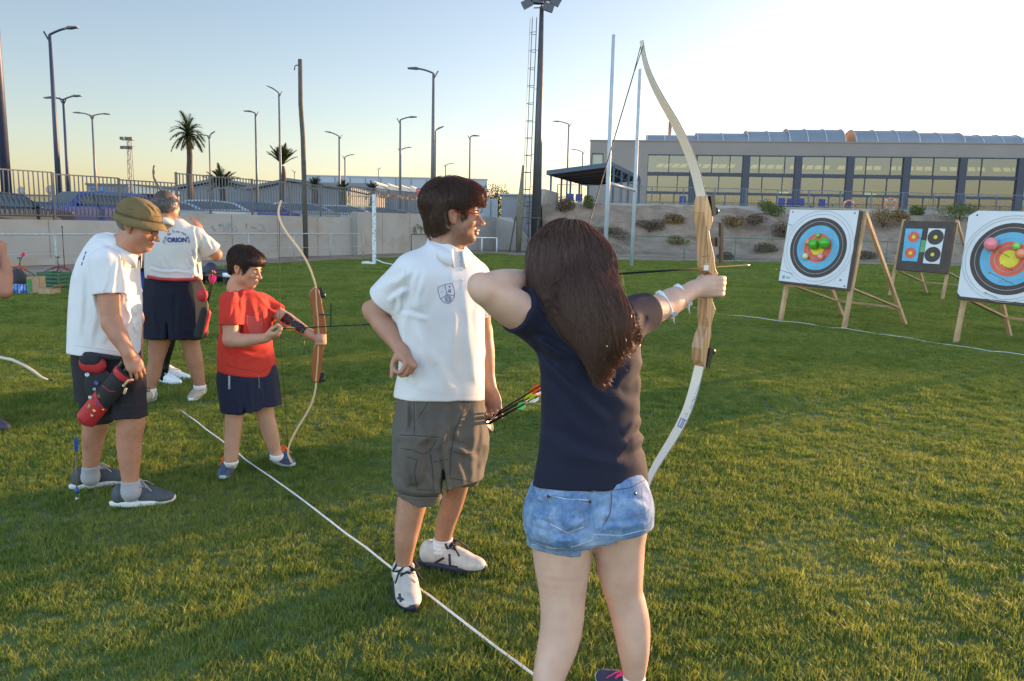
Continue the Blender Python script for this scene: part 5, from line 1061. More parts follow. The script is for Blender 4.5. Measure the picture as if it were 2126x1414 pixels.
        for fn, plo, phi, k, op in s.ops():
            sel = np.where(((bl <= phi) & (bh >= plo)).all(1))[0]
            if not len(sel): continue
            for q in range(0, len(sel), 1500):
                sq = sel[q:q+1500]; pts = (bl[sq][:, None, :]+off).reshape(-1, 3); F[sq] = (s.docov(F[sq].ravel(), pts) if op == 'c' else s.comb(F[sq].ravel(), fn(pts), k, op)).reshape(len(sq), -1)
        if s.disp is not None:
            for q in range(0, m, 1500):
                pts = (bl[q:q+1500][:, None, :]+off).reshape(-1, 3); fb = F[q:q+1500].ravel(); near = np.abs(fb) < .03; fb[near] += s.disp(pts[near]); F[q:q+1500] = fb.reshape(-1, B**3)
        Dv = D.reshape(nb[0], B, nb[1], B, nb[2], B); Dv[ia[:, 0], :, ia[:, 1], :, ia[:, 2], :] = F.reshape(m, B, B, B).astype(np.float32)
        S_ = D < 0; c = np.zeros(tuple(N-1), np.uint8)
        for dx in (0, 1):
            for dy in (0, 1):
                for dz in (0, 1): c += S_[dx:N[0]-1+dx, dy:N[1]-1+dy, dz:N[2]-1+dz]
        cell = np.argwhere((c > 0) & (c < 8)); idx = np.full(tuple(N-1), -1, np.int32); idx[cell[:, 0], cell[:, 1], cell[:, 2]] = np.arange(len(cell))
        acc = np.zeros((len(cell), 3)); cnt = np.zeros(len(cell)); cor = [(a, b, e) for a in (0, 1) for b in (0, 1) for e in (0, 1)]
        val = {q: D[cell[:, 0]+q[0], cell[:, 1]+q[1], cell[:, 2]+q[2]] for q in cor}
        for a in cor:
            for ax in range(3):
                if a[ax]: continue
                b = tuple(1 if i == ax else a[i] for i in range(3)); va, vb = val[a], val[b]; cr = (va < 0) != (vb < 0); t = np.where(cr, va/(va-vb+1e-12), 0)
                pt = np.tile(np.array(a, float), (len(cell), 1)); pt[:, ax] = t; acc[cr] += pt[cr]; cnt[cr] += 1
        v = lo+(cell+acc/cnt[:, None])*res; fs = []
        for ax in range(3):
            sl0 = [slice(1, n-1) for n in N]; sl1 = list(sl0); sl0[ax] = slice(0, N[ax]-1); sl1[ax] = slice(1, N[ax])
            a = S_[tuple(sl0)]; b = S_[tuple(sl1)]; e = np.argwhere(a != b); sg = a[e[:, 0], e[:, 1], e[:, 2]]
            e = e+np.array([0 if i == ax else 1 for i in range(3)]); o1, o2 = [(1, 2), (2, 0), (0, 1)][ax]
            def cid(d1, d2): q = e.copy(); q[:, o1] -= d1; q[:, o2] -= d2; return idx[q[:, 0], q[:, 1], q[:, 2]]
            f = np.stack([cid(1, 1), cid(0, 1), cid(0, 0), cid(1, 0)], 1); f[~sg] = f[~sg][:, ::-1]; fs.append(f)
        f = np.vstack(fs); f = f[(f >= 0).all(1)]; return v, f
def person_obj(b, res, m, loc, label, tint=None, smooth=2):
    o = sdf_obj('person', b, res, m, None, tint=tint, smooth=smooth, loc=loc); return tag(o, label, 'person')
def sdf_obj(name, sd_, res, mats, parent, tint=None, post=None, smooth=1, loc=None):
    v, f = sd_.mesh(res)
    for _ in range(smooth):   # light relaxation of the voxel stepping
        n = len(v); acc = np.zeros((n, 3)); cnt = np.zeros(n)
        for a, b in ((0, 1), (1, 2), (2, 3), (3, 0)):
            np.add.at(acc, f[:, a], v[f[:, b]]); np.add.at(acc, f[:, b], v[f[:, a]]); np.add.at(cnt, f[:, a], 1); np.add.at(cnt, f[:, b], 1)
        v = v+.5*(acc/np.maximum(cnt, 1)[:, None]-v)
    if post is not None: v = post(v)
    off = wloc(parent) if loc is None else np.asarray(loc, float); me = bpy.data.meshes.new(name); me.vertices.add(len(v)); me.vertices.foreach_set('co', (v-off).astype(np.float32).ravel())
    me.loops.add(len(f)*4); me.loops.foreach_set('vertex_index', f.astype(np.int32).ravel()); me.polygons.add(len(f)); me.polygons.foreach_set('loop_start', np.arange(0, len(f)*4, 4, dtype=np.int32))
    try: me.polygons.foreach_set('loop_total', np.full(len(f), 4, np.int32))
    except Exception: pass
    me.update(calc_edges=True); me.polygons.foreach_set('use_smooth', np.ones(len(f), bool)); me.validate()
    for m in (mats if isinstance(mats, (list, tuple)) else [mats]): me.materials.append(m)
    if tint is not None:
        c = np.ones((len(v), 4), np.float32); c[:, :3] = tint(v); a = me.color_attributes.new('tint', 'FLOAT_COLOR', 'POINT'); a.data.foreach_set('color', c.ravel())
    o = link(name, me, parent, loc); return o
def skin_mat(name, col, var=.10, spec=.35):
    m = mat(name, col, .5, var=var, vs=14, spec=spec, bump=.18, bs=160, sss=.06); t = m.node_tree; b = t.nodes['Principled BSDF']; src = b.inputs['Base Color'].links[0].from_socket
    at = t.nodes.new('ShaderNodeAttribute'); at.attribute_name = 'tint'; mx = t.nodes.new('ShaderNodeMix'); mx.data_type = 'RGBA'; mx.blend_type = 'MULTIPLY'; mx.inputs['Factor'].default_value = 1
    t.links.new(src, mx.inputs['A']); t.links.new(at.outputs['Color'], mx.inputs['B']); t.links.new(mx.outputs['Result'], b.inputs['Base Color']); return m
def Q(px, py, Y): return V(*P(px, py, Y))
def MW(px, py, Y, w_): return w_*((P(px, py, Y)-CC)@_F)/FPX          # photo width -> metres at that depth
def rowpt(y, xl, xr, Y): xm = (xl+xr)/2; return Q(xm, y, Y), MW(xm, y, Y, (xr-xl)/2)
def rows_loft(rows, Y, yaw, ratio):
    """rows: [(y, xl, xr[, dY])]; yaw = angle of the body's side axis from the picture plane"""
    out = []
    for r in rows:
        Yr = Y+(r[3] if len(r) > 3 else 0); c, w_ = rowpt(r[0], r[1], r[2], Yr); ra = ratio(r[0]) if callable(ratio) else ratio
        a = w_/math.sqrt(math.cos(yaw)**2+(ra*math.sin(yaw))**2); out.append((c, a, a*ra))
    return out
# ---- head ----
class HeadF:
    def __init__(s, o, fwd, up=(0, 0, 1), sc=1.0):
        s.o = np.asarray(o, float); s.Y = nrm(fwd); s.X = nrm(np.cross(s.Y, np.asarray(up, float))); s.Z = np.cross(s.X, s.Y); s.s = sc; s.R = np.array([s.X, s.Y, s.Z])
    def __call__(s, x, y, z): return s.o+(s.X*x+s.Y*y+s.Z*z)*s.s
    def loc(s, p): return ((p-s.o)@s.R.T)/s.s
def head_sdf(b, h, fat=0., nose=1., female=False, neck=True, necklen=.15):
    s_ = h.s; E = lambda c, r, k=.02, op='+': b.ell(h(*c), np.array(r)*s_, h.R, k*s_, op); Cp = lambda p, q, r1, r2, k=.02, op='+': b.cap(h(*p), h(*q), r1*s_, r2*s_, k*s_, op)
    E((0, -.018, .035), (.073, .094, .083)); E((0, .028, -.030), (.056+fat, .062, .082), .03); E((0, .045, .040), (.056, .042, .052), .02)
    E((0, .060, -.095), (.030+fat, .028, .024), .03)
    for x in (-1, 1): E((x*.044, .015, -.062), (.020+fat, .034, .030), .03); E((x*.040, .058, -.022), (.022+fat*.5, .022, .022), .02); Cp((x*.012, .086, .014), (x*.040, .076, .015), .008, .007, .014)
    for x in (-1, 1): E((x*.031, .101, -.003), (.017, .016, .012), .012, '-')
    for x in (-1, 1): E((x*.031, .074, -.004), (.0165, .0135, .0130), .006)
    Cp((0, .086, .010), (0, .1125*(1 if nose <= 1 else 1.03), -.030), .0065, .0095, .010); E((0, .114, -.033), (.0108*nose, .0100*nose, .009), .008)
    for x in (-1, 1): E((x*.0125, .104, -.037), (.0085, .011, .0075), .006)
    Cp((-.016, .090, -.0605), (0, .0970, -.0590), .0050, .0055, .006); Cp((.016, .090, -.0605), (0, .0970, -.0590), .0050, .0055, .006)
    Cp((-.014, .089, -.0740), (0, .0945, -.0750), .0055, .0062, .006); Cp((.014, .089, -.0740), (0, .0945, -.0750), .0055, .0062, .006)
    Cp((-.022, .090, -.0670), (0, .106, -.0670), .0016, .0022, .003, '-'); Cp((.022, .090, -.0670), (0, .106, -.0670), .0016, .0022, .003, '-')
    for x in (-1, 1):
        b.ell(h(x*.076, -.012, -.006), np.array((.009, .020, .032))*s_, h.R@rodr(h.Z*0+V(0, 0, 1), 0), .006*s_); E((x*.083, -.020, .004), (.006, .014, .022), .004)
        E((x*.088, -.006, -.002), (.010, .0095, .015), .004, '-'); E((x*.076, -.004, -.032), (.006, .009, .010), .005)
    if neck: b.chain([(h(0, -.025, -.045), .052*s_), (h(0, -.030, -.10), (.052+fat*.6)*s_), (h(0, -.035, -necklen), (.056+fat*.6)*s_)], .03)
def head_parts(h, parent, iris=(.05, .03, .02), brow=(.03, .02, .015), res=None):
    for x in (-1, 1):
        mb = MB(); mb.ball((0, 0, 0), .0128, 14); vv = np.vstack(mb.v); f_ = mb.f; o = MB(); c = h(x*.031, .0772, -.004); o.add([c+(h.X*q[0]*1.12+h.Y*q[1]+h.Z*q[2]*.50)*h.s for q in vv], f_, 0, True)
        e = o.build('eye', MEYE, parent); o = MB(); o.lathe(h(x*.031, .0885, -.004), h.Y, [(.0052*h.s, 0), (.0052*h.s, .0012), (.003*h.s, .0022)], 10); o.build('iris', mat('iris', iris, .2, var=.02), e)
        o = MB(); pts = [h(x*(.012+.034*u), .0925-.017*u*u+.003, .0165+.005*math.sin(u*2.6)) for u in np.linspace(0, 1, 7)]; o.tube(pts, [.0016, .0030, .0034, .0032, .0028, .002, .001], 6); o.build('eyebrow', mat('eyebrow', brow, .9), parent)
MEYE = mat('eye_white', (.40, .38, .36), .2, var=.02)
def head_tint(h, v, lips=(.85, .52, .50), stub=None):
    q = h.loc(v); c = np.ones((len(v), 3))
    def blob(c0, r): return np.exp(-(((q-np.array(c0))/np.array(r))**2).sum(1)*1.2)
    lp = np.clip(blob((0, .098, -.0665), (.019, .014, .0105))*1.6, 0, 1)[:, None]; c = c*(1-lp)+np.array(lips)*lp
    ck = np.clip(blob((.045, .06, -.03), (.025, .03, .025))+blob((-.045, .06, -.03), (.025, .03, .025))+blob((0, .115, -.033), (.015, .015, .014)), 0, 1)[:, None]*.5; c = c*(1-ck)+c*np.array((1.06, .86, .84))*ck
    er = np.clip(np.exp(-((np.abs(q[:, 0])-.078)/.012)**2)*(np.abs(q[:, 1]+.01) < .03)*(np.abs(q[:, 2]) < .04), 0, 1)[:, None]*.6; c = c*(1-er)+c*np.array((1.06, .80, .78))*er
    if stub is not None:
        z = q[:, 2]; y = q[:, 1]; m = np.clip((-.035-z)/.02, 0, 1)*np.clip((y+.035+.0*z)/.03, 0, 1)*np.clip((z+.16)/.03, 0, 1)*(np.abs(q[:, 0]) < .09)
        m2 = np.clip((z+.15)/.03, 0, 1)*(z < -.0)*np.clip(1-np.abs(y-.022)/.016, 0, 1); m = np.maximum(m, m2*.8); m = m*(1-lp[:, 0])*(.55+.9*(noise3(v, .004)+.5)*np.clip(noise3(v+3, .012)+.9, 0, 1)); m = np.clip(m, 0, 1)[:, None]*stub[3]; c = c*(1-m)+np.array(stub[:3])*m
    return c
# ---- hand ----
def hand(b, wr, D, N, T, sc=1.0, curls=((.3, .4, .3),)*4, thumb=((.5, .9, .3), (.75, .55, .25)), k=.005, spread=.06, fr=1.0):
    """wr wrist, D finger direction, N palm normal, T thumb side"""
    D = nrm(D); N = nrm(N-D*(np.asarray(N)@D)); T = nrm(np.cross(N, D))*(1 if np.cross(N, D)@np.asarray(T) > 0 else -1); s_ = sc; R = np.array([D, T, N])
    b.cap(wr-D*.02*s_, wr+D*.02*s_, .026*s_, .027*s_, .02, flat=(N, .8)); b.ell(wr+D*.052*s_, np.array((.055, .042, .0165))*s_, R, .012); b.ell(wr+D*.075*s_, np.array((.028, .042, .0145))*s_, R, .01)
    b.ell(wr+D*.035*s_+T*.022*s_+N*.008*s_, np.array((.032, .018, .016))*s_, R, .012)
    offs = (.030, .0105, -.0095, -.0285); base = (.088, .092, .089, .081); lens = ((.042, .026, .020), (.046, .030, .021), (.042, .027, .020), (.033, .021, .018)); rr = (.0092, .0094, .0088, .0078)
    if len(curls) == 1: curls = curls*4
    tips = []
    for i in range(4):
        p = wr+(D*base[i]+T*offs[i])*s_; d = nrm(D+T*(spread*(1.5-i))); ang = 0; pts = [(p-d*.012*s_, rr[i]*1.02*s_*fr)]
        for j in range(3):
            ang += curls[i][j]; dd = d*math.cos(ang)+N*math.sin(ang); pts.append((p, rr[i]*(1-.06*j)*s_*fr)); p = p+dd*lens[i][j]*s_
        pts.append((p, rr[i]*.80*s_*fr)); b.chain(pts, k); tips.append(p)
    p = wr+(D*.022+T*.026+N*.006)*s_; t1, t2 = thumb; d1 = nrm(D*t1[0]+T*t1[1]+N*t1[2]); d2 = nrm(D*t2[0]+T*t2[1]+N*t2[2]); q = p+d1*.045*s_; r_ = q+d2*.032*s_; e = r_+nrm(d2+N*.15)*.024*s_
    b.chain([(p, .0155*s_), (q, .0120*s_), (r_, .0105*s_), (e, .0085*s_)], .008); return tips
# ---- shoe / sock ----
def sock(body_sdf, g, tp, m, parent, rib=0.0, up=(0, 0, 1), res=.0045):
    o = SDF(); g = np.asarray(g, float); tp = np.asarray(tp, float); lo = np.minimum(V(g[0], g[1], .03), tp)-.06; hi = np.maximum(V(g[0], g[1], .03), tp)+.06; a = V(g[0], g[1], .04)
    o._add(lambda p: body_sdf.eval(p)-.0050, lo, hi, .002, '+'); o.plane(tp, up); o._add(lambda p: np.full(len(p), 1.)*-(.02-p[:, 2]), lo, hi, .002, '-') if False else o.plane(V(0, 0, .035), V(0, 0, -1))
    if rib: o.disp = lambda p: rib*np.sin(p[:, 2]*330)
    return sdf_obj('sock', o, res, m, parent)
def shoe(parent, ankle, dirv, L, up_m, sole_m, lace_m=None, lw=1.0, z0=.0, high=0., name='shoe', pitch=0., res=.004, accents=None, lowcut=False):
    f = nrm(V(dirv[0], dirv[1], 0)); r = V(f[1], -f[0], 0); z = V(0, 0, 1); s_ = L/.28
    if pitch: Rm = rodr(r, -pitch); f = Rm@f; z = Rm@z
    o = V(ankle[0], ankle[1], z0); A = lambda x, y, h_: o+(f*x+r*y+z*h_)*s_
    R = np.array([f, r, z]); b = SDF(); b.cap(A(-.045, 0, .045), A(.05, 0, .045), .038*s_, .040*s_, .03, flat=(z, 1.0)); b.ell(A(-.045, 0, .07), np.array((.034, .031, .038))*s_, R, .02); b.ell(A(.125, .006, .028), np.array((.075, .046, .036))*s_, R, .04)
    b.cap(A(.015, 0, .075), A(.10, .003, .045), .034*s_, .034*s_, .03, flat=(r, 1.05)); b.ell(A(.0, 0, .085+high), np.array((.042, .034, .03))*s_, R, .02)
    b.ell(A(-.008, 0, .128+high), np.array((.036, .030, .034))*s_, R, .008, '-'); b.plane(A(0, 0, .016), -z)
    sh = sdf_obj(name, b, res, up_m, parent); q = MB(); n = 28; out = []
    for i in range(n):
        a = 2*math.pi*i/n; x = .055+.148*math.cos(a); wy = (.037+.011*math.cos(a-.25)+.004*math.sin(a)) ; y = wy*math.sin(a)*(1.12 if abs(math.cos(a)) < .9 else 1.1)+.003; out.append((x, y))
    prof = [(.96, .0), (1.0, .006), (1.015, .018), (1.0, .026), (.9, .028)]; vs = []
    for g, h_ in prof: vs += [A(.055+(x-.055)*g, y*g, h_+.010*max(0, (x-.15)/.05)*.6) for x, y in out]
    q.add(vs, [(i*n+k2, i*n+(k2+1) % n, (i+1)*n+(k2+1) % n, (i+1)*n+k2) for i in range(4) for k2 in range(n)]+[tuple(range(n)), tuple(4*n+k2 for k2 in range(n))], 0, True); q.build('sole', sole_m, sh)
    if lace_m is not None:
        q = MB()
        for i in range(5):
            x = .045+.018*i; zc = .112-.012*i-.02*i*.12; q.tube([A(x, -.026, zc-.012), A(x+.004, 0, zc), A(x+.008, .026, zc-.012)], .0036*s_*lw, 5); q.tube([A(x+.014, -.026, zc-.018), A(x+.006, 0, zc-.002), A(x-.004, .026, zc-.008)], .0028*s_*lw, 5)
        for sg in (-1, 1): q.tube([A(.045, 0, .116), A(.03, sg*.03, .125), A(.05, sg*.05, .10), A(.06, sg*.03, .10), A(.045, 0, .116)], .004*s_*lw, 5); q.tube([A(.045, 0, .116), A(.07, sg*.03, .105), A(.10, sg*.05, .075)], .0028*s_*lw, 5)
        q.build('laces', lace_m, sh)
    if accents is not None:
        bvh_part(sh, accents, A, r)
    return sh
def bvh_of(o):
    off = wloc(o); me = o.data; v = np.empty(len(me.vertices)*3, np.float32); me.vertices.foreach_get('co', v); v = v.reshape(-1, 3)+off; return BVHTree.FromPolygons(v.tolist(), [tuple(p.vertices) for p in me.polygons])
def project(bv, pts, d, lift=.002, back=1.0):
    """drop points along d on a surface"""
    out = []; d = nrm(d); last = None
    for p in pts:
        hit = bv.ray_cast(Vector(p-d*back), Vector(d), back*2.5)
        if hit[0] is not None: q = V(*hit[0])-d*lift; last = q
        else:
            nr = bv.find_nearest(Vector(p)); q = V(*nr[0])-d*lift
        out.append(q)
    return out
def decal_strip(parent, bv, name, m, lines, wpx, dirv=None, lift=.0015):
    """stroke lines given in photo pixels [(x,y,Y)] projected on the surface of parent"""
    for ln in lines:
        mb = MB(); pts = []
        for (a, b_) in zip(ln[:-1], ln[1:]):
            n = max(2, int(math.hypot(b_[0]-a[0], b_[1]-a[1])/4)+1); pts += [(a[0]+(b_[0]-a[0])*i/n, a[1]+(b_[1]-a[1])*i/n) for i in range(n)]
        pts.append(ln[-1][:2]); L_, R2 = [], []
        for i, (x, y) in enumerate(pts):
            x0, y0 = pts[max(0, i-1)]; x1, y1 = pts[min(len(pts)-1, i+1)]; dl = math.hypot(x1-x0, y1-y0)+1e-9; nx, ny = -(y1-y0)/dl*wpx/2, (x1-x0)/dl*wpx/2
            for (xx, yy, st) in ((x+nx, y+ny, L_), (x-nx, y-ny, R2)):
                d = nrm(ray(xx, yy)); hit = bv.ray_cast(Vector(CC), Vector(d), 60); st.append(None if hit[0] is None else V(*hit[0])-d*lift)
        for i in range(len(pts)-1):
            q = [L_[i], R2[i], R2[i+1], L_[i+1]]
            if any(v is None for v in q): continue
            if max(np.linalg.norm(q[0]-q[2]), np.linalg.norm(q[1]-q[3])) > .12: continue
            mb.add(q, [(0, 1, 2, 3)])
        if mb.v: mb.build(name, m, parent, fix=False)
def decal_mesh(parent, bv, name, m, v2, f2, lift=.002):
    """flat mesh given in photo pixels, projected on the surface"""
    out = []
    for x, y in v2:
        d = nrm(ray(x, y)); hit = bv.ray_cast(Vector(CC), Vector(d), 60); out.append(V(*hit[0])-d*lift if hit[0] is not None else None)
    good = [f for f in f2 if all(out[i] is not None for i in f)]; out = [o_ if o_ is not None else V(0, 0, 0) for o_ in out]
    mb = MB(); mb.add(out, good); return mb.build(name, m, parent, fix=False)
def px_text(s, size, cx, cy, ang=0., bold=0., spacing=1.0, sy=1.0):
    v, f = text_mesh(s, size, 0, bold, spacing=spacing); c, sn = math.cos(ang), math.sin(ang)
    return [(cx+(x*c-(-y*sy)*sn), cy+(x*sn+(-y*sy)*c)) for x, y, z in v], f
# ---- hair strands flowing on an implicit surface ----
def strands(sd_, roots, flow, steps, ds, off, rad, seed=1, wav=.0, detach=None, lens=None):
    r = np.random.default_rng(seed); p = roots.copy(); n = len(p); paths = [p.copy()]; o = off*(.1+.9*r.random(n)); ph = r.random(n)*6.28; lens = np.full(n, steps) if lens is None else lens
    for i in range(steps):
        g = sd_.grad(p); d = sd_.eval(p); fl = flow(p, i); fl = fl-g*(fl*g).sum(1, keepdims=True); fl /= np.linalg.norm(fl, axis=1, keepdims=True)+1e-9
        side = np.cross(fl, g); q = p+fl*ds+side*(np.sin(ph+i*.55)*wav)[:, None]+side*(r.normal(0, .0006, n))[:, None]; d = sd_.eval(q); g = sd_.grad(q); corr = (o-d)
        if detach is not None: corr = corr*detach(q, i)
        p = q+g*np.clip(corr, -.01, .01)[:, None]; paths.append(p.copy())
    return np.stack(paths, 1), lens.astype(int)
def ear_cut(hd, P_, L_):   # strands stop before they would cover the ear
    q = hd.loc(P_.reshape(-1, 3)).reshape(P_.shape); m = (np.abs(q[..., 0]) > .055) & (np.abs(q[..., 1]+.008) < .028) & (q[..., 2] < .024) & (q[..., 2] > -.045); f = np.where(m.any(1), m.argmax(1)-1, 99); return np.minimum(L_, f)
def strand_mesh(name, paths, lens, rad, m, parent, nseg=3, tipr=.25):
    vs = []; fs = []; k = 0
    for pth, L in zip(paths, lens):
        if L < 2: continue
        L = int(max(3, L)); q = pth[:L+1]; t = np.gradient(q, axis=0); t /= np.linalg.norm(t, axis=1, keepdims=True)+1e-9; x = np.cross(t, V(.3, .5, .8)); x /= np.linalg.norm(x, axis=1, keepdims=True)+1e-9; y = np.cross(t, x); rr = rad*(1-(1-tipr)*np.linspace(0, 1, len(q))**2)[:, None]
        ring = [q+(x*math.cos(a)+y*math.sin(a))*rr for a in (0, 2.094, 4.189)]; vs.append(np.stack(ring, 1).reshape(-1, 3)); m_ = len(q)
        i = np.arange(m_-1)[:, None]*3; a = np.arange(3)[None]; b = (a+1) % 3; fs.append(np.stack([k+i+a, k+i+b, k+i+3+b, k+i+3+a], -1).reshape(-1, 4)); k += m_*3
    v = np.vstack(vs)-wloc(parent); f = np.vstack(fs); me = bpy.data.meshes.new(name); me.vertices.add(len(v)); me.vertices.foreach_set('co', v.astype(np.float32).ravel()); me.loops.add(len(f)*4); me.loops.foreach_set('vertex_index', f.astype(np.int32).ravel()); me.polygons.add(len(f)); me.polygons.foreach_set('loop_start', np.arange(0, len(f)*4, 4, dtype=np.int32))
    me.update(calc_edges=True); me.polygons.foreach_set('use_smooth', np.ones(len(f), bool)); me.materials.append(m); return link(name, me, parent)
def hair_mat(name, col, hi, rough=.38):
    m = mat(name, col, rough, var=.35, vs=90, spec=.6); m.node_tree.nodes['Principled BSDF'].inputs['Anisotropic'].default_value = .5
    t = m.node_tree; b = t.nodes['Principled BSDF']; tl = t.nodes.new('ShaderNodeBsdfTranslucent'); tl.inputs[0].default_value = (*hi, 1); mx = t.nodes.new('ShaderNodeMixShader'); mx.inputs[0].default_value = .26; out = [n for n in t.nodes if n.type == 'OUTPUT_MATERIAL'][0]
    t.links.new(b.outputs[0], mx.inputs[1]); t.links.new(tl.outputs[0], mx.inputs[2]); t.links.new(mx.outputs[0], out.inputs[0]); return m
def projpx(p):
    v = p-CC; zc = v@_F; return 1063+FPX*(v@CR)/zc, 707-FPX*(v@CU)/zc, zc
def cloth_disp(amp, scale, A=(1, 1, 1), folds=(), fine=0.0):
    """amp noise wrinkles plus fold ridges given in photo pixels (x0, y0, x1, y1, width_px, height_m)"""
    A = V(*A)
    def f(p):
        q = p*A; n1 = noise3(q, scale); d = -amp*(1-np.abs(n1)*4.5)*.5+amp*1.2*noise3(q+5.3, scale*2.1)+(fine*noise3(q*1.0, scale*.3) if fine else 0)
        x, y, z = projpx(p); wob = noise3(p, .05)*7
        for x0, y0, x1, y1, w_, h_ in folds:
            dx, dy = x1-x0, y1-y0; L2 = dx*dx+dy*dy; t = ((x-x0)*dx+(y-y0)*dy)/L2; e = (((x-x0)*dy-(y-y0)*dx)/math.sqrt(L2)+wob)/w_
            m = np.clip(t, 0, 1)*np.clip(1-t, 0, 1)*4; m = np.sqrt(np.clip(m, 0, 1)); d = d-h_*m*(np.exp(-e*e)-.8*np.exp(-(e-1.5)**2))
        return d
    return f
def collar(parent, m, C_, fw, Z, r=.062, h0=.012, drop=.045, width=.042, gap=R_(14), flare=.024, tip=.02, name='collar'):
    X = nrm(np.cross(fw, Z)); Z = nrm(Z); n = 40; vs = []; fs = []
    for i in range(n+1):
        th = -math.pi+gap+(2*math.pi-2*gap)*i/n; e = max(0, (abs(th)-2.2)/(math.pi-gap-2.2)); dr = -fw*math.cos(th)*1.08+X*math.sin(th); top = C_+dr*r+Z*(h0-drop*(1-math.cos(th))/2)
        mid = top+dr*.010+Z*.006; bot = top+dr*flare*(1+.3*e)-Z*(width+tip*e); low = top-dr*.004-Z*.05
        vs += [low, top, mid, bot, bot-dr*.004]
    for i in range(n):
        for k in range(4): fs.append((i*5+k, i*5+k+1, i*5+6+k, i*5+5+k))
    mb = MB(); mb.add(vs, fs, 0, True); o = mb.build(name, m, parent, fix=False); md = o.modifiers.new('thick', 'SOLIDIFY'); md.thickness = .0022; return o
def fabric(name, col, rough=.85, bs=900, var=.04, bump=.15, sheen=.03, col2=None): return mat(name, col, rough, var=var, vs=10, bump=bump, bs=bs, spec=.25, sheen=sheen, col2=col2)
# ================= PERSON: ARCHER GIRL IN THE FOREGROUND =================
SK_G = skin_mat('fair_skin', (.58, .37, .275)); m_sock = fabric('white_sock', (.70, .70, .69), bs=300, bump=.4)
AV = V(math.cos(R_(34)), math.sin(R_(34)), 0); WV = V(math.sin(R_(34)), -math.cos(R_(34)), 0)     # arrow direction, sideways (towards the camera)
NOCK = Q(1190, 575, 2.47)
_d = nrm(ray(1557, 550)); _lo = min(np.linspace(.5, 1.2, 400), key=lambda L: np.linalg.norm(np.cross(NOCK+nrm(AV+V(0, 0, .0))*L-CC, _d)))
ATIP0 = NOCK+AV*_lo; ATIP = CC+_d*((ATIP0-CC)@_d); ADIR = nrm(ATIP-NOCK)
GRIPC = NOCK+AV*.615; BOWP = V(GRIPC[0], GRIPC[1], 0)
def BP(px, py, side=0.0): return PPL(px, py, BOWP+WV*side, WV)      # a photo point on the bow's own plane
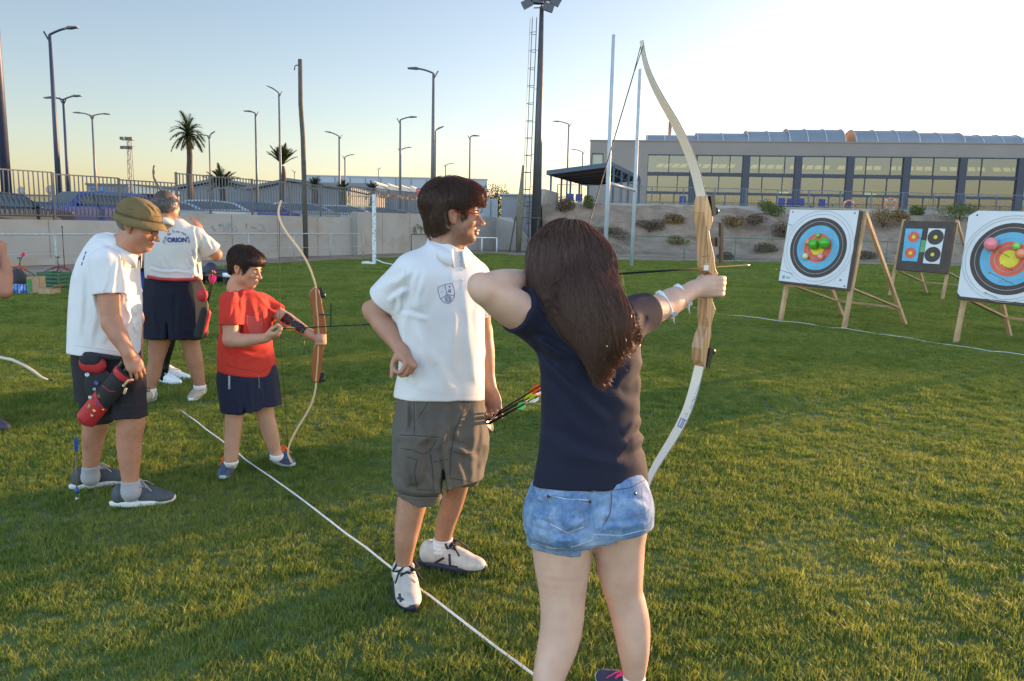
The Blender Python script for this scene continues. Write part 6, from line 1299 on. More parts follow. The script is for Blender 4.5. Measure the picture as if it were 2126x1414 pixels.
def girl():
    Yt = 2.42; yaw = R_(28); res = .0042
    # --- body ---
    b = SDF()
    hd = HeadF(Q(1187, 548, 2.44), V(.80, .60, -.02), sc=.95)
    head_sdf(b, hd, fat=.004, female=True, necklen=.17)
    tors = rows_loft([(640, 1140, 1275), (668, 1112, 1312), (700, 1112, 1328), (760, 1124, 1327), (830, 1128, 1322), (900, 1124, 1326), (960, 1114, 1340), (1030, 1104, 1346), (1075, 1102, 1345), (1110, 1112, 1335)], Yt, yaw, lambda y: .58 if y < 800 else .54)
    b.tag = 'torso'; b.loft(tors, AV, .03); b.tag = 'x'
    LL = [(1060, 1108, 1224, .01), (1110, 1104, 1228, 0), (1157, 1107, 1228, -.01), (1228, 1119, 1217, -.03), (1287, 1122, 1212, -.05), (1330, 1118, 1203, -.07), (1365, 1112, 1189, -.09), (1408, 1106, 1172, -.12), (1470, 1103, 1150, -.15)]
    RL = [(1040, 1232, 1344, .02), (1080, 1230, 1346, .02), (1125, 1230, 1339, .02), (1183, 1240, 1336, .02), (1228, 1254, 1334, .02), (1255, 1262, 1341, .02), (1296, 1272, 1349, .01), (1340, 1281, 1349, 0), (1385, 1291, 1343, 0), (1408, 1297, 1336, 0), (1428, 1300, 1334, .0)]
    for rows in (LL, RL):
        ch = []
        for y, xl, xr, dy in rows: c, r_ = rowpt(y, xl, xr, Yt+dy); ch.append((c, r_))
        b.leg(ch, .02)
    # draw arm (left in the picture), bent, hand at the chin
    shL, elL = Q(1125, 668, 2.36), Q(1010, 603, 2.24); wrL = Q(1130, 584, 2.49)
    b.chain([(shL, .060), (Q(1080, 648, 2.31), .060), (Q(1042, 624, 2.27), .055), (elL, .044)], .02)
    b.chain([(elL, .044), (Q(1035, 590, 2.28), .042), (Q(1075, 585, 2.38), .038), (wrL, .028)], .009); b.ell(Q(992, 590, 2.235), (.026, .026, .028), None, .03)
    hand(b, wrL, Q(1188, 577, 2.45)-wrL, V(.3, -.9, .2), V(0, 0, 1), .88, ((.5, 1.3, .6), (.5, 1.3, .6), (.5, 1.3, .6), (.7, 1.4, .7)))
    # bow arm
    G0 = GRIPC+V(0, 0, 0); gz_ = BP(1466, 594)[2]; G = V(GRIPC[0], GRIPC[1], gz_); wrR = G-AV*.078+V(0, 0, -.012)
    shR = Q(1290, 665, 2.50); elR = shR+(wrR-shR)*.52+V(0, 0, -.012)
    b.chain([(shR, .060), (shR+(elR-shR)*.5, .052), (elR, .046), (elR+(wrR-elR)*.35, .046), (elR+(wrR-elR)*.75, .034), (wrR, .0285)], .02)
    b.cap(wrR, G-AV*.03, .029, .032, .02); b.ell(G-AV*.022+WV*.016, (.046, .027, .043), np.array([AV, WV, V(0, 0, 1)]), .014)
    zz = (.030, .0105, -.0095, -.029)
    for i in range(4):
        o = V(0, 0, zz[i]*.95); r_ = (.0095, .0098, .0092, .0083)[i]
        b.chain([(G-AV*.022+WV*.030+o, r_), (G+AV*.012+WV*.041+o, r_*1.12), (G+AV*.043+WV*.030+o, r_*.98), (G+AV*.050+WV*.004+o, r_*.92), (G+AV*.036-WV*.018+o, r_*.85)], .009)
    b.chain([(G-AV*.045-WV*.004+V(0, 0, .012), .015), (G-AV*.012-WV*.030+V(0, 0, .026), .0118), (G+AV*.018-WV*.034+V(0, 0, .027), .0105), (G+AV*.038-WV*.018+V(0, 0, .024), .009)], .006)
    for q in (LL, RL): pass
    fR = rowpt(1428, 1300, 1334, Yt)[0]; fL = rowpt(1470, 1103, 1150, Yt-.15)[0]
    for f_, dr in ((fR, V(-.6, .8, 0)), (fL, V(-.7, .7, 0))): b.chain([(f_, .03), (V(f_[0], f_[1], .05), .03), (V(f_[0], f_[1], .04)+nrm(dr)*.1, .028)], .02)
    body = person_obj(b, res, SK_G, V(.22, 2.42, 0), 'long haired person in navy T-shirt and denim shorts drawing the big white limbed bow', tint=lambda v: head_tint(hd, v)*(1-.10*np.clip(noise3(v, .03)*2, 0, 1)[:, None]*np.array([[.2, 1, 1]]))); head_parts(hd, body)
    # --- T-shirt ---
    ms = fabric('navy_cotton', (.013, .0145, .032), .85, var=.05); s_ = SDF(b.sub('torso'))
    tl = rows_loft([(628, 1160, 1262), (642, 1125, 1295), (664, 1098, 1326), (690, 1098, 1338), (720, 1106, 1338), (760, 1115, 1336), (820, 1118, 1332), (880, 1117, 1334), (930, 1113, 1342), (975, 1108, 1350), (1012, 1105, 1354)], Yt, yaw, lambda y: .62 if y < 800 else .68)
    s_.loft(tl, AV, .03); s_.sleeve(shL, Q(1042, 624, 2.27), .62, .070, .072, .045, hollow=False)
    sl1 = shR+(elR-shR)*.62; s_.sleeve(shR, elR, .64, .070, .062, .04)
    pl = Q(1108, 978, Yt); s_.plane(Q(1230, 1003, Yt), V(-.02, -.16, -1)); s_.cap(Q(1190, 612, 2.44), Q(1196, 640, 2.43), .055, .055, .006, '-')
    fo = [(1165, 745, 1120, 705, 9, .008), (1125, 745, 1265, 880, 11, .008), (1125, 790, 1215, 905, 12, .006), (1100, 700, 1185, 745, 9, .007), (1350, 900, 1275, 945, 9, .007), (1345, 865, 1290, 900, 8, .006), (1120, 900, 1250, 962, 14, .005), (1335, 745, 1275, 800, 11, .006), (1150, 940, 1335, 968, 13, .004), (1090, 640, 1120, 690, 8, .006), (1330, 650, 1310, 690, 8, .006), (1335, 720, 1330, 860, 10, .004), (1215, 800, 1330, 850, 14, .004)]
    s_.disp = cloth_disp(.0042, .11, (1, 1, .45), fo, .001)
    sh = sdf_obj('t_shirt', s_, res, ms, body, smooth=1)
    bv = bvh_of(sh); seam = mat('navy_seam', (.012, .013, .028), .9)
    decal_strip(sh, bv, 'stitch', seam, [[(1112, 972), (1160, 990), (1230, 995), (1300, 989), (1346, 974)], [(1085, 612), (1076, 640), (1070, 676)], [(1110, 700), (1124, 690), (1140, 672), (1150, 650)]], 1.4)
    # --- denim shorts ---
    md = mat('denim', (.10, .19, .36), .85, var=.25, vs=60, bump=.35, bs=700, col2=(.36, .47, .62), c2s=11.0); t = md.node_tree
    for n in t.nodes:
        if n.type == 'VALTORGB' and abs(n.color_ramp.elements[0].position-.5) < .01: n.color_ramp.elements[0].position = .46; n.color_ramp.elements[1].position = .74
    d = SDF(b.sub('torso', 'leg')); hl = rows_loft([(968, 1115, 1340), (1000, 1108, 1344), (1030, 1103, 1347), (1075, 1099, 1349), (1098, 1101, 1346)], Yt, yaw, .70); d.loft(hl, AV, .03, n=2.2)
    for px, py, rr in ((1165, 1068, .105), (1285, 1062, .105)): d.ell(Q(px, py, 2.37), (rr, rr*.95, rr*.95), None, .06)
    cl, rl = rowpt(1100, 1095, 1230, Yt); d.chain([(cl, rl), (rowpt(1165, 1096, 1230, Yt)[0], rowpt(1165, 1096, 1230, Yt)[1])], .03); cr_, rr_ = rowpt(1080, 1228, 1353, Yt+.02); d.chain([(cr_, rr_), (rowpt(1130, 1227, 1352, Yt+.02)[0], rowpt(1130, 1227, 1352, Yt+.02)[1])], .03)
    mid = Q(1229, 1125, Yt)
    nl = V(-.12, -.22, -1); nr_ = V(.10, -.15, -1)
    d.boxcut(Q(1163, 1151, Yt-.09), nl, Q(1150, 1200, Yt), .21); d.boxcut(Q(1292, 1112, Yt-.09), nr_, Q(1310, 1165, Yt), .20)
    for rows in (LL, RL):
        ch = [(rowpt(y, xl, xr, Yt+dy)[0], rowpt(y, xl, xr, Yt+dy)[1]-.003) for y, xl, xr, dy in rows[1:5]]; 
    
    fo = [(1105, 1108, 1215, 1128, 8, .006), (1235, 1098, 1340, 1085, 7, .006), (1108, 1085, 1170, 1108, 6, .005), (1232, 1060, 1310, 1085, 9, .004), (1100, 1040, 1170, 1018, 7, .005), (1140, 1130, 1228, 1105, 7, .005), (1300, 1035, 1345, 1060, 6, .005), (1100, 1068, 1150, 1078, 6, .005), (1228, 1010, 1226, 1105, 5, -.006), (1180, 1095, 1228, 1070, 7, .005), (1240, 1040, 1280, 1020, 6, .004)]
    d.disp = cloth_disp(.0035, .06, (1, 1, .8), fo, .0012); ds = sdf_obj('denim_shorts', d, res, md, body, smooth=1); bv = bvh_of(ds)
    st = mat('denim_stitching', (.30, .25, .24), .9); dk = mat('denim_dark_seam', (.05, .085, .19), .9, var=.2, vs=60); lt = mat('denim_worn_edge', (.40, .50, .62), .9, var=.2, vs=60)
    def z2(*pts): return [(1040+x/2.23, 780+y/2.23) for x, y in pts]
    L1 = [z2((213, 548), (218, 640), (222, 690), (310, 738), (388, 705), (398, 640), (412, 580)), z2((218, 598), (290, 608), (365, 612)), z2((365, 575), (372, 650), (340, 690), (280, 722)), z2((612, 545), (625, 600), (628, 655), (668, 650), (690, 615)), z2((655, 520), (655, 580), (668, 620)), z2((155, 495), (300, 530), (420, 545), (500, 540), (600, 525), (690, 478)), z2((500, 500), (510, 560), (500, 640), (470, 690)), z2((150, 815), (220, 828), (330, 832), (418, 812)), z2((440, 760), (560, 762), (665, 742)), z2((180, 800), (205, 790), (330, 798), (425, 770))]
    decal_strip(ds, bv, 'stitching', st, L1, 1.0); decal_strip(ds, bv, 'seam', dk, [z2((505, 500), (514, 560), (506, 640), (470, 700)), z2((155, 488), (300, 523), (420, 538), (500, 534), (600, 519), (690, 470)), z2((213, 552), (300, 565), (412, 585))], 1.6)
    decal_strip(ds, bv, 'worn_edge', lt, [z2((140, 780), (240, 800), (330, 793), (425, 762)), z2((430, 735), (560, 740), (672, 712)), z2((220, 553), (300, 570), (408, 577)), z2((224, 685), (310, 728), (385, 700))], 2.0)
    for (x, y) in z2((221, 558), (412, 583), (621, 546), (200, 818)):
        dd = nrm(ray(x, y)); hit = bv.ray_cast(Vector(CC), Vector(dd), 10)
        if hit[0] is not None: p = V(*hit[0]); nn = V(*hit[1]); nn = nn if nn@dd < 0 else -nn; r_ = .0075 if y > 1140 else .0048; o = MB(); o.lathe(p, nn, [(r_, 0), (r_, .002), (r_*.55, .0025), (r_*.3, .0045)], 12); o.build('rivet', mat('dark_brass', (.10, .07, .04), .35, .8), ds)
    # --- arm straps of the guard ---
    for u, tl_ in ((.12, .12), (.62, .10)):
        c = elR+(wrR-elR)*u; ax = nrm(wrR-elR+V(0, 0, tl_)*.4+WV*.12); r_ = float(np.interp(u*1.0, [0, .35, .75, 1], [.046, .046, .034, .0285]))+.0045; c = c+V(0, 0, .001); o = MB(); o.lathe(c-ax*.007, ax, [(r_, 0), (r_+.002, .001), (r_+.002, .013), (r_, .014)], 28); e = o.build('arm_strap', M['whitepaint'], body)
        o = MB(); x, y, z_ = frame(ax); q = c+nrm(WV*.9+V(0, 0, -.55))*(r_+.003); o.box(q, (.012, .012, .018), X=nrm(WV), Y=nrm(np.cross(ax, WV)), Z=ax); o.tube([q, q+V(0, 0, -.02), q+V(.004, 0, -.032)], .0028, 5); o.build('strap_buckle', mat('strap_clip', (.45, .45, .46), .4), e)
    # --- socks & shoes ---
    for f_, dr in ((fR, V(-.62, .78, 0)), (fL, V(-.75, .66, 0))):
        sock(b, f_, V(f_[0], f_[1], .112), m_sock, body)
        shoe(body, V(f_[0], f_[1], 0)-nrm(dr)*.0, dr, .245, fabric('navy_mesh_shoe', (.04, .05, .10)), M['whitepaint'], mat('pink_lace', (.80, .06, .24), .6), z0=.012)
    # --- hair ---
    hm = hair_mat('dark_brown_hair', (.110, .058, .039), (.62, .28, .12), .32); hs = SDF(); hs.ell(hd(0, -.022, .034), (.082, .108, .096), hd.R, .02); 
    def L(px, py, Y, r_): return (Q(px, py, Y), r_)
    # back of head down the back: lobes in photo positions, lying just outside shirt
    hs.chain([L(1190, 552, 2.38, .080), L(1192, 598, 2.34, .078), L(1212, 650, 2.28, .056), L(1234, 710, 2.25, .035), L(1246, 755, 2.25, .024), L(1251, 785, 2.255, .012)], .05, flat=(V(0, 1, 0), .55))
    hs.chain([L(1222, 560, 2.40, .060), L(1240, 612, 2.36, .051), L(1272, 655, 2.32, .040), L(1302, 695, 2.32, .020)], .045, flat=(V(0, 1, 0), .55)); hs.chain([L(1155, 548, 2.38, .060), L(1144, 580, 2.34, .046), L(1148, 604, 2.31, .030)], .04, flat=(V(0, 1, 0), .6))
    hs.chain([L(1215, 640, 2.29, .055), L(1258, 695, 2.28, .032), L(1280, 735, 2.29, .012)], .04, flat=(V(0, 1, 0), .5))
    fdir = hd.Y
    hs.ell(hd(0, .085, -.03), (.050, .05, .085), hd.R, .02, '-')
    hsm = SDF(); hsm.p = list(hs.p); hsm.disp = lambda p: .006*noise3(p*V(1, 1, .18), .018)+.002
    base = sdf_obj('hair', hsm, .0048, hm, body, smooth=1)
    r = np.random.default_rng(4); n = 7000; u = r.normal(size=(n*3, 3)); u /= np.linalg.norm(u, axis=1, keepdims=True); rt = hd.o+((u*np.array([.082, .108, .096])+np.array([0, -.022, .034]))@hd.R); lc = u
    keep = (u[:, 2] > -.35) & ~((u[:, 1] > .55) & (u[:, 2] < .55)); rt = rt[keep][:n]; uu = u[keep][:n]; n = len(rt)
    tail = np.stack([Q(1252, 798, 2.25), Q(1298, 722, 2.29), Q(1160, 632, 2.28), Q(1282, 758, 2.27), Q(1240, 778, 2.25), Q(1332, 712, 2.34)]); w_ = r.random(n); az = ((rt-hd.o)@nrm(V(1, .1, 0))); rk = az.argsort().argsort()/n+r.normal(0, .08, n); ti = np.where(rk < .05, 2, np.where(rk < .50, np.where(r.random(n) < .4, 4, 0), np.where(rk < .68, 0, np.where(rk < .84, 3, np.where(r.random(n) < .7, 1, 5)))))
    tgt = tail[ti]+r.normal(0, .012, (n, 3)); tgt += V(0, 0, 1)*(r.random(n)**2*.10)[:, None]; crown = hd(0, -.01, .145)
    def flow(p, i):
        a = p-crown; a[:, 2] *= .3; a /= np.linalg.norm(a, axis=1, keepdims=True)+1e-6; g = tgt-p; g /= np.linalg.norm(g, axis=1, keepdims=True)+1e-6; k = np.clip((i-3)/8, 0, 1); dn = V(0, -.25, -1); return a*(1-k)*.9+g*k*(.9+.6*min(1, i/22))+dn*.35*(1 if i > 2 else .3)
    def det(q, i): return np.where(np.linalg.norm(q-tgt, axis=1) < .06, .3, 1.0)*np.ones(len(q))
    P_, _ = strands(hs, rt, flow, 40, .0125, .011, .0008, 5, .0006, det); dist = np.linalg.norm(P_-tgt[:, None, :], axis=2); L_ = np.clip(dist.argmin(1)+r.integers(-12, 3, n), 8, 40)
    strand_mesh('hair_strands', P_, L_, .00085, hm, base)
    # flyaways
    k = r.choice(n, 320, replace=False); Pf = P_[k].copy(); out = Pf-np.array(hd.o)[None, None]; out[..., 2] *= .3; out /= np.linalg.norm(out, axis=2, keepdims=True)+1e-6; ramp = np.linspace(0, 1, 41)[None, :, None]; Pf = Pf+out*ramp*(.01+.03*r.random((len(k), 1, 1)))+np.sin(ramp*9+r.random((len(k), 1, 1))*6)*.004
    strand_mesh('flyaway_hair', Pf, L_[k], .00045, hm, base)
girl()

# ================= THE BIG BOW =================
def big_bow():
    t = thing('recurve_bow', 'tall recurve bow with white limbs and pale wooden riser held at full draw', 'bow', V(GRIPC[0], GRIPC[1], 1.3))
    mw_ = mat('pale_laminated_wood', (.56, .33, .16), .38, var=.12, vs=5, coat=.5, bump=.05, bs=40); n = mw_.node_tree
    wv_ = n.nodes.new('ShaderNodeTexWave'); wv_.wave_type = 'BANDS'; wv_.bands_direction = 'X'; wv_.inputs['Scale'].default_value = 22; wv_.inputs['Distortion'].default_value = 5; wv_.inputs['Detail'].default_value = 3; tc = n.nodes.new('ShaderNodeTexCoord'); mp = n.nodes.new('ShaderNodeMapping'); mp.inputs['Scale'].default_value = (1, 1, .12); n.links.new(tc.outputs['Object'], mp.inputs[0]); n.links.new(mp.outputs[0], wv_.inputs['Vector']); mx = n.nodes.new('ShaderNodeMix'); mx.data_type = 'RGBA'; mx.blend_type = 'MULTIPLY'; mx.inputs['Factor'].default_value = .35; bs_ = n.nodes['Principled BSDF']; src = bs_.inputs['Base Color'].links[0].from_socket; n.links.new(src, mx.inputs['A']); n.links.new(wv_.outputs['Color'], mx.inputs['B']); n.links.new(mx.outputs['Result'], bs_.inputs['Base Color'])
    mwl = mat('white_limb_laminate', (.78, .72, .60), .3, var=.03, coat=.4); med = mat('limb_edge', (.12, .08, .05), .5)
    def limb(name, pts, wid, par):
        q = [BP(x, y) for x, y in pts]; dd = []
        for i in range(len(q)-1):
            for k in range(4): dd.append(q[i]+(q[i+1]-q[i])*k/4)
        dd.append(q[-1]); dd = np.array(dd)
        for _ in range(3): dd[1:-1] = (dd[:-2]+2*dd[1:-1]+dd[2:])/4
        m_ = len(dd); W_ = np.interp(np.linspace(0, 1, m_), np.linspace(0, 1, len(wid)), wid); o = MB(); e = MB(); th = .0055
        vs = []; es = []
        for i in range(m_):
            tg = nrm(dd[min(i+1, m_-1)]-dd[max(i-1, 0)]); nn = nrm(np.cross(WV, tg)); nn = nn if nn@AV < 0 else -nn
            w2 = WV*W_[i]/2; vs += [dd[i]-w2+nn*th/2, dd[i]+w2+nn*th/2, dd[i]+w2-nn*th/2, dd[i]-w2-nn*th/2]
            es += [dd[i]-w2*1.02+nn*th*.2, dd[i]+w2*1.02+nn*th*.2, dd[i]+w2*1.02-nn*th*.3, dd[i]-w2*1.02-nn*th*.3]
        fs = [(i*4+k, i*4+(k+1) % 4, i*4+4+(k+1) % 4, i*4+4+k) for i in range(m_-1) for k in range(4)]+[(0, 1, 2, 3), tuple((m_-1)*4+k for k in (3, 2, 1, 0))]
        o.add(vs, fs); a = o.build(name, mwl, par); e.add(es, fs); e.build('edge_laminate', med, a); return a, dd
    up, du = limb('upper_limb', [(1456, 408), (1448, 370), (1436, 330), (1420, 292), (1400, 252), (1378, 215), (1358, 178), (1344, 145), (1336, 115), (1332, 84)], [.042, .042, .041, .039, .036, .031, .025, .019, .015, .012], t)
    lo, dl = limb('lower_limb', [(1453, 758), (1443, 800), (1430, 845), (1412, 885), (1388, 925), (1362, 965), (1345, 1000), (1336, 1035), (1333, 1062), (1336, 1085)], [.042, .042, .041, .039, .036, .031, .025, .019, .015, .012], t)
    L_ = [(1440, 420), (1439, 440), (1443, 468), (1446, 500), (1447, 530), (1447.5, 562), (1455, 568), (1461, 574), (1459, 590), (1454, 606), (1448, 620), (1447, 655), (1449, 678), (1440, 698), (1435, 722), (1435, 748), (1442, 762)]
    R2 = [(1464, 764), (1471, 722), (1477, 694), (1477, 676), (1482, 655), (1487, 641), (1480, 624), (1478, 606), (1482, 590), (1488, 574), (1492, 568), (1486, 557), (1483, 528), (1477, 503), (1473, 480), (1480, 461), (1481, 447), (1468, 404), (1448, 406)]
    o = [(x+10.5, y) for x, y in L_]+[(max(x-10.5, 1455), y) for x, y in R2]; pl_ = [BP(x, y) for x, y in o]; mb = MB(); mb.prism([p-WV*.024 for p in pl_], WV*.048); ri = mb.build('riser', mw_, t); bvm = ri.modifiers.new('bevel', 'BEVEL'); bvm.width = .004; bvm.segments = 3; bvm.limit_method = 'ANGLE'; bvm.angle_limit = R_(25)
    for p in ri.data.polygons: p.use_smooth = False
    mb = MB(); a = BP(1474, 406, .012); b_ = BP(1479, 448, .012); mb.beam(a-AV*.004, b_-AV*.004, .03, .018, up=AV); mb.build('limb_pocket', mcarb, t); mb = MB(); mb.lathe(BP(1480, 438)+AV*.004, AV, [(.010, 0), (.013, .003), (.013, .013), (.009, .017)], 14); mb.build('limb_bolt', mcarb, t)
    mb = MB(); mb.beam(BP(1466, 762, .012)-AV*.006, BP(1474, 722, .012)-AV*.006, .03, .018, up=AV); mb.build('limb_pocket', mcarb, t); mb = MB(); mb.lathe(BP(1473, 730)+AV*.004, AV, [(.010, 0), (.013, .003), (.013, .013), (.009, .017)], 14); mb.build('limb_bolt', mcarb, t)
    msg = mat('sight_brown_black', (.035, .025, .02), .4); sg = MB(); c = BP(1478, 503); sg.box(c+AV*.018, (.045, .010, .026), X=AV, Y=WV, Z=V(0, 0, 1)); sg.beam(BP(1497, 462, .004), BP(1497, 546, .004), .013, .010, up=WV); sg.beam(BP(1490, 512, .004), BP(1490, 492, .004), .018, .010, up=WV); sg.ball(BP(1501, 500, .006), .004, 8); sg.build('sight', msg, t)
    # grooves drawn on the riser
    mb = MB()
    for pts in ([(1467, 470), (1469, 505), (1470, 545)], [(1457, 533), (1470, 531), (1481, 533)], [(1467, 660), (1463, 690)]): mb.tube([BP(x, y, .0245) for x, y in pts], .0009, 4)
    mb.build('glue_line', mat('glue_line', (.20, .10, .05), .6), t)
    mb = MB(); mb.box(BP(1466, 556, .026), (.02, .005, .018), X=AV, Y=WV, Z=V(0, 0, 1)); mb.build('arrow_rest', mat('white_fur', (.75, .75, .72), .9), t)
    # string to the nocking point
    sm = mat('black_string', (.015, .012, .012), .6); mb = MB(); ut = BP(1334, 96)-AV*.003; lt_ = BP(1334, 1073)-AV*.003; q = NOCK
    mb.tube([ut+WV*.006, ut+(q-ut)*.12], .0014, 5); mb.tube([ut-WV*.006, ut+(q-ut)*.12], .0014, 5); mb.tube([ut+(q-ut)*.12, q, lt_+(q-lt_)*.1], .0017, 6); mb.tube([q+(ut-q)*.13, q, q+(lt_-q)*.13], .0024, 6); mb.tube([lt_+(q-lt_)*.1, lt_], .002, 5); mb.build('string', sm, t)
    # blue print on the lower limb: small box mark and two lines of script-like lettering
    bv = bvh_of(lo); mbl = mat('blue_print', (.05, .10, .42), .5)
    decal_strip(lo, bv, 'printed_frame', mbl, [[(1407, 885), (1415, 888), (1422, 872), (1414, 868), (1407, 885)], [(1412, 886), (1419, 870)], [(1415, 889), (1423, 893), (1431, 877), (1422, 872)]], 1.8, lift=.0008)
    for s_, cx, cy, sz, mm in (('San Mike Archery', 1443, 822, 8.5, mat('light_blue_print', (.12, .32, .62), .5)), ('= - - =', 1421, 865, 6, mbl), ('- = = -', 1426, 862, 6, mbl)):
        v2, f2 = px_text(s_, sz*.95, cx, cy, R_(-70)); decal_mesh(lo, bv, 'lettering', mm, v2, f2, .0008)
big_bow()
mshaft = mat('matt_black_shaft', (.014, .014, .015), .75, spec=.15)
def arrow_thing(label, nock, tip, vane, r=.0028, group=None, shaft=None, nockm=None, vl=.055, vh=.012, vo=.03):
    t = thing('arrow', label, 'arrow', nock, group); d = nrm(tip-nock); mb = MB(); mb.tube([nock+d*.012, tip-d*.022], r, 8); mb.build('shaft', shaft or mshaft, t); mb = MB(); mb.lathe(tip-d*.025, d, [(r*1.15, 0), (r*1.15, .012), (r*.2, .025)], 8); mb.build('point', mat('steel_point', (.5, .5, .48), .3, .9), t)
    mb = MB(); mb.tube([nock-d*.004, nock+d*.014], r*1.1, 6); mb.build('nock', nockm or mat('orange_nock', (.8, .2, .05), .4), t); x, y, _ = frame(d)
    for k, c in enumerate(vane):
        a = 2.09*k+.6; q = x*math.cos(a)+y*math.sin(a); f0 = nock+d*vo; mb = MB(); mb.prism([f0+q*r, f0+q*vh*.9+d*.004, f0+d*vl*.45+q*vh, f0+d*vl+q*r], np.cross(d, q)*.0008); mb.build('vane', mat('vane', c, .45), t)
    return t
arrow_thing('long dark arrow nocked on the drawn bow, resting above the hand', NOCK, ATIP, [(.8, .2, .1), (.7, .7, .7), (.7, .7, .7)], .0035)
# ================= PERSON: MAN IN WHITE POLO AND GLASSES =================
SK_M = skin_mat('tanned_skin', (.41, .215, .140)); m_white = fabric('white_polo_cotton', (.67, .672, .685), bs=1400, bump=.12, sheen=.1)
def leg_tint(v, zmin, zmax, f=.25):   # leg / arm hair speckle
    m = np.clip((noise3(v, .006)-.12)*3, 0, 1)*((v[:, 2] > zmin) & (v[:, 2] < zmax)); return 1-f*m[:, None]
def shorts_leg(d, rows, Y, k=.03):
    ch = []
    for r in rows: c, w_ = rowpt(r[0], r[1], r[2], Y+(r[3] if len(r) > 3 else 0)); ch.append((c, w_))
    d.chain(ch, k); return ch
def man():
    Yt = 3.20; yaw = R_(38); X = V(math.cos(yaw), math.sin(yaw), 0); fw = V(math.sin(yaw), -math.cos(yaw), 0); res = .0045
    b = SDF(); hd = HeadF(Q(945, 446, 3.20), V(1, .10, -.02), sc=.97); head_sdf(b, hd, nose=1.05, necklen=.17)
    b.tag = 'torso'; b.loft(rows_loft([(535, 890, 955), (556, 862, 985), (580, 850, 990), (640, 850, 990), (720, 850, 986), (800, 848, 985), (850, 845, 985), (880, 850, 985)], Yt, yaw, .62), X, .03); b.tag = 'x'
    b.cap(hd(0, -.035, -.14), Q(922, 552, Yt), .058, .075, .05)
    # legs
    RLeg = [(880, 842, 915, 0), (960, 838, 908, -.01), (1030, 826, 890, -.03), (1085, 820, 875, -.04), (1120, 819, 866, -.045), (1158, 821, 857, -.02), (1185, 822, 856, -.01)]
    LLeg = [(880, 915, 985, .08), (960, 922, 984, .09), (1010, 924, 972, .14), (1050, 915, 960, .18), (1080, 906, 948, .21), (1116, 902, 938, .24), (1140, 900, 936, .25)]
    for rows in (RLeg, LLeg): b.leg([rowpt(y, a, c, Yt+dy) for y, a, c, dy in rows], .02)
    aR = rowpt(1185, 822, 856, Yt-.05)[0]; aL = rowpt(1140, 900, 936, Yt+.12)[0]; aR = V(*P(840, 1205, PZ(840, 1222, .0)[1])); aL = V(*P(915, 1160, PZ(915, 1180)[1]))
    gR = V(*PZ(838, 1228)); gL = V(*PZ(912, 1180)); dR = nrm(V(*PZ(868, 1285))-V(*PZ(833, 1205))); dL = nrm(V(.97, -.22, 0))
    b.leg([rowpt(1185, 822, 856, Yt-.01), (V(gR[0], gR[1], .09), .036), (V(gR[0], gR[1], .05), .034)], .02); b.leg([rowpt(1140, 900, 936, Yt+.25), (V(gL[0], gL[1], .08), .036)], .02)
    # right arm akimbo
    sR, eR, wR = Q(852, 568, 3.12), Q(779, 648, 3.20), Q(834, 728, 3.06)
    b.chain([(sR, .060), (sR+(eR-sR)*.5, .052), (eR, .044)], .03); b.chain([(eR, .044), (eR+(wR-eR)*.35, .045), (eR+(wR-eR)*.75, .033), (wR, .029)], .02); b.ell(Q(764, 640, 3.20), (.022, .024, .026), None, .02)
    hand(b, wR, Q(853, 757, 3.00)-wR, V(-.75, .35, -.45), V(.25, -.1, .9), .98, ((1.2, 1.3, .7), (1.2, 1.3, .7), (1.25, 1.3, .7), (1.3, 1.3, .7)), ((.5, .2, .9), (.6, -.1, .6)))
    # left arm hanging, hand around arrow shafts
    sL, eL, wL = Q(985, 575, 3.33), Q(1001, 690, 3.42), Q(1016, 803, 3.37)
    b.chain([(sL, .058), (sL+(eL-sL)*.5, .050), (eL, .042)], .03); b.chain([(eL, .043), (eL+(wL-eL)*.35, .044), (eL+(wL-eL)*.8, .030), (wL, .027)], .02)
    hand(b, wL, Q(1034, 876, 3.33)-wL, V(-.45, -.85, .0), V(-.8, .3, 0), 1.0, ((.55, 1.0, .7), (.7, 1.1, .6), (.45, .7, .4), (.15, .3, .2)), ((.85, .35, .5), (.95, .1, .25)), spread=.09)
    body = person_obj(b, res, SK_M, V(-.27, 3.2, 0), 'curly brown haired person in white polo, grey cargo shorts and red glasses, hand on hip', tint=lambda v: head_tint(hd, v, stub=(.40, .36, .36, .75))*leg_tint(v, .1, .75)); head_parts(hd, body, brow=(.03, .018, .012))
    # polo
    s_ = SDF(b.sub('torso')); s_.loft(rows_loft([(528, 880, 958), (540, 862, 972), (556, 842, 990), (580, 836, 1000), (640, 832, 1003), (720, 838, 1004), (770, 834, 1003), (800, 828, 1002), (842, 823, 1002)], Yt, yaw, lambda y: .66 if y < 700 else .72), X, .03, n=2.2)
    s_.sleeve(sR, eR, .66, .073, .076, .05, tilt=(.15, 0, .05)); s_.cap(hd(0, -.035, -.155), Q(868, 556, 3.16), .058, .050, .06); s_.cap(hd(0, -.035, -.155), Q(972, 556, 3.27), .058, .050, .06)
    s_.sleeve(sL, eL, .66, .070, .064, .04)
    s_.plane(Q(912, 826, Yt), V(-.05, -.11, -1)); s_.cap(hd(0, -.030, -.10), hd(0, -.02, -.165), .060, .064, .008, '-')
    fo = [(832, 650, 890, 664, 6, .005), (838, 652, 862, 800, 9, .007), (853, 640, 868, 560, 7, .010), (862, 645, 884, 560, 7, .008), (832, 665, 845, 795, 7, .006), (790, 600, 858, 562, 7, .006), (805, 625, 850, 600, 7, .007), (870, 690, 935, 810, 11, .005), (965, 600, 982, 790, 9, .005), (945, 640, 938, 770, 12, .004), (988, 640, 990, 800, 8, .005), (842, 650, 905, 760, 10, .006), (895, 560, 880, 640, 12, .004), (826, 650, 832, 600, 5, .006)]
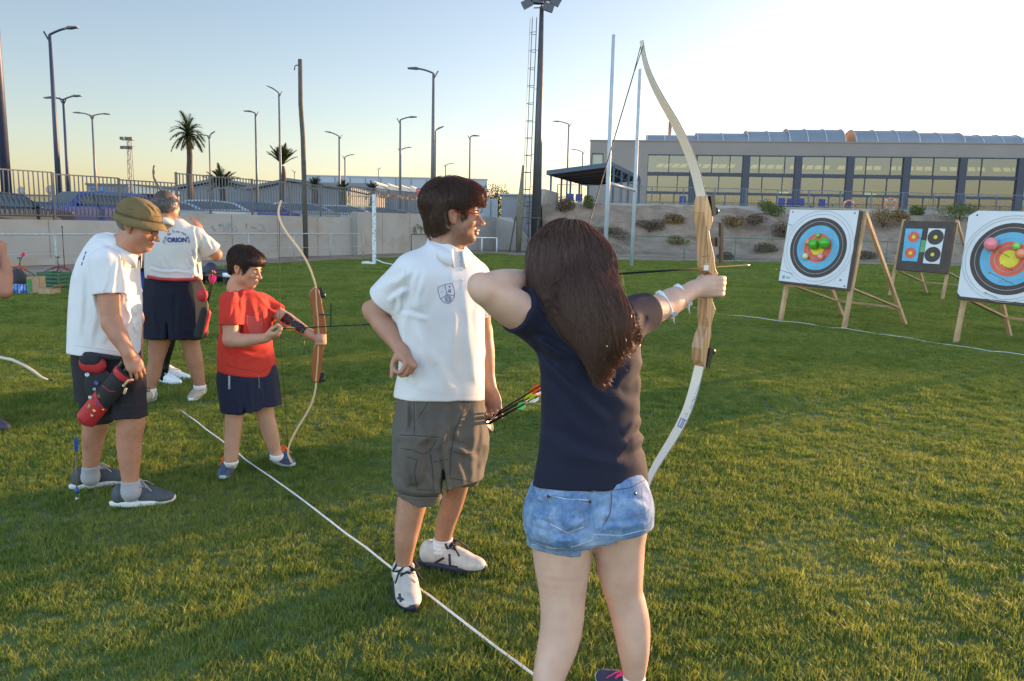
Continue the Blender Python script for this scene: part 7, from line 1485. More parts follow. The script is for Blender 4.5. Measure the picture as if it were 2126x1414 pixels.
    s_.disp = cloth_disp(.006, .10, (1, 1, .5), fo, .001); sh = sdf_obj('polo_shirt', s_, res, m_white, body); bv = bvh_of(sh)
    collar(sh, m_white, hd(0, -.030, -.130), fw, nrm(V(0, 0, 1)+X*.10), .067, .030, .050, .045)
    ln = mat('seam_grey', (.60, .60, .62), .9); nv = mat('navy_print', (.03, .04, .22), .7)
    decal_strip(sh, bv, 'stitch', ln, [[(824, 794), (860, 806), (912, 818), (960, 820), (1000, 818)], [(956, 548), (955, 575), (958, 600)], [(966, 546), (965, 575), (968, 602)], [(842, 560), (838, 600), (832, 640)]], 1.2)
    for (x, y) in ((951, 543), (959, 560), (960, 582)):
        dd = nrm(ray(x, y)); hit = bv.ray_cast(Vector(CC), Vector(dd), 10)
        if hit[0] is not None: o = MB(); o.lathe(V(*hit[0]), -dd, [(.005, 0), (.005, .0022), (.002, .0025)], 10); o.build('button', M['whitepaint'], sh)
    # crest: shield with round target, star dots and tower
    def k(x, y): return (720+x/3.9275, 340+y/3.9275)
    sd = [k(*q) for q in ((742, 1008), (800, 985), (858, 974), (872, 1010), (880, 1050), (876, 1085), (862, 1115), (832, 1140), (790, 1130), (762, 1100), (748, 1055), (742, 1008))]
    cir = lambda cx, cy, r_: [k(cx+r_*math.cos(a), cy+r_*1.05*math.sin(a)) for a in np.linspace(0, 6.2832, 17)]
    decal_strip(sh, bv, 'crest_outline', nv, [sd, [k(800, 985), k(810, 1030), k(820, 1068)], [k(768, 1103), k(800, 1078), k(826, 1066), k(878, 1078)]], 1.05)
    decal_strip(sh, bv, 'crest_rings', nv, [cir(826, 1102, 24), cir(826, 1102, 13)], 1.1); decal_strip(sh, bv, 'crest_dot', nv, [[k(822, 1102), k(830, 1102)]]+[[k(x, y), k(x+5, y)] for x, y in ((757, 1025), (778, 1022), (795, 1010), (775, 1045), (785, 1040), (800, 1055), (778, 1068), (762, 1050))], 1.2)
    decal_strip(sh, bv, 'crest_tower', nv, [[k(830, 1000), k(846, 1000)], [k(833, 1008), k(843, 1008)], [k(836, 994), k(840, 994)], [k(832, 1022), k(832, 1050)], [k(845, 1022), k(846, 1050)], [k(838, 1034), k(839, 1050)]], 1.2)
    # cargo shorts
    mc = fabric('grey_cargo_cotton', (.115, .105, .092), bs=500, bump=.35, var=.10); d = SDF(b.sub('torso', 'leg')); hx = V(math.cos(R_(35)), math.sin(R_(35)), 0)
    d.loft(rows_loft([(800, 834, 998), (830, 829, 1000), (870, 826, 1001), (910, 826, 1000), (940, 829, 996), (1002, 829, 991)], Yt, R_(35), .66), hx, .05, n=2.3)
    R1 = [(900, 826, 915), (960, 822, 925, -.02), (1010, 826, 927, -.03), (1075, 830, 923, -.04)]; L1 = [(900, 915, 1002, .08), (950, 925, 1000, .09), (1000, 926, 993, .10), (1050, 927, 988, .11)]
    for rows in (R1, L1):
        ch = [rowpt(r[0], r[1], r[2], Yt+(r[3] if len(r) > 3 else 0)) for r in rows]; d.chain([(p, w_) for p, w_ in ch], .06)
    d.boxcut(Q(876, 1040, Yt-.12), V(-.05, -.20, -1), Q(876, 1080, Yt), .17); d.boxcut(Q(957, 1011, Yt+.02), V(-.05, -.18, -1), Q(966, 1060, Yt+.08), .17)
    # hollow hems
    d.chain([(Q(874, 1036, Yt-.035), .060), (Q(872, 1080, Yt-.04), .062)], .004, '-'); d.chain([(Q(956, 1003, Yt+.10), .050), (Q(956, 1040, Yt+.11), .052)], .004, '-')
    d.ell(Q(926, 1005, Yt), (.007, .4, .12), None, .02, '-')
    # cargo pocket bulges
    d.ell(Q(853, 950, Yt-.17), (.055, .03, .115), None, .02); d.ell(Q(853, 905, Yt-.165), (.062, .03, .03), None, .01); d.ell(Q(1000, 920, Yt+.10), (.030, .07, .08), None, .02)
    fo = [(925, 850, 918, 1000, 9, .008), (962, 850, 945, 910, 7, .007), (900, 900, 865, 925, 7, .006), (940, 880, 900, 935, 8, .007), (985, 855, 978, 1000, 7, .006), (845, 830, 842, 900, 5, .006), (930, 925, 990, 950, 7, .006), (838, 960, 850, 1010, 5, .007), (880, 980, 915, 1030, 7, .005), (950, 950, 960, 1005, 6, .005), (915, 905, 923, 1045, 5, -.008), (860, 840, 880, 900, 7, .005), (910, 830, 935, 870, 6, .004)]
    d.disp = cloth_disp(.0045, .055, (1, 1, .8), fo, .0015); sdm = sdf_obj('cargo_shorts', d, res, mc, body); bv = bvh_of(sdm); dk = mat('dark_grey_seam', (.045, .04, .035), .9); ltm = mat('light_grey_seam', (.20, .185, .165), .9)
    def z6(*pts): return [(720+x/2.357, 700+y/2.357) for x, y in pts]
    decal_strip(sdm, bv, 'seam', dk, [z6((255, 480), (340, 482), (447, 492)), z6((262, 545), (320, 552), (375, 572), (405, 560), (440, 500)), z6((330, 270), (330, 400), (330, 475)), z6((410, 300), (380, 350), (345, 405)), z6((290, 585), (345, 600), (330, 660), (345, 745)), z6((410, 570), (420, 650), (425, 755)), z6((255, 765), (330, 780), (470, 780)), z6((500, 690), (560, 700), (632, 712)), z6((575, 310), (570, 370), (530, 450), (510, 560), (505, 680)), z6((425, 610), (497, 598)), z6((520, 560), (580, 575), (640, 570)), z6((595, 310), (590, 360), (560, 385)), z6((345, 745), (420, 750))], 1.5)
    decal_strip(sdm, bv, 'worn_edge', ltm, [z6((256, 486), (340, 488), (445, 498)), z6((335, 272), (335, 400)), z6((416, 302), (386, 352), (350, 408)), z6((256, 770), (330, 786), (470, 786)), z6((505, 450), (490, 560))], 1.0)
    # socks, shoes
    for g, tp in ((gR, rowpt(1170, 820, 860, Yt-.015)[0]), (gL, rowpt(1118, 901, 940, Yt+.24)[0])): sock(b, g, tp, m_sock, body, .0015, res=.004)
    ml = mat('white_worn_leather', (.52, .49, .44), .55, var=.08, vs=25, col2=(.45, .40, .34), c2s=18, bump=.15, bs=90); mso = mat('navy_sole', (.02, .022, .05), .6); mll = mat('navy_lace', (.008, .009, .022), .8)
    for g, dr, ft in ((gR, dR, 0), (gL, dL, 1)):
        sh_ = shoe(body, g, dr, .315, ml, mso, mll, 1.35, z0=.012); b2 = bvh_of(sh_)
        if ft: decal_strip(sh_, b2, 'side_mark', mso, [[(885, 1171), (905, 1168), (922, 1158)], [(911, 1176), (922, 1184), (936, 1176), (950, 1178)], [(933, 1150), (934, 1175)]], 5)
        else: decal_strip(sh_, b2, 'side_mark', mso, [[(822, 1245), (830, 1240), (838, 1246)], [(829, 1232), (832, 1250)]], 5)
    # glasses
    mg = mat('red_frame', (.38, .01, .015), .3); o = MB(); o.tube([hd(.079, -.008, .012), hd(.077, .04, .013), hd(.062, .088, .010)], .0026, 6); o.tube([hd(-.079, -.008, .012), hd(-.077, .04, .013), hd(-.062, .088, .010)], .0018, 6); o.tube([hd(x, .100-.9*x*x*2, .011-.0*x) for x in np.linspace(-.062, .062, 13)], .0018, 6)
    for x in (-1, 1): o.tube([hd(x*.034+.026*math.cos(a), .098-2.*(x*.034+.026*math.cos(a))**2*1.6, -.005+.016*math.sin(a)) for a in np.linspace(0, 6.2832, 20)], .0012, 5)
    gl = o.build('glasses', mg, body)
    for x in (-1, 1): o = MB(); o.add([hd(x*.034+.025*math.cos(a), .098-2.*(x*.034+.025*math.cos(a))**2*1.6, -.005+.0155*math.sin(a)) for a in np.linspace(0, 6.2832, 20, endpoint=False)], [tuple(range(20))]); o.build('lens', thin_glass('lens', (1, 1, 1), .04, .97), gl)
    # hair: thick tousled cap
    hm = hair_mat('brown_wavy_hair', (.070, .044, .032), (.8, .34, .10), .36); hs = SDF(); hs.ell(hd(0, -.022, .050), (.096, .116, .093), hd.R, .02); hs.ell(hd(0, .060, .075), (.072, .050, .045), hd.R, .03); hs.ell(hd(0, .086, .066), (.060, .026, .028), hd.R, .03); hs.ell(hd(0, -.068, -.048), (.068, .042, .066), hd.R, .04)
    for x in (-1, 1): hs.ell(hd(x*.074, -.045, -.020), (.018, .032, .060), hd.R, .02); hs.ell(hd(x*.072, .020, .050), (.020, .040, .028), hd.R, .02)
    hs.ell(hd(0, .105, -.040), (.12, .082, .080), hd.R, .012, '-')
    for x in (-1, 1): hs.ell(hd(x*.090, .002, -.022), (.026, .036, .050), hd.R, .008, '-')
    hm_s = SDF(); hm_s.p = list(hs.p); hm_s.disp = lambda p: .009*noise3(p*V(1, 1, .6), .022)+.006*noise3(p, .011)+.003; base = sdf_obj('hair', hm_s, .004, hm, body, smooth=1)
    r = np.random.default_rng(9); n = 8000; u = r.normal(size=(n*3, 3)); u /= np.linalg.norm(u, axis=1, keepdims=True); rt = hd.o+(u*np.array([.098, .118, .096])+np.array([0, -.022, .050]))@hd.R; q = hd.loc(rt); kp = (q[:, 2] > -.02+.5*np.clip(q[:, 1]-.02, 0, 1)) ; kp &= ~((q[:, 1] > .025) & (q[:, 2] < .052)); rt = rt[kp][:n]; n = len(rt); crown = hd(.01, -.05, .14); jit = r.normal(0, .35, (n, 3))
    def flow(p, i): a = p-crown; a /= np.linalg.norm(a, axis=1, keepdims=True); return a+hd.Y*.25*(hd.loc(p)[:, 1:2] > 0)+V(0, 0, -.45)+jit*(.35+.5*math.cos(i*.45))
    P_, _ = strands(hs, rt, flow, 13, .0075, .015, .001, 3, .0012); qf = hd.loc(rt); L_ = np.where(qf[:, 1] > .03, r.integers(3, 6, n), r.integers(5, 13, n)); L_ = ear_cut(hd, P_, L_)
    strand_mesh('hair_strands', P_, L_, .00085, hm, base)
    return body, wL
MAN, MAN_W = man()
# quiver behind him and the arrows he holds
def man_quiver():
    a = Q(1013, 871, 3.36); b_ = Q(822, 948, 3.42); mq = mat('black_quiver_plastic', (.012, .008, .008), .3); t = thing('quiver', 'black tube quiver slung behind the man in grey cargo shorts', 'quiver', a); d = nrm(b_-a); mb = MB(); mb.lathe(a, d, [(.052, 0), (.054, .006), (.046, .03), (.040, .18), (.036, np.linalg.norm(b_-a)-.01), (.028, np.linalg.norm(b_-a))], 24); mb.build('tube', mq, t)
    mb = MB(); mb.lathe(a-d*.002, d, [(.0535, 0), (.0555, .002), (.0555, .006), (.0535, .008)], 28); mb.build('rim', mat('silver_rim', (.4, .4, .42), .25, .8), t); mb = MB(); mb.tube([Q(1000, 900, 3.3), Q(1008, 905, 3.32), Q(1010, 920, 3.34), Q(1003, 935, 3.34), Q(997, 950, 3.33)], .0018, 5); mb.build('cord', mat('grey_cord', (.3, .3, .3), .8), t)
    fl = [((1008, 872, 3.37), (1127, 798, 3.16), [(.85, .16, .03), (.75, .75, .75), (.85, .16, .03)], 'orange_nock'), ((1010, 873, 3.35), (1130, 806, 3.12), [(.85, .16, .03), (.8, .2, .05), (.75, .75, .75)], None), ((1012, 874, 3.35), (1113, 818, 3.08), [(.72, .85, .03), (.72, .85, .03), (.7, .7, .66)], None), ((1015, 878, 3.34), (1122, 820, 3.06), [(.72, .85, .03), (.15, .7, .2), (.7, .7, .7)], None), ((1017, 880, 3.33), (1094, 836, 3.05), [(.15, .70, .2), (.7, .7, .7), (.12, .6, .18)], None)]
    labs = ['uppermost held arrow, orange and white vanes, reaching behind the navy T-shirt', 'held arrow with orange vanes just below the uppermost', 'held arrow with two bright yellow vanes', 'held arrow with yellow vane and red ring at the navy T-shirt edge', 'lowest held arrow with bright green and white vanes']
    for (i, (p, q, c, _)), lab in zip(enumerate(fl), labs): pa, pb = Q(*p), Q(*q); arrow_thing(lab, pb, pa+nrm(pa-pb)*.25, c, .0036, 'arrows held by the man in white polo', vl=.075, vh=.017, vo=.012)
man_quiver()
# ================= PERSON: OLDER MAN IN BUCKET HAT =================
def simple_hair(hd, parent, m, sd_, n, sel, steps, ds, off, lens, seed, rad=.0011, jitter=.8, base_res=.0045, wav=.002, bump=.004, crown_=(0, -.04, .14), down=.5, name='hair'):
    bs = SDF(); bs.p = list(sd_.p); bs.disp = lambda p: bump*noise3(p, .012)+.001; base = sdf_obj(name, bs, base_res, m, parent, smooth=1); r = np.random.default_rng(seed)
    u = r.normal(size=(n*6, 3)); u /= np.linalg.norm(u, axis=1, keepdims=True); rt = hd.o+((u*np.array([.088, .108, .095])+np.array([0, -.02, .040]))@hd.R)*hd.s; q = hd.loc(rt); kp = sel(q) & (np.abs(sd_.eval(rt)) < .03); rt = rt[kp][:n]; n = len(rt); cr = hd(*crown_); jit = r.normal(0, .35, (n, 3))
    def flow(p, i): a = p-cr; a /= np.linalg.norm(a, axis=1, keepdims=True); return a+V(0, 0, -down)+jit*math.cos(i*.5)*jitter
    P_, _ = strands(sd_, rt, flow, steps, ds, off, rad, seed, wav); strand_mesh(name+'_strands', P_, ear_cut(hd, P_, r.integers(*lens, n)), rad, m, base); return base
def old_man():
    Yt = 4.20; yaw = R_(78); X = V(0.15, 1, 0); X = nrm(V(math.cos(R_(75)), math.sin(R_(75)), 0)); res = .0055     # side axis; he faces right
    fw = nrm(V(1, -.25, 0)); b = SDF(); hd = HeadF(Q(290, 470, 4.16), V(.93, -.10, -.33), sc=1.0); head_sdf(b, hd, fat=.006, nose=1.15, necklen=.15)
    def tl(rows, ratio): 
        out = []
        for r_ in rows: c, w_ = rowpt(r_[0], r_[1], r_[2], Yt); out.append((c, w_*ratio, w_))
        return out
    b.tag = 'torso'; b.loft(tl([(520, 195, 262), (560, 180, 272), (620, 168, 276), (690, 164, 274), (730, 162, 274), (790, 172, 280)], 1.0), nrm(V(0, 1, 0)), .04); b.tag = 'x'
    b.cap(hd(0, -.03, -.12), Q(228, 520, Yt), .056, .09, .06)
    nl = [(790, 235, 298, -.07), (868, 243, 300, -.08), (905, 243, 294, -.08), (950, 247, 291, -.08), (990, 253, 287, -.08), (1020, 256, 290, -.08)]; fl = [(790, 175, 240, .08), (868, 175, 226, .10), (905, 172, 216, .12), (960, 173, 204, .14), (990, 173, 203, .16)]
    for rows in (nl, fl): b.leg([rowpt(y, a, c, Yt+dy) for y, a, c, dy in rows], .02)
    gN = V(*PZ(272, 1052)); gF = V(*PZ(186, 1014)); b.leg([rowpt(1020, 256, 290, Yt-.08), (V(gN[0], gN[1], .05), .036)], .02); b.leg([rowpt(990, 173, 203, Yt+.16), (V(gF[0], gF[1], .05), .036)], .02)
    sR, eR, wR = Q(219, 545, 4.02), Q(232, 672, 3.98), Q(266, 733, 3.95)
    b.chain([(sR, .062), (sR+(eR-sR)*.5, .056), (eR, .046)], .03); b.chain([(eR, .047), (eR+(wR-eR)*.4, .047), (wR, .030)], .02)
    hand(b, wR, Q(290, 782, 3.95)-wR, V(-.6, .8, -.2), V(.8, .5, .3), 1.0, ((.5, .7, .4), (.5, .7, .4), (.45, .7, .4), (.4, .7, .4)), ((.95, .3, .3), (1, .1, .4)))
    sL, eL, wL = Q(255, 548, 4.40), Q(280, 660, 4.42), Q(285, 715, 4.30); b.chain([(sL, .058), (eL, .044)], .03); b.chain([(eL, .044), (wL, .03)], .02); hand(b, wL, V(.1, -.3, -1), V(-.6, .2, 0), V(.6, -.6, 0), .95)
    body = person_obj(b, res, SK_M, V(-2.15, 4.2, 0), 'older person in olive bucket hat and white polo leaning forward with a red quiver', tint=lambda v: head_tint(hd, v, lips=(.8, .55, .5), stub=(.8, .8, .8, .3))*leg_tint(v, .1, .8)*np.array([1.05, .98, .95])); head_parts(hd, body, brow=(.25, .22, .2))
    s_ = SDF(b.sub('torso')); s_.loft(tl([(494, 205, 268), (512, 184, 274), (540, 170, 282), (575, 160, 283), (620, 156, 288), (660, 154, 288), (700, 152, 284), (742, 150, 284)], 1.02), V(0, 1, 0), .04, n=2.3)
    s_.cap(hd(0, -.03, -.135), Q(222, 512, Yt), .058, .07, .06); s_.sleeve(sR, eR, .52, .074, .076, .05); s_.sleeve(sL, eL, .55, .066, .066, .04); s_.plane(Q(215, 733, Yt), V(-.03, -.07, -1)); s_.cap(hd(0, -.025, -.08), hd(0, -.018, -.145), .058, .064, .006, '-')
    s_.disp = cloth_disp(.0055, .12, (1, 1, .45), [(262, 545, 270, 730, 5, .008), (245, 530, 232, 610, 5, .008), (275, 600, 262, 720, 5, .007), (200, 640, 190, 720, 6, .005), (250, 625, 215, 715, 6, .007), (170, 560, 165, 700, 6, .005), (284, 640, 240, 700, 5, .005), (190, 505, 235, 520, 5, .005), (258, 628, 285, 690, 4, .006), (225, 560, 215, 612, 4, .005)], .001)
    sh = sdf_obj('polo_shirt', s_, res, m_white, body); bv = bvh_of(sh); nv = mat('navy_print', (.03, .04, .22), .7)
    collar(sh, m_white, hd(0, -.038, -.138), nrm(V(1, -.05, -.45)), nrm(V(.45, 0, 1)), .066, .018, .024, .042)
    decal_strip(sh, bv, 'back_print', nv, [[(176, 530), (172, 540)], [(179, 522), (176, 528)], [(171, 544), (169, 551)]], 2.2); decal_strip(sh, bv, 'stitch', mat('seam_grey', (.50, .50, .52), .9), [[(199, 606), (230, 614), (260, 616)], [(152, 717), (190, 722), (235, 730), (262, 731)]], 1.2)
    md = fabric('black_cotton', (.022, .020, .026), bs=400, bump=.3, var=.1); d = SDF(b.sub('torso', 'leg')); d.loft(tl([(718, 154, 282), (760, 158, 288), (800, 162, 292), (830, 166, 294)], .95), V(0, 1, 0), .03, n=2.2)
    d.chain([rowpt(790, 225, 296, Yt-.07), rowpt(840, 226, 302, Yt-.08), rowpt(885, 222, 306, Yt-.08)], .05); d.chain([rowpt(790, 168, 240, Yt+.08), rowpt(840, 168, 238, Yt+.1), rowpt(885, 172, 236, Yt+.11)], .05); d.boxcut(Q(262, 870, Yt-.15), V(.1, -.14, -1), Q(262, 905, Yt-.08), .16); d.boxcut(Q(204, 862, Yt), V(0, -.14, -1), Q(204, 900, Yt+.12), .13)
    d.disp = cloth_disp(.006, .07, (1, 1, .8), [(225, 790, 240, 870, 5, .008), (290, 790, 260, 850, 5, .006), (235, 845, 300, 840, 4, .004)], .001); ds = sdf_obj('shorts', d, res, md, body); bv = bvh_of(ds); decal_strip(ds, bv, 'seam', mat('black_seam', (.008, .008, .01), .9), [[(226, 860), (250, 864), (303, 850)], [(262, 735), (270, 800), (283, 845)]], 1.3)
    # hat
    mh = mat('olive_canvas', (.16, .115, .045), .9, var=.12, vs=12, bump=.4, bs=60); h = SDF(); hc = hd(0, -.015, .055); h.ell(hd(0, -.018, .062), (.094, .118, .080), hd.R, .02); h.boxcut(hd(0, 0, .040), -hd.Z+hd.Y*.10, hd(0, 0, -.03), .16); h.disp = cloth_disp(.006, .05, (1, 1, 1), [(300, 425, 318, 445, 3, .006), (308, 420, 330, 440, 3, .005)], .002); hat = sdf_obj('bucket_hat', h, .0045, mh, body)
    mb = MB(); n = 48; vs = []; rg = [(0, .046), (.3, .040), (.65, .027), (1.0, .010)]
    for (u, z0_) in rg:
        for k in range(n):
            a = 2*math.pi*k/n; rx = .094+.032*u; ry = .118+.024*u; yy = -.018+.022*u+ry*math.cos(a); vs.append(hd(rx*math.sin(a), yy, z0_+.10*yy+.004*u*math.sin(3*a+.5)+.003*u*math.sin(7*a)))
    mb.add(vs, [(i*n+k, i*n+(k+1) % n, (i+1)*n+(k+1) % n, (i+1)*n+k) for i in range(3) for k in range(n)], 0, True); br = mb.build('brim', mh, hat, fix=False); md_ = br.modifiers.new('t', 'SOLIDIFY'); md_.thickness = .003
    mb = MB(); mb.tube([hd(.0955*math.sin(a), -.018+.1195*math.cos(a), .053+.1*(-.018+.1195*math.cos(a))) for a in np.linspace(0, 2*math.pi, 49)], .0016, 5); mb.tube([hd(.089*math.sin(a), -.018+.110*math.cos(a), .088) for a in np.linspace(0, 2*math.pi, 49)], .0011, 4); mb.build('stitching', mat('hat_stitch', (.09, .065, .028), .9), hat)
    hm = hair_mat('grey_hair', (.34, .32, .30), (.5, .45, .4), .5); hs = SDF(); hs.ell(hd(0, -.040, .000), (.078, .076, .052), hd.R, .02); hs.ell(hd(0, .05, -.01), (.12, .068, .06), hd.R, .01, '-')
    simple_hair(hd, body, hm, hs, 900, lambda q: (q[:, 1] < -.005) & (q[:, 2] < .045) & (q[:, 2] > -.05), 5, .006, .003, (2, 5), 4)
    ms = mat('grey_ribbed_sock', (.33, .33, .35), .95, var=.08, bump=.4, bs=250); mu = mat('slate_mesh', (.060, .070, .085), .75, var=.2, vs=40, bump=.3, bs=300); mso = mat('offwhite_sole', (.60, .60, .58), .6); mlc = mat('grey_lace', (.35, .33, .32), .8); mac = mat('teal_stripe', (.35, .50, .52), .6)
    for g, tp, r1, dr in ((gN, rowpt(997, 253, 295, Yt-.08), .046, V(*PZ(362, 1048))-V(*PZ(245, 1058))), (gF, rowpt(968, 170, 205, Yt+.14), .046, V(*PZ(250, 1010))-V(*PZ(158, 1024)))):
        sock(b, g, tp[0], ms, body, .0006); s2 = shoe(body, g, dr, .315, mu, mso, mlc, z0=.012); 
        b2 = bvh_of(s2); x0, y0 = (240, 1050) if g is gN else (152, 1018)
        decal_strip(s2, b2, 'side_stripe', mac, [[(x0+22, y0-16), (x0+34, y0-26), (x0+54, y0-34), (x0+40, y0-16), (x0+50, y0-6)], [(x0+28, y0-10), (x0+44, y0-22)]], 3)
    # hip quiver, hanging from his belt: its own thing
    a = Q(262, 770, 3.97); b_ = Q(176, 874, 4.02); d_ = nrm(b_-a); t = thing('hip_quiver', 'red and black hip quiver with pin badges, worn by the man in bucket hat', 'quiver', a); mk = mat('black_cordura', (.015, .014, .017), .8, bump=.4, bs=90); mr = mat('red_cordura', (.42, .018, .025), .65, var=.1, bump=.3, bs=80)
    sdv = nrm(np.cross(d_, V(0, 1, 0))); q = SDF(); L = np.linalg.norm(b_-a); q.chain([(a+d_*.03, .052), (a+d_*L*.5, .053), (b_-d_*.03, .050)], .01, flat=(V(0, 1, 0), .62)); q.plane(a, -d_); q.plane(b_+d_*.01, d_); tq = sdf_obj('tube', q, .004, mk, t); bv = bvh_of(tq)
    q = SDF(); q.chain([(a+d_*L*.52, .0545), (b_-d_*.015, .0535)], .01, flat=(V(0, 1, 0), .66)); q.plane(a+d_*L*.56, -d_+sdv*.45); q.plane(b_-d_*.004, d_); p1 = sdf_obj('front_pocket', q, .004, mr, t)
    q = SDF(); q.chain([(a-d_*.0+0*d_, .055), (a+d_*.055, .055)], .01, flat=(V(0, 1, 0), .66)); q.plane(a+d_*.008, -d_); q.plane(a+d_*.042, d_); sdf_obj('red_band', q, .004, mr, t)
    mbs = MB()
    for k in (-1, 0, 1): c = a+sdv*k*.036-d_*.012; mb = MB(); mb.lathe(c, -d_, [(.017, -.03), (.017, .022), (.014, .022), (.013, .0)], 16, smooth=False); mb.build('arrow_tube', mcarb, t)
    # belt pouch
    c = Q(192, 752, 3.99); q = SDF(); q.chain([(c+V(-.022, 0, -.006), .048), (c+V(.024, 0, -.012), .046)], .01, flat=(V(0, 1, 0), .5)); q.plane(c+V(0, 0, .034), V(0, 0, 1)); pc = sdf_obj('belt_pouch', q, .004, mr, t); q = SDF(); q.chain([(c+V(-.022, -.006, .014), .040), (c+V(.016, -.006, .012), .038)], .01, flat=(V(0, 1, 0), .56)); q.plane(c+V(0, 0, .036), V(0, 0, 1)); sdf_obj('pouch_flap', q, .004, mk, t)
    q = SDF(); q.ell(Q(205, 800, 4.0), (.075, .016, .10), None, .01); sdf_obj('hip_panel', q, .005, mk, t)
    mb = MB(); mb.tube([Q(155, 733, 4.08), Q(190, 736, 4.0), Q(230, 742, 3.99), Q(268, 748, 4.02), Q(283, 742, 4.12)], .014, 6); mb.build('belt', mk, t)
    bv2 = bvh_of(p1)
    for (x, y, c_, r_) in ((187, 825, (.55, .6, .5), .0095), (196, 808, (.25, .45, .48), .0085), (206, 822, (.28, .17, .07), .009), (186, 842, (.65, .45, .05), .009), (196, 852, (.7, .55, .08), .0085), (184, 845, (.12, .3, .2), .007), (191, 862, (.6, .6, .55), .008), (201, 838, (.05, .07, .3), .008), (214, 850, (.6, .4, .05), .006), (181, 778, (.5, .6, .62), .011), (200, 795, (.08, .1, .3), .012), (243, 770, (.6, .62, .58), .008), (257, 800, (.6, .62, .58), .008)):
        dd = nrm(ray(x, y)); hit = bv2.ray_cast(Vector(CC), Vector(dd), 9); h2 = bv.ray_cast(Vector(CC), Vector(dd), 9)
        best = [h_ for h_ in (hit, h2) if h_[0] is not None]; p = V(*min(best, key=lambda h_: h_[3])[0]) if best else Q(x, y, 3.965)
        mb = MB(); mb.lathe(p, -dd, [(r_, -.003), (r_, .002), (r_*.6, .003), (r_*.55, .002)], 12, sx=.8+.4*random.random()); mb.build('pin_badge', mat('pin', c_, .3, .3, var=.5, vs=120), t)
    mb = MB(); mb.tube([Q(258, 800, 3.93), Q(266, 790, 3.93), Q(277, 788, 3.94)], .006, 6); mb.tube([Q(262, 806, 3.93), Q(258, 818, 3.93)], .007, 5); mb.build('tassel', mat('tan_tassel', (.55, .40, .25), .8), t)
    mb = MB(); mb.tube([Q(163, 868, 3.98), Q(165, 878, 3.97), Q(171, 881, 3.97), Q(176, 874, 3.97)], .003, 5); mb.build('red_loop', mr, t)
    # red piping on the flap
    decal_strip(tq, bv, 'piping', mr, [[(190, 812), (201, 798), (212, 800), (226, 812), (240, 813)]], 1.6)
old_man()

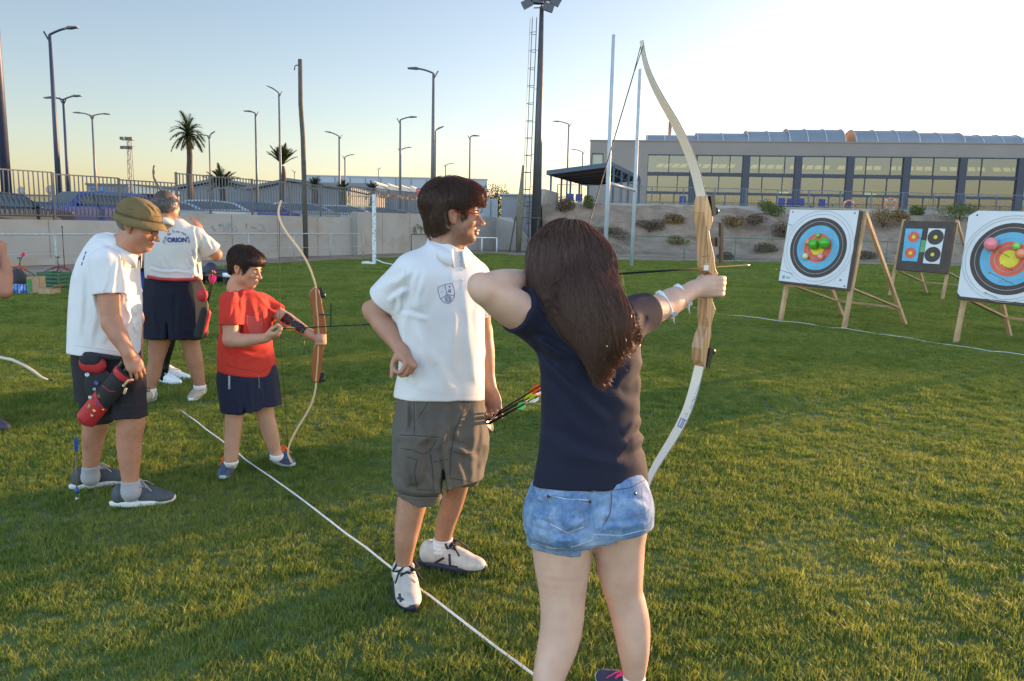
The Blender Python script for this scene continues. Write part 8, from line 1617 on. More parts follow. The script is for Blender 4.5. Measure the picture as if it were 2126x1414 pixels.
# ================= PERSON: MAN WITH "ORION" SHIRT, SEEN FROM BEHIND =================
def orion_man():
    Yt = 6.6; res = .0075; X = nrm(V(1, .08, 0)); b = SDF(); hd = HeadF(Q(347, 427, 6.55), V(.35, .93, -.05), sc=1.03); head_sdf(b, hd, fat=.008, necklen=.15)
    b.tag = 'torso'; b.loft(rows_loft([(470, 322, 400), (500, 312, 408), (540, 308, 408), (580, 308, 410), (620, 303, 414), (660, 302, 416)], Yt, 0, .62), X, .05); b.tag = 'x'; 
    LL = [(650, 303, 358, 0), (700, 308, 354, 0), (745, 309, 340, 0), (780, 304, 332, 0), (805, 304, 322, .0)]; RL = [(650, 368, 420, .05), (700, 376, 413, .07), (745, 386, 420, .1), (780, 398, 424, .13), (800, 404, 425, .15)]
    for rows in (LL, RL): b.leg([rowpt(y, a, c, Yt+dy) for y, a, c, dy in rows], .02)
    gL = V(*PZ(310, 836)); gR = V(*PZ(416, 826)); b.leg([rowpt(805, 304, 322, Yt), (V(gL[0], gL[1], .05), .036)], .02); b.leg([rowpt(800, 404, 425, Yt+.15), (V(gR[0], gR[1], .05), .036)], .02)
    sR, eR, wR = Q(408, 490, 6.62), Q(448, 528, 6.72), Q(418, 484, 6.88); b.chain([(sR, .062), (eR, .050)], .03); b.chain([(eR, .048), (wR, .032)], .02); hand(b, wR, Q(408, 460, 6.92)-wR, V(-.8, .4, 0), V(0, -.2, .5), 1.0, ((.2, .3, .2),)*4)
    sL, eL, wL = Q(314, 495, 6.6), Q(300, 545, 6.85), Q(330, 548, 7.1); b.chain([(sL, .06), (eL, .046)], .03); b.chain([(eL, .045), (wL, .03)], .02); hand(b, wL, V(.6, .6, .2), V(0, 0, -1), V(-.5, .5, 0), 1.0)
    body = person_obj(b, res, SK_M, V(-2.85, 6.6, 0), 'balding grey haired person seen from behind in white polo lettered on the back', tint=lambda v: head_tint(hd, v)*leg_tint(v, .1, .8)*np.array([.95, .90, .86])); head_parts(hd, body, brow=(.2, .18, .16))
    mo = fabric('offwhite_polo', (.55, .535, .51), bs=900, bump=.12); s_ = SDF(b.sub('torso')); s_.loft(rows_loft([(450, 336, 372), (462, 322, 392), (480, 310, 408), (510, 306, 416), (545, 304, 414), (575, 304, 417), (592, 306, 418)], Yt, 0, .72), X, .05, n=2.3); s_.sleeve(sR, eR, .84, .078, .080, .06, hollow=False); s_.sleeve(sL, eL, .7, .08, .08, .05); s_.plane(Q(360, 580, Yt), V(0, -.05, -1)); s_.cap(hd(0, -.03, -.08), hd(0, -.03, -.14), .058, .058, .006, '-')
    s_.disp = cloth_disp(.009, .15, (1, 1, .6), [(412, 500, 400, 575, 3, .014), (395, 520, 408, 578, 3, .012), (385, 540, 410, 575, 3, .010), (400, 470, 412, 540, 3, .010), (420, 480, 440, 520, 3, .010), (310, 560, 400, 566, 3, .012), (330, 530, 350, 570, 4, .008), (425, 500, 440, 515, 3, .004)], .002)
    sh = sdf_obj('polo_shirt', s_, res, mo, body); bv = bvh_of(sh); nv = mat('navy_print', (.02, .03, .20), .7); collar(sh, mo, hd(0, -.03, -.125), V(0, 1, 0), V(0, 0, 1), .066, .03, .05, .045)
    v2, f2 = px_text('ORION', 12.5, 367.5, 498.5, 0, .55, 1.0, 1.05); decal_mesh(sh, bv, 'lettering', nv, v2, f2, .006)
    s = 'Club de Tiro con Arco'; n = len(s); cx, cy, R1 = 367.0, 504.5, 26.0
    for i, ch in enumerate(s):
        if ch == ' ': continue
        a = R_(-86+172*i/(n-1)); v2, f2 = px_text(ch, 7.4, cx+R1*1.02*math.sin(a), cy-R1*.92*math.cos(a), a, .12); decal_mesh(sh, bv, 'letter', nv, v2, f2, .006)
    decal_strip(sh, bv, 'small_print_line', mat('grey_print', (.45, .45, .50), .8), [[(340, 507), (394, 507)]], .8)
    md = fabric('navy_shorts_cotton', (.012, .013, .026), bs=300, bump=.2); d = SDF(b.sub('torso', 'leg')); d.loft(rows_loft([(573, 306, 414), (600, 302, 416), (630, 300, 418), (690, 301, 422), (702, 301, 423)], Yt, 0, .70), X, .05, n=2.2); d.chain([rowpt(650, 300, 364, Yt), rowpt(720, 299, 362, Yt)], .06); d.chain([rowpt(650, 364, 424, Yt+.04), rowpt(715, 367, 426, Yt+.07)], .06)
    d.ell(Q(365, 712, Yt), (.014, .5, .20), None, .02, '-'); d.boxcut(Q(330, 704, Yt-.1), V(0, -.1, -1), Q(330, 730, Yt), .2); d.boxcut(Q(398, 697, Yt-.05), V(0, -.1, -1), Q(398, 722, Yt+.07), .17); d.disp = cloth_disp(.008, .10, (1, 1, .7), [(364, 600, 364, 690, 4, -.01), (315, 640, 330, 700, 4, .008)], .001); sdf_obj('shorts', d, res, md, body)
    hm = hair_mat('silver_curly_hair', (.26, .25, .25), (.6, .5, .4), .5); hs = SDF(); hs.ell(hd(0, -.030, -.005), (.092, .098, .058), hd.R, .02); hs.ell(hd(0, .07, .02), (.12, .07, .10), hd.R, .01, '-'); hs.ell(hd(0, -.02, .075), (.070, .085, .05), hd.R, .015, '-')
    for x in (-1, 1): hs.ell(hd(x*.078, -.01, .02), (.024, .035, .055), hd.R, .02)
    simple_hair(hd, body, hm, hs, 1300, lambda q: (q[:, 1] < .03) & (q[:, 2] < .06) & (q[:, 2] > -.06), 8, .007, .014, (3, 8), 5, .0018, 1.6, .006, .004, .012)
    dk_ = SDF(); dk_.ell(hd(0, -.025, .040), (.076, .096, .082), hd.R, .02); dk_.ell(hd(0, .085, .04), (.12, .07, .12), hd.R, .01, '-'); dk_.ell(hd(0, 0, -.06), (.12, .12, .06), hd.R, .01, '-'); sdf_obj('thin_top_hair', dk_, .006, mat('dark_thin_hair', (.06, .045, .04), .7, var=.3, vs=60), body)
    ms2 = mat('beige_suede', (.36, .33, .26), .85, bump=.3, bs=150); mnv = mat('navy_trim', (.02, .03, .08), .7)
    for g, tp, dr in ((gL, rowpt(806, 304, 321, Yt), V(-.25, -1, 0)), (gR, rowpt(799, 405, 424, Yt+.15), V(0, -1, 0))):
        sock(b, g, tp[0], m_sock, body, res=.006); s2 = shoe(body, g, -V(dr[0], dr[1], 0)*-1, .29, ms2, M['whitepaint'], mnv, z0=.01, res=.005)
    # belt and side quiver
    mb = MB(); pts = [(306, 574), (330, 579), (365, 581), (400, 580), (413, 577)]; mb = MB(); mb.tube([PPL(x, y, Q(360, 580, Yt-.20), (0, 1, 0)) for x, y in pts], .014, 6); mb.build('red_belt', mat('red_belt', (.45, .03, .03), .7), body)
    t = thing('hip_quiver', 'brown leather side quiver with red lining on the hip of the man seen from behind', 'quiver', Q(425, 620, 6.5)); mle = mat('brown_leather', (.16, .085, .045), .7, var=.2, bump=.3, bs=60); mr = mat('red_cordura', (.42, .018, .025), .65)
    q = SDF(); q.chain([(Q(408, 585, 6.45), .045), (Q(418, 620, 6.42), .055), (Q(420, 690, 6.45), .050)], .02, flat=(V(0, 1, 0), .5)); sdf_obj('body', q, .006, mle, t); q = SDF(); q.ell(Q(420, 612, 6.385), (.045, .03, .055), None, .01); sdf_obj('red_pocket', q, .006, mr, t); q = SDF(); q.chain([(Q(430, 650, 6.38), .032), (Q(420, 685, 6.38), .036)], .01); sdf_obj('red_panel', q, .006, mr, t)
    q = SDF(); q.chain([(Q(424, 645, 6.35), .030), (Q(412, 695, 6.36), .040)], .01, flat=(V(0, 1, 0), .5)); sdf_obj('dark_pouch', q, .006, mat('black_cordura', (.015, .014, .017), .8), t)
    for i, (dx, dy) in enumerate(((0, 0), (4, 1), (7, 3))): arrow_thing(('leftmost', 'middle', 'rightmost')[i]+' of three red nocked arrows in the brown side quiver', Q(441+dx*.9, 562+dy, 6.38+.03*i), Q(426+dx*.5, 640, 6.42), [(.8, .1, .05), (.75, .7, .72), (.7, .05, .25)], .0035, 'arrows in the brown quiver', vl=.08, vh=.02, vo=.03)
orion_man()

# ================= PERSON: HIDDEN ARCHER BEHIND HIM =================
def hidden_archer():
    Yt = 7.35; X = V(1, 0, 0); b = SDF(); hd = HeadF(Q(338, 455, Yt), V(-.5, .85, 0), sc=.98); head_sdf(b, hd); b.tag = 'torso'; b.loft(rows_loft([(482, 312, 372), (510, 302, 374), (560, 300, 372), (610, 296, 374), (650, 298, 372)], Yt, 0, .6), X, .05); b.tag = 'x'
    b.leg([rowpt(640, 296, 336, Yt), rowpt(700, 304, 330, Yt), rowpt(760, 318, 336, Yt+.02), rowpt(782, 330, 345, Yt)], .02); b.leg([rowpt(640, 336, 372, Yt), rowpt(700, 335, 365, Yt), rowpt(765, 337, 349, Yt-.02)], .02); g = V(*PZ(343, 797)); g2 = V(*PZ(352, 790)); b.leg([rowpt(765, 337, 349, Yt-.02), (V(g[0], g[1], .05), .035)], .02)
    b.chain([(Q(300, 498, Yt), .052), (Q(281, 548, Yt-.15), .042), (Q(308, 556, Yt-.25), .035)], .03); wr = Q(308, 556, Yt-.25); hand(b, wr, V(1, 0, .1), V(0, 0, 1), V(0, -1, 0), .9); b.chain([(Q(370, 500, Yt), .052), (Q(380, 540, Yt+.2), .042), (Q(384, 500, Yt+.4), .035)], .03); hand(b, Q(384, 500, Yt+.4), V(0, .3, 1), V(-1, 0, 0), V(0, -1, 0), .9)
    body = person_obj(b, .009, skin_mat('brown_skin', (.22, .11, .07)), V(Q(336, 700, Yt)[0], Yt, 0), 'person mostly hidden behind the lettered polo, blue top and white trainers', smooth=1)
    s_ = SDF(); s_.loft(rows_loft([(474, 318, 368), (500, 296, 374), (530, 288, 374), (562, 292, 374)], Yt, 0, .7), X, .05); s_.chain([(Q(300, 498, Yt), .068), (Q(292, 528, Yt-.07), .064)], .04); sdf_obj('white_shirt', s_, .009, m_white, body); d = SDF(); d.loft(rows_loft([(545, 286, 374), (600, 285, 374), (632, 288, 374)], Yt, 0, .72), X, .04); sdf_obj('blue_tunic', d, .009, fabric('blue_fabric', (.03, .05, .26)), body); d = SDF(); d.loft(rows_loft([(620, 290, 372), (668, 292, 372)], Yt, 0, .66), X, .04); sdf_obj('red_shorts', d, .009, fabric('red_fabric', (.40, .02, .03)), body)
    for g_, dr in ((g, V(1, -.35, 0)), (g2, V(1, .2, 0))): o = SDF(); o.chain([(V(g_[0], g_[1], .05), .038), (V(g_[0], g_[1], .12), .036)], .01); sdf_obj('sock', o, .007, m_sock, body); shoe(body, g_, dr, .27, M['whitepaint'], M['whitepaint'], M['whitepaint'], z0=.01, res=.006)
    hs = SDF(); hs.ell(hd(0, -.025, .04), (.082, .100, .092), hd.R, .02); hs.ell(hd(0, .09, -.02), (.12, .07, .09), hd.R, .01, '-'); sdf_obj('hair', hs, .008, hair_mat('black_hair', (.02, .015, .012), (.2, .1, .05)), body)
    t = thing('recurve_bow', 'thin bow whose curved upper limb rises behind the grey haired head', 'bow', Q(380, 520, Yt+.35)); mb = MB(); up = [(320, 343), (318, 356), (320, 370), (328, 386), (342, 404), (356, 424), (366, 445)]; mb.tube([Q(x, y, Yt+.3) for x, y in up], [.008, .010, .012, .013, .014, .015, .016], 6); mb.build('upper_limb', mat('grey_limb', (.10, .095, .09), .4), t); mb = MB(); mb.tube([Q(366, 445, Yt+.3), Q(377, 470, Yt+.32), Q(384, 500, Yt+.38), Q(384, 540, Yt+.38)], [.017, .022, .02, .024], 8); mb.build('riser', mat('tan_riser', (.30, .22, .15), .5), t)
    mb = MB(); mb.tube([Q(384, 540, Yt+.38), Q(376, 590, Yt+.34), Q(352, 640, Yt+.3), Q(340, 660, Yt+.3)], .013, 6); mb.build('lower_limb', mat('grey_limb', (.10, .095, .09), .4), t); mb = MB(); mb.tube([Q(320, 345, Yt+.3), Q(340, 660, Yt+.3)], .002, 4); mb.build('string', mpole2, t)
hidden_archer()

# ================= PERSON: AT THE LEFT EDGE =================
def edge_person():
    Yt = 5.75; X = V(1, 0, 0); sk = skin_mat('orange_lit_tan_skin', (.38, .18, .11)); b = SDF(); cxp = -95; hd = HeadF(Q(cxp+5, 442, Yt), V(.9, .4, 0), sc=.98); head_sdf(b, hd); b.cap(hd(0, -.03, -.12), Q(cxp, 510, Yt), .055, .08, .05); b.tag = 'torso'; b.loft(rows_loft([(500, cxp-45, cxp+45), (540, cxp-52, cxp+52), (600, cxp-45, cxp+48), (660, cxp-48, cxp+50), (720, cxp-50, cxp+52)], Yt, 0, .6), X, .05); b.tag = 'x'  # tan skin with the orange light on the arm put into its colour
    sh, el, wr = Q(-48, 528, Yt-.05), Q(10, 606, Yt), Q(5, 528, Yt+.10); b.chain([(sh, .058), (sh+(el-sh)*.5, .052), (el, .044)], .03); b.chain([(el, .046), (Q(11, 575, Yt+.04), .050), (Q(9, 545, Yt+.07), .038), (wr, .028)], .02); hand(b, wr, Q(2, 498, Yt+.12)-wr, V(-.8, .3, 0), V(.3, -.8, 0), .95, ((.9, 1.2, .7),)*4)
    sh2 = Q(-140, 528, Yt+.05); b.chain([(sh2, .056), (Q(-150, 640, Yt), .044), (Q(-60, 720, Yt-.1), .032)], .03); hand(b, Q(-60, 720, Yt-.1), V(1, 0, -.3), V(0, 0, -1), V(0, -1, 0), .95)
    gA = V(*PZ(-18, 892)); gB = V(*PZ(-110, 905)); b.leg([rowpt(720, -90, -45, Yt), rowpt(800, -60, -25, Yt), (V(gA[0], gA[1], .10), .04), (V(gA[0], gA[1], .05), .036)], .02); b.leg([rowpt(720, -150, -95, Yt), rowpt(800, -140, -100, Yt), (V(gB[0], gB[1], .05), .036)], .02)
    body = person_obj(b, .007, sk, V(Q(cxp, 700, Yt)[0], Yt, 0), 'person cut off by the left edge, bare bent arm lit orange', tint=lambda v: np.ones((len(v), 3)), smooth=1)
    s_ = SDF(); s_.loft(rows_loft([(492, cxp-48, cxp+48), (540, cxp-56, cxp+56), (600, cxp-50, cxp+52), (668, cxp-52, cxp+54)], Yt, 0, .66), X, .05); s_.chain([(sh, .066), (sh+(el-sh)*.35, .062)], .04); sdf_obj('dark_vest', s_, .008, fabric('dark_grey_fabric', (.03, .028, .03)), body)
    d = SDF(); d.loft(rows_loft([(660, cxp-54, cxp+55), (740, cxp-55, cxp+58)], Yt, 0, .7), X, .04); d.chain([rowpt(720, -95, -38, Yt), rowpt(800, -68, -14, Yt), (V(gA[0], gA[1], .14), .06)], .04); d.chain([rowpt(720, -155, -90, Yt), rowpt(800, -145, -92, Yt), (V(gB[0], gB[1], .14), .06)], .04); sdf_obj('dark_trousers', d, .008, fabric('black_trouser', (.018, .016, .022)), body)
    for g_ in (gA, gB): shoe(body, g_, V(.95, -.35, 0), .27, mat('dark_trainer', (.05, .045, .06), .7), mat('dark_sole', (.03, .03, .03), .7), None, z0=.01, res=.006)
    mb = MB(); mb.lathe(wr-V(0, 0, .01), nrm(wr-Q(9, 545, Yt+.07)), [(.030, 0), (.034, .002), (.034, .010), (.030, .012)], 18); mb.build('bracelet', mat('pale_bracelet', (.6, .5, .45), .5), body)
    hs = SDF(); hs.ell(hd(0, -.025, .04), (.084, .104, .094), hd.R, .02); hs.ell(hd(0, .09, -.02), (.12, .07, .09), hd.R, .01, '-'); sdf_obj('hair', hs, .008, hair_mat('black_hair', (.02, .015, .012), (.2, .1, .05)), body)
    t = thing('recurve_bow', 'cream bow limb with dark tip entering from the left edge low over the grass', 'bow', Q(-50, 735, Yt-.1)); mb = MB(); p = [(-20, 738), (0, 742), (25, 747), (50, 758), (70, 771), (86, 783), (100, 789)]; mb.tube([Q(x, y, Yt-.1) for x, y in p], [.013, .012, .012, .011, .010, .008, .006], 6); mb.build('limb', mat('cream_limb', (.60, .54, .42), .4), t); mb = MB(); mb.tube([Q(99, 789, Yt-.1), Q(110, 789, Yt-.1)], .006, 6); mb.build('tip', mcarb, t)
    mb = MB(); mb.tube([Q(-20, 738, Yt-.1), Q(-45, 734, Yt-.1), Q(-75, 728, Yt-.1), Q(-110, 726, Yt-.1)], [.018, .024, .02, .02], 8); mb.build('riser', mat('brown_riser', (.25, .12, .05), .4), t)
edge_person()
# ================= PERSON: BOY IN RED T-SHIRT =================
def boy():
    Yt = 4.65; sc = .93; fwd = nrm(V(.75, -.66, 0)); X = nrm(np.cross(fwd, V(0, 0, 1)))*-1; X = nrm(V(.66, .75, 0)); yaw = math.atan2(X[1], X[0]); res = .005
    b = SDF(); hd = HeadF(Q(511, 556, 4.64), V(.93, -.26, -.26), sc=.93); head_sdf(b, hd, fat=.0, nose=.92, necklen=.155)
    b.tag = 'torso'; b.loft(rows_loft([(612, 478, 545), (640, 474, 552), (680, 472, 552), (720, 470, 552), (760, 470, 556), (800, 472, 560), (830, 474, 562)], Yt, yaw, .66), X, .04); b.tag = 'x'; b.cap(hd(0, -.035, -.13), Q(506, 622, Yt), .040, .055, .05)
    A = [(800, 468, 520, -.03), (858, 468, 507, -.05), (900, 467, 500, -.06), (940, 466, 495, -.06), (955, 468, 492, -.06)]; B_ = [(800, 522, 572, .03), (850, 530, 567, .05), (895, 543, 577, .07), (935, 560, 583, .09), (945, 564, 585, .09)]
    for rows in (A, B_): b.leg([rowpt(y, a, c, Yt+dy) for y, a, c, dy in rows], .02)
    gA = V(*PZ(480, 982)); gB = V(*PZ(576, 962)); b.leg([rowpt(955, 468, 492, Yt-.06), (V(gA[0], gA[1], .05), .031)], .02); b.leg([rowpt(945, 564, 585, Yt+.09), (V(gB[0], gB[1], .05), .031)], .02)
    sR, eR, wR = Q(477, 625, 4.50), Q(479, 705, 4.46), Q(551, 702, 4.44); b.chain([(sR, .046), (sR+(eR-sR)*.5, .045), (eR, .043)], .03); b.chain([(eR, .043), (Q(505, 707, 4.45), .040), (wR, .027)], .02)
    hand(b, wR, Q(588, 692, 4.44)-wR, V(.1, .5, .9), V(.2, -.8, .6), .84, ((.7, 1.0, .6), (.8, 1.1, .6), (.9, 1.2, .6), (1.0, 1.2, .6)), ((.8, .4, .5), (.95, .1, .3)))
    sL, eL, wL = Q(545, 628, 4.78), Q(597, 664, 4.74), Q(645, 694, 4.64); b.chain([(sL, .048), (sL+(eL-sL)*.5, .043), (eL, .038)], .03); b.chain([(eL, .038), (eL+(wL-eL)*.35, .037), (wL, .025)], .02)
    G = Q(664, 704, 4.62); b.chain([(wL, .027), (Q(656, 699, 4.63), .030), (Q(664, 702, 4.60), .028)], .02)
    for i, z in enumerate((.024, .008, -.008, -.024)): o = V(0, 0, z); b.chain([(G+V(-.015, -.030, 0)+o, .0085), (G+V(.012, -.034, 0)+o, .0088), (G+V(.034, -.012, 0)+o, .008), (G+V(.030, .012, 0)+o, .0075)], .006)
    b.chain([(G+V(-.035, -.01, .014), .011), (G+V(-.012, .022, .026), .0095), (G+V(.016, .022, .026), .0085)], .006)
    body = person_obj(b, res, skin_mat('child_skin', (.47, .265, .178)), V(-1.55, 4.65, 0), 'boy in red T-shirt and navy shorts looking down at his bow', tint=lambda v: head_tint(hd, v, lips=(.9, .6, .55))); head_parts(hd, body, brow=(.03, .02, .015))
    mr = fabric('red_tee', (.50, .040, .028), bs=1200, var=.04); s_ = SDF(b.sub('torso')); s_.loft(rows_loft([(604, 486, 540), (618, 472, 548), (640, 466, 553), (680, 462, 557), (720, 460, 558), (750, 459, 564), (790, 460, 569)], Yt, yaw, .72), X, .04, n=2.2); s_.cap(hd(0, -.035, -.145), Q(506, 618, Yt), .046, .062, .05)
    s_.sleeve(sR, eR, .62, .057, .062, .045); s_.sleeve(sL, eL, .64, .058, .056, .04); s_.plane(Q(515, 776, Yt), V(-.10, -.10, -1)); s_.cap(hd(0, -.03, -.10), hd(0, -.018, -.168), .047, .058, .005, '-')
    s_.disp = cloth_disp(.0055, .09, (1, 1, .6), [(500, 660, 505, 600, 5, .008), (520, 620, 540, 690, 5, .006), (495, 735, 550, 742, 5, .008), (505, 750, 560, 735, 5, .007), (548, 640, 556, 700, 4, .007), (470, 640, 492, 600, 4, .005), (480, 630, 470, 670, 4, .006), (560, 640, 575, 650, 4, .005), (470, 700, 475, 760, 5, .005), (530, 610, 570, 650, 4, .005)], .001)
    sh = sdf_obj('t_shirt', s_, res, mr, body); bv = bvh_of(sh); mp = mat('pale_print', (.55, .32, .30), .8); mpd = mat('dark_print', (.12, .03, .03), .8)
    rr = random.Random(3); mb = MB()
    def z3(x, y): return 460+x/6.733, 490+y/6.733
    dots = []
    for i in range(16):
        for j in range(12):
            x = 340+j*20+(i % 2)*9; y = 1110+i*19+j*4
            if not (335 < x < 575 and x < 575-(i-12)*18 and x > 340+max(0, i-4)*6): continue
            px_, py_ = z3(x, y); dd = nrm(ray(px_, py_)); h_ = bv.ray_cast(Vector(CC), Vector(dd), 9)
            if h_[0] is not None: p = V(*h_[0])-dd*.0018; r_ = .0022*(1.5 if j < 2 else .95); mb.add([p+CR*r_*math.cos(a)+CU*r_*math.sin(a) for a in np.linspace(0, 6.28, 7)[:-1]], [tuple(range(6))])
    mb.build('dotted_print', mp, sh, fix=False, kind='stuff')
    decal_strip(sh, bv, 'dark_lettering', mpd, [[z3(455, 1050), z3(470, 1080)], [z3(480, 1060), z3(495, 1052)], [z3(500, 1040), z3(515, 1060)], [z3(535, 995), z3(540, 1030)], [z3(545, 1010), z3(560, 1000)]], 2.2); decal_strip(sh, bv, 'stitch', mat('red_seam', (.30, .015, .012), .9), [[(456, 662), (474, 668), (492, 670)], [(466, 757), (500, 766), (540, 773), (565, 760)], [(494, 606), (505, 612), (519, 611)]], 1.0)
    mn = fabric('navy_jersey', (.016, .020, .045), bs=500, bump=.2); d = SDF(b.sub('torso', 'leg')); d.loft(rows_loft([(755, 463, 566), (785, 461, 570), (815, 464, 574), (850, 468, 576)], Yt, yaw, .72), X, .04); d.chain([rowpt(795, 462, 520, Yt-.03), rowpt(830, 465, 523, Yt-.04), rowpt(870, 469, 524, Yt-.05)], .05); d.chain([rowpt(795, 515, 572, Yt+.03), rowpt(830, 522, 575, Yt+.04), rowpt(860, 524, 577, Yt+.05)], .05); d.boxcut(Q(496, 858, Yt-.1), V(-.02, -.12, -1), Q(490, 885, Yt-.02), .16); d.boxcut(Q(550, 845, Yt), V(.10, -.12, -1), Q(556, 878, Yt+.02), .15)
    d.ell(Q(524, 862, Yt), (.007, .4, .085), None, .015, '-'); d.disp = cloth_disp(.005, .07, (1, 1, .6), [(520, 790, 522, 860, 4, .007), (505, 800, 512, 850, 4, .005), (535, 775, 545, 830, 4, .005), (568, 790, 572, 835, 4, .004)], .001); ds = sdf_obj('shorts', d, res, mn, body); bv = bvh_of(ds)
    v2, f2 = px_text('CUNNING', 5.9, 476, 794, R_(-90), .1); decal_mesh(ds, bv, 'side_lettering', M['whitepaint'], v2, f2, .002); decal_strip(ds, bv, 'drawstring', mat('grey_cord', (.35, .33, .33), .8), [[(537, 779), (538, 795), (538, 806)]], .8)
    hm = hair_mat('dark_short_hair', (.040, .024, .018), (.5, .20, .08), .6); hs = SDF(); hs.ell(hd(0, -.022, .048), (.083, .104, .085), hd.R, .02); hs.ell(hd(0, .062, .072), (.060, .040, .034), hd.R, .03); hs.ell(hd(0, .085, .058), (.052, .020, .022), hd.R, .02); hs.ell(hd(0, -.075, -.03), (.055, .024, .05), hd.R, .03); [hs.ell(hd(x*.070, -.012, .005), (.016, .050, .050), hd.R, .02) for x in (-1, 1)]; hs.ell(hd(0, .112, -.040), (.12, .080, .078), hd.R, .01, '-')
    for x in (-1, 1): hs.ell(hd(x*.088, .004, -.028), (.026, .034, .040), hd.R, .008, '-')
    simple_hair(hd, body, hm, hs, 2600, lambda q: (q[:, 2] > -.03+.55*np.clip(q[:, 1], 0, 1)) & ~((q[:, 1] > .055) & (q[:, 2] < .045)), 8, .0065, .006, (3, 8), 8, .0011, 1.0, .0042, .002, .004)
    ms = mat('slate_blue_shoe', (.05, .085, .16), .7, var=.35, vs=30, bump=.3, bs=200); mo = mat('orange_lace', (.85, .14, .02), .6)
    for g_, tp, dr in ((gA, rowpt(957, 468, 492, Yt-.06), V(.05, -1, 0)), (gB, rowpt(943, 563, 586, Yt+.09), V(.80, -.60, 0))): sock(b, g_, tp[0], m_sock, body); shoe(body, g_, dr, .245, ms, mat('pale_sole', (.45, .5, .52), .6), mo, 1.8, z0=.012)
    # arm guard on the far forearm
    a = eL+(wL-eL)*-.15; e = eL+(wL-eL)*.86; mk = mat('black_leather', (.012, .012, .014), .35, bump=.2, bs=90); mid = (a+e)/2; ax = nrm(e-a); toC = nrm(CC-mid); toC = nrm(toC-ax*(toC@ax)); sd2 = np.cross(ax, toC); vs = []; nU, nV = 14, 7
    for i in range(nU+1):
        u = i/nU; c = a+(e-a)*u; r_ = float(np.interp(u, [0, .4, 1], [.043, .042, .032])); hw_ = .85*(1-.45*math.exp(-((u-.52)/.16)**2))*(math.sin(math.pi*min(1, max(0, .12+u*.76)))**.35)
        for j in range(nV+1): th = hw_*(j/nV*2-1); vs.append(c+(toC*math.cos(th)+sd2*math.sin(th))*r_)
    mb = MB(); mb.add(vs, [(i*(nV+1)+j, i*(nV+1)+j+1, (i+1)*(nV+1)+j+1, (i+1)*(nV+1)+j) for i in range(nU) for j in range(nV)], 0, True); ag = mb.build('arm_guard', mk, body, fix=False); sm_ = ag.modifiers.new('t', 'SOLIDIFY'); sm_.thickness = .003; sm_.offset = 1
    mb = MB()
    for i in (1, 4, 7, 10, 13):
        for j in (1, nV-1): p = vs[i*(nV+1)+j]; n_ = nrm(p-(a+(e-a)*i/nU)); mb.lathe(p+n_*.002, n_, [(.0028, 0), (.0028, .0015), (.001, .002)], 7)
    mb.build('studs', mat('silver_stud', (.6, .6, .58), .3, .8), ag, kind='stuff')
boy()
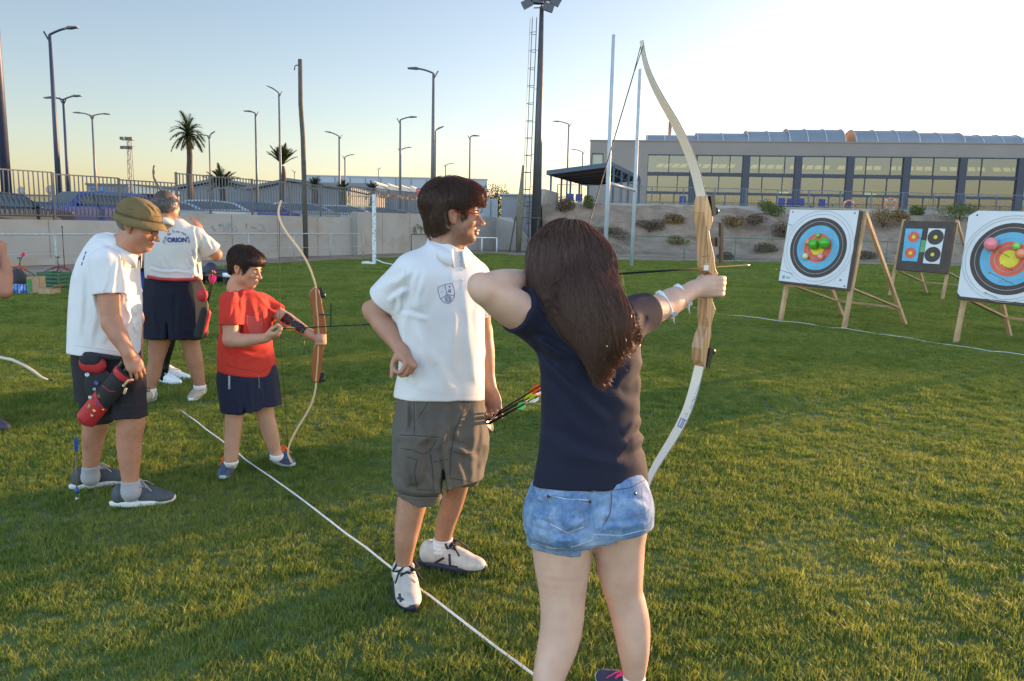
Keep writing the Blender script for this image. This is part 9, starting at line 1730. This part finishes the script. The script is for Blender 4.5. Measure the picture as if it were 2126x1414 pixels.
def boy_bow():
    Y0 = 4.62; t = thing('recurve_bow', 'small reddish wooden recurve bow held by the boy', 'bow', Q(664, 700, Y0)); n = nrm(V(.25, -1, 0)); p0 = Q(664, 704, Y0)
    def B2(x, y, s_=0.): return PPL(x, y, p0+n*s_, n)
    mw2 = mat('red_brown_wood', (.30, .085, .03), .3, var=.15, vs=6, coat=.6); mlc = mat('light_maple_stripe', (.55, .36, .17), .35); mlm = mat('pale_limb_wood', (.62, .46, .28), .35, var=.08)
    L_ = [(644, 604), (643, 618), (646, 632), (650, 650), (651, 672), (652, 690), (655, 700), (654, 712), (650, 722), (648, 745), (646, 765), (648, 785), (652, 794)]; R2 = [(661, 794), (667, 772), (670, 740), (673, 716), (671, 702), (678, 688), (675, 660), (670, 640), (667, 620), (662, 600), (652, 596)]
    mb = MB(); pl_ = [B2(x, y) for x, y in L_+R2]; mb.prism([p-n*.022 for p in pl_], n*.044); ri = mb.build('riser', mw2, t); bm_ = ri.modifiers.new('b', 'BEVEL'); bm_.width = .006; bm_.segments = 3; bm_.limit_method = 'ANGLE'
    mb = MB(); mid = [(656, 600), (657, 630), (660, 660), (662, 700), (660, 740), (656, 790)]; st = [B2(x-1.6, y) for x, y in mid]+[B2(x+1.6, y) for x, y in mid[::-1]]; mb.prism([p+n*.0205 for p in st], n*.0035); mb.build('wood_stripe', mlc, t)
    for nm, pts in (('upper_limb', [(657, 600), (652, 580), (643, 555), (630, 530), (614, 508), (598, 488), (585, 468), (578, 448), (578, 432), (584, 416)]), ('lower_limb', [(657, 790), (654, 815), (646, 840), (634, 862), (620, 884), (607, 908), (598, 930), (598, 945), (606, 960)])):
        q = np.array([B2(x, y) for x, y in pts]); dd = np.array([q[int(i)]+(q[min(len(q)-1, int(i)+1)]-q[int(i)])*(i-int(i)) for i in np.linspace(0, len(q)-1, 36)]); 
        for _ in range(3): dd[1:-1] = (dd[:-2]+2*dd[1:-1]+dd[2:])/4
        W_ = np.interp(np.linspace(0, 1, 36), [0, .5, 1], [.040, .034, .012]); vs = []
        wv = nrm(n*.8+V(.3, 0, 0)*0)
        for i in range(36): tg = nrm(dd[min(35, i+1)]-dd[max(0, i-1)]); nn = nrm(np.cross(wv, tg)); vs += [dd[i]-wv*W_[i]/2+nn*.005, dd[i]+wv*W_[i]/2+nn*.005, dd[i]+wv*W_[i]/2-nn*.005, dd[i]-wv*W_[i]/2-nn*.005]
        mb = MB(); mb.add(vs, [(i*4+k, i*4+(k+1) % 4, i*4+4+(k+1) % 4, i*4+4+k) for i in range(35) for k in range(4)]+[(0, 1, 2, 3), (143, 142, 141, 140)]); mb.build(nm, mlm, t)
    for (x0, y0, x1, y1) in ((659, 598, 667, 620), (659, 794, 666, 772)): mb = MB(); mb.beam(B2(x0, y0, .0), B2(x1, y1, .0), .048, .014, up=n); mb.lathe(B2(x1+2, (y0+y1)/2+4), V(1, 0, 0), [(.012, 0), (.016, .004), (.016, .014), (.01, .02)], 12); mb.build('limb_pocket', mcarb, t)
    mb = MB(); mb.beam(B2(662, 653, .02), B2(686, 653, .02), .008, .022, up=n); mb.beam(B2(687, 629, .02), B2(687, 676, .02), .008, .010, up=n); mb.build('sight', mcarb, t)
    s0, s1 = B2(580, 437), B2(598, 938); mb = MB(); mb.tube([s0, B2(581, 683), s1], .0016, 5); mb.build('string', mat('dark_string', (.05, .03, .03), .6), t)
    mb = MB(); 
    arrow_thing('arrow with green and orange fletching nocked on the boy\'s bow', B2(578, 683, .03), Q(778, 673, 4.40), [(.10, .65, .12), (.12, .6, .15), (.85, .25, .05)], .0028, vl=.062, vh=.014, vo=.05, nockm=mat('orange_nock2', (.85, .2, .03), .4))
    t2 = thing('cord', 'short black release cord hanging from the fingers of the boy', 'cord', Q(583, 698, 4.43)); mb = MB(); mb.tube([Q(581, 694, 4.42), Q(585, 702, 4.41), Q(592, 705, 4.41), Q(589, 700, 4.41)], .003, 5); mb.tube([Q(589, 700, 4.41), Q(610, 703, 4.46), Q(631, 702, 4.5), Q(632, 718, 4.5), Q(631, 738, 4.5)], .0015, 5); mb.build('cord', mcarb, t2)
boy_bow()
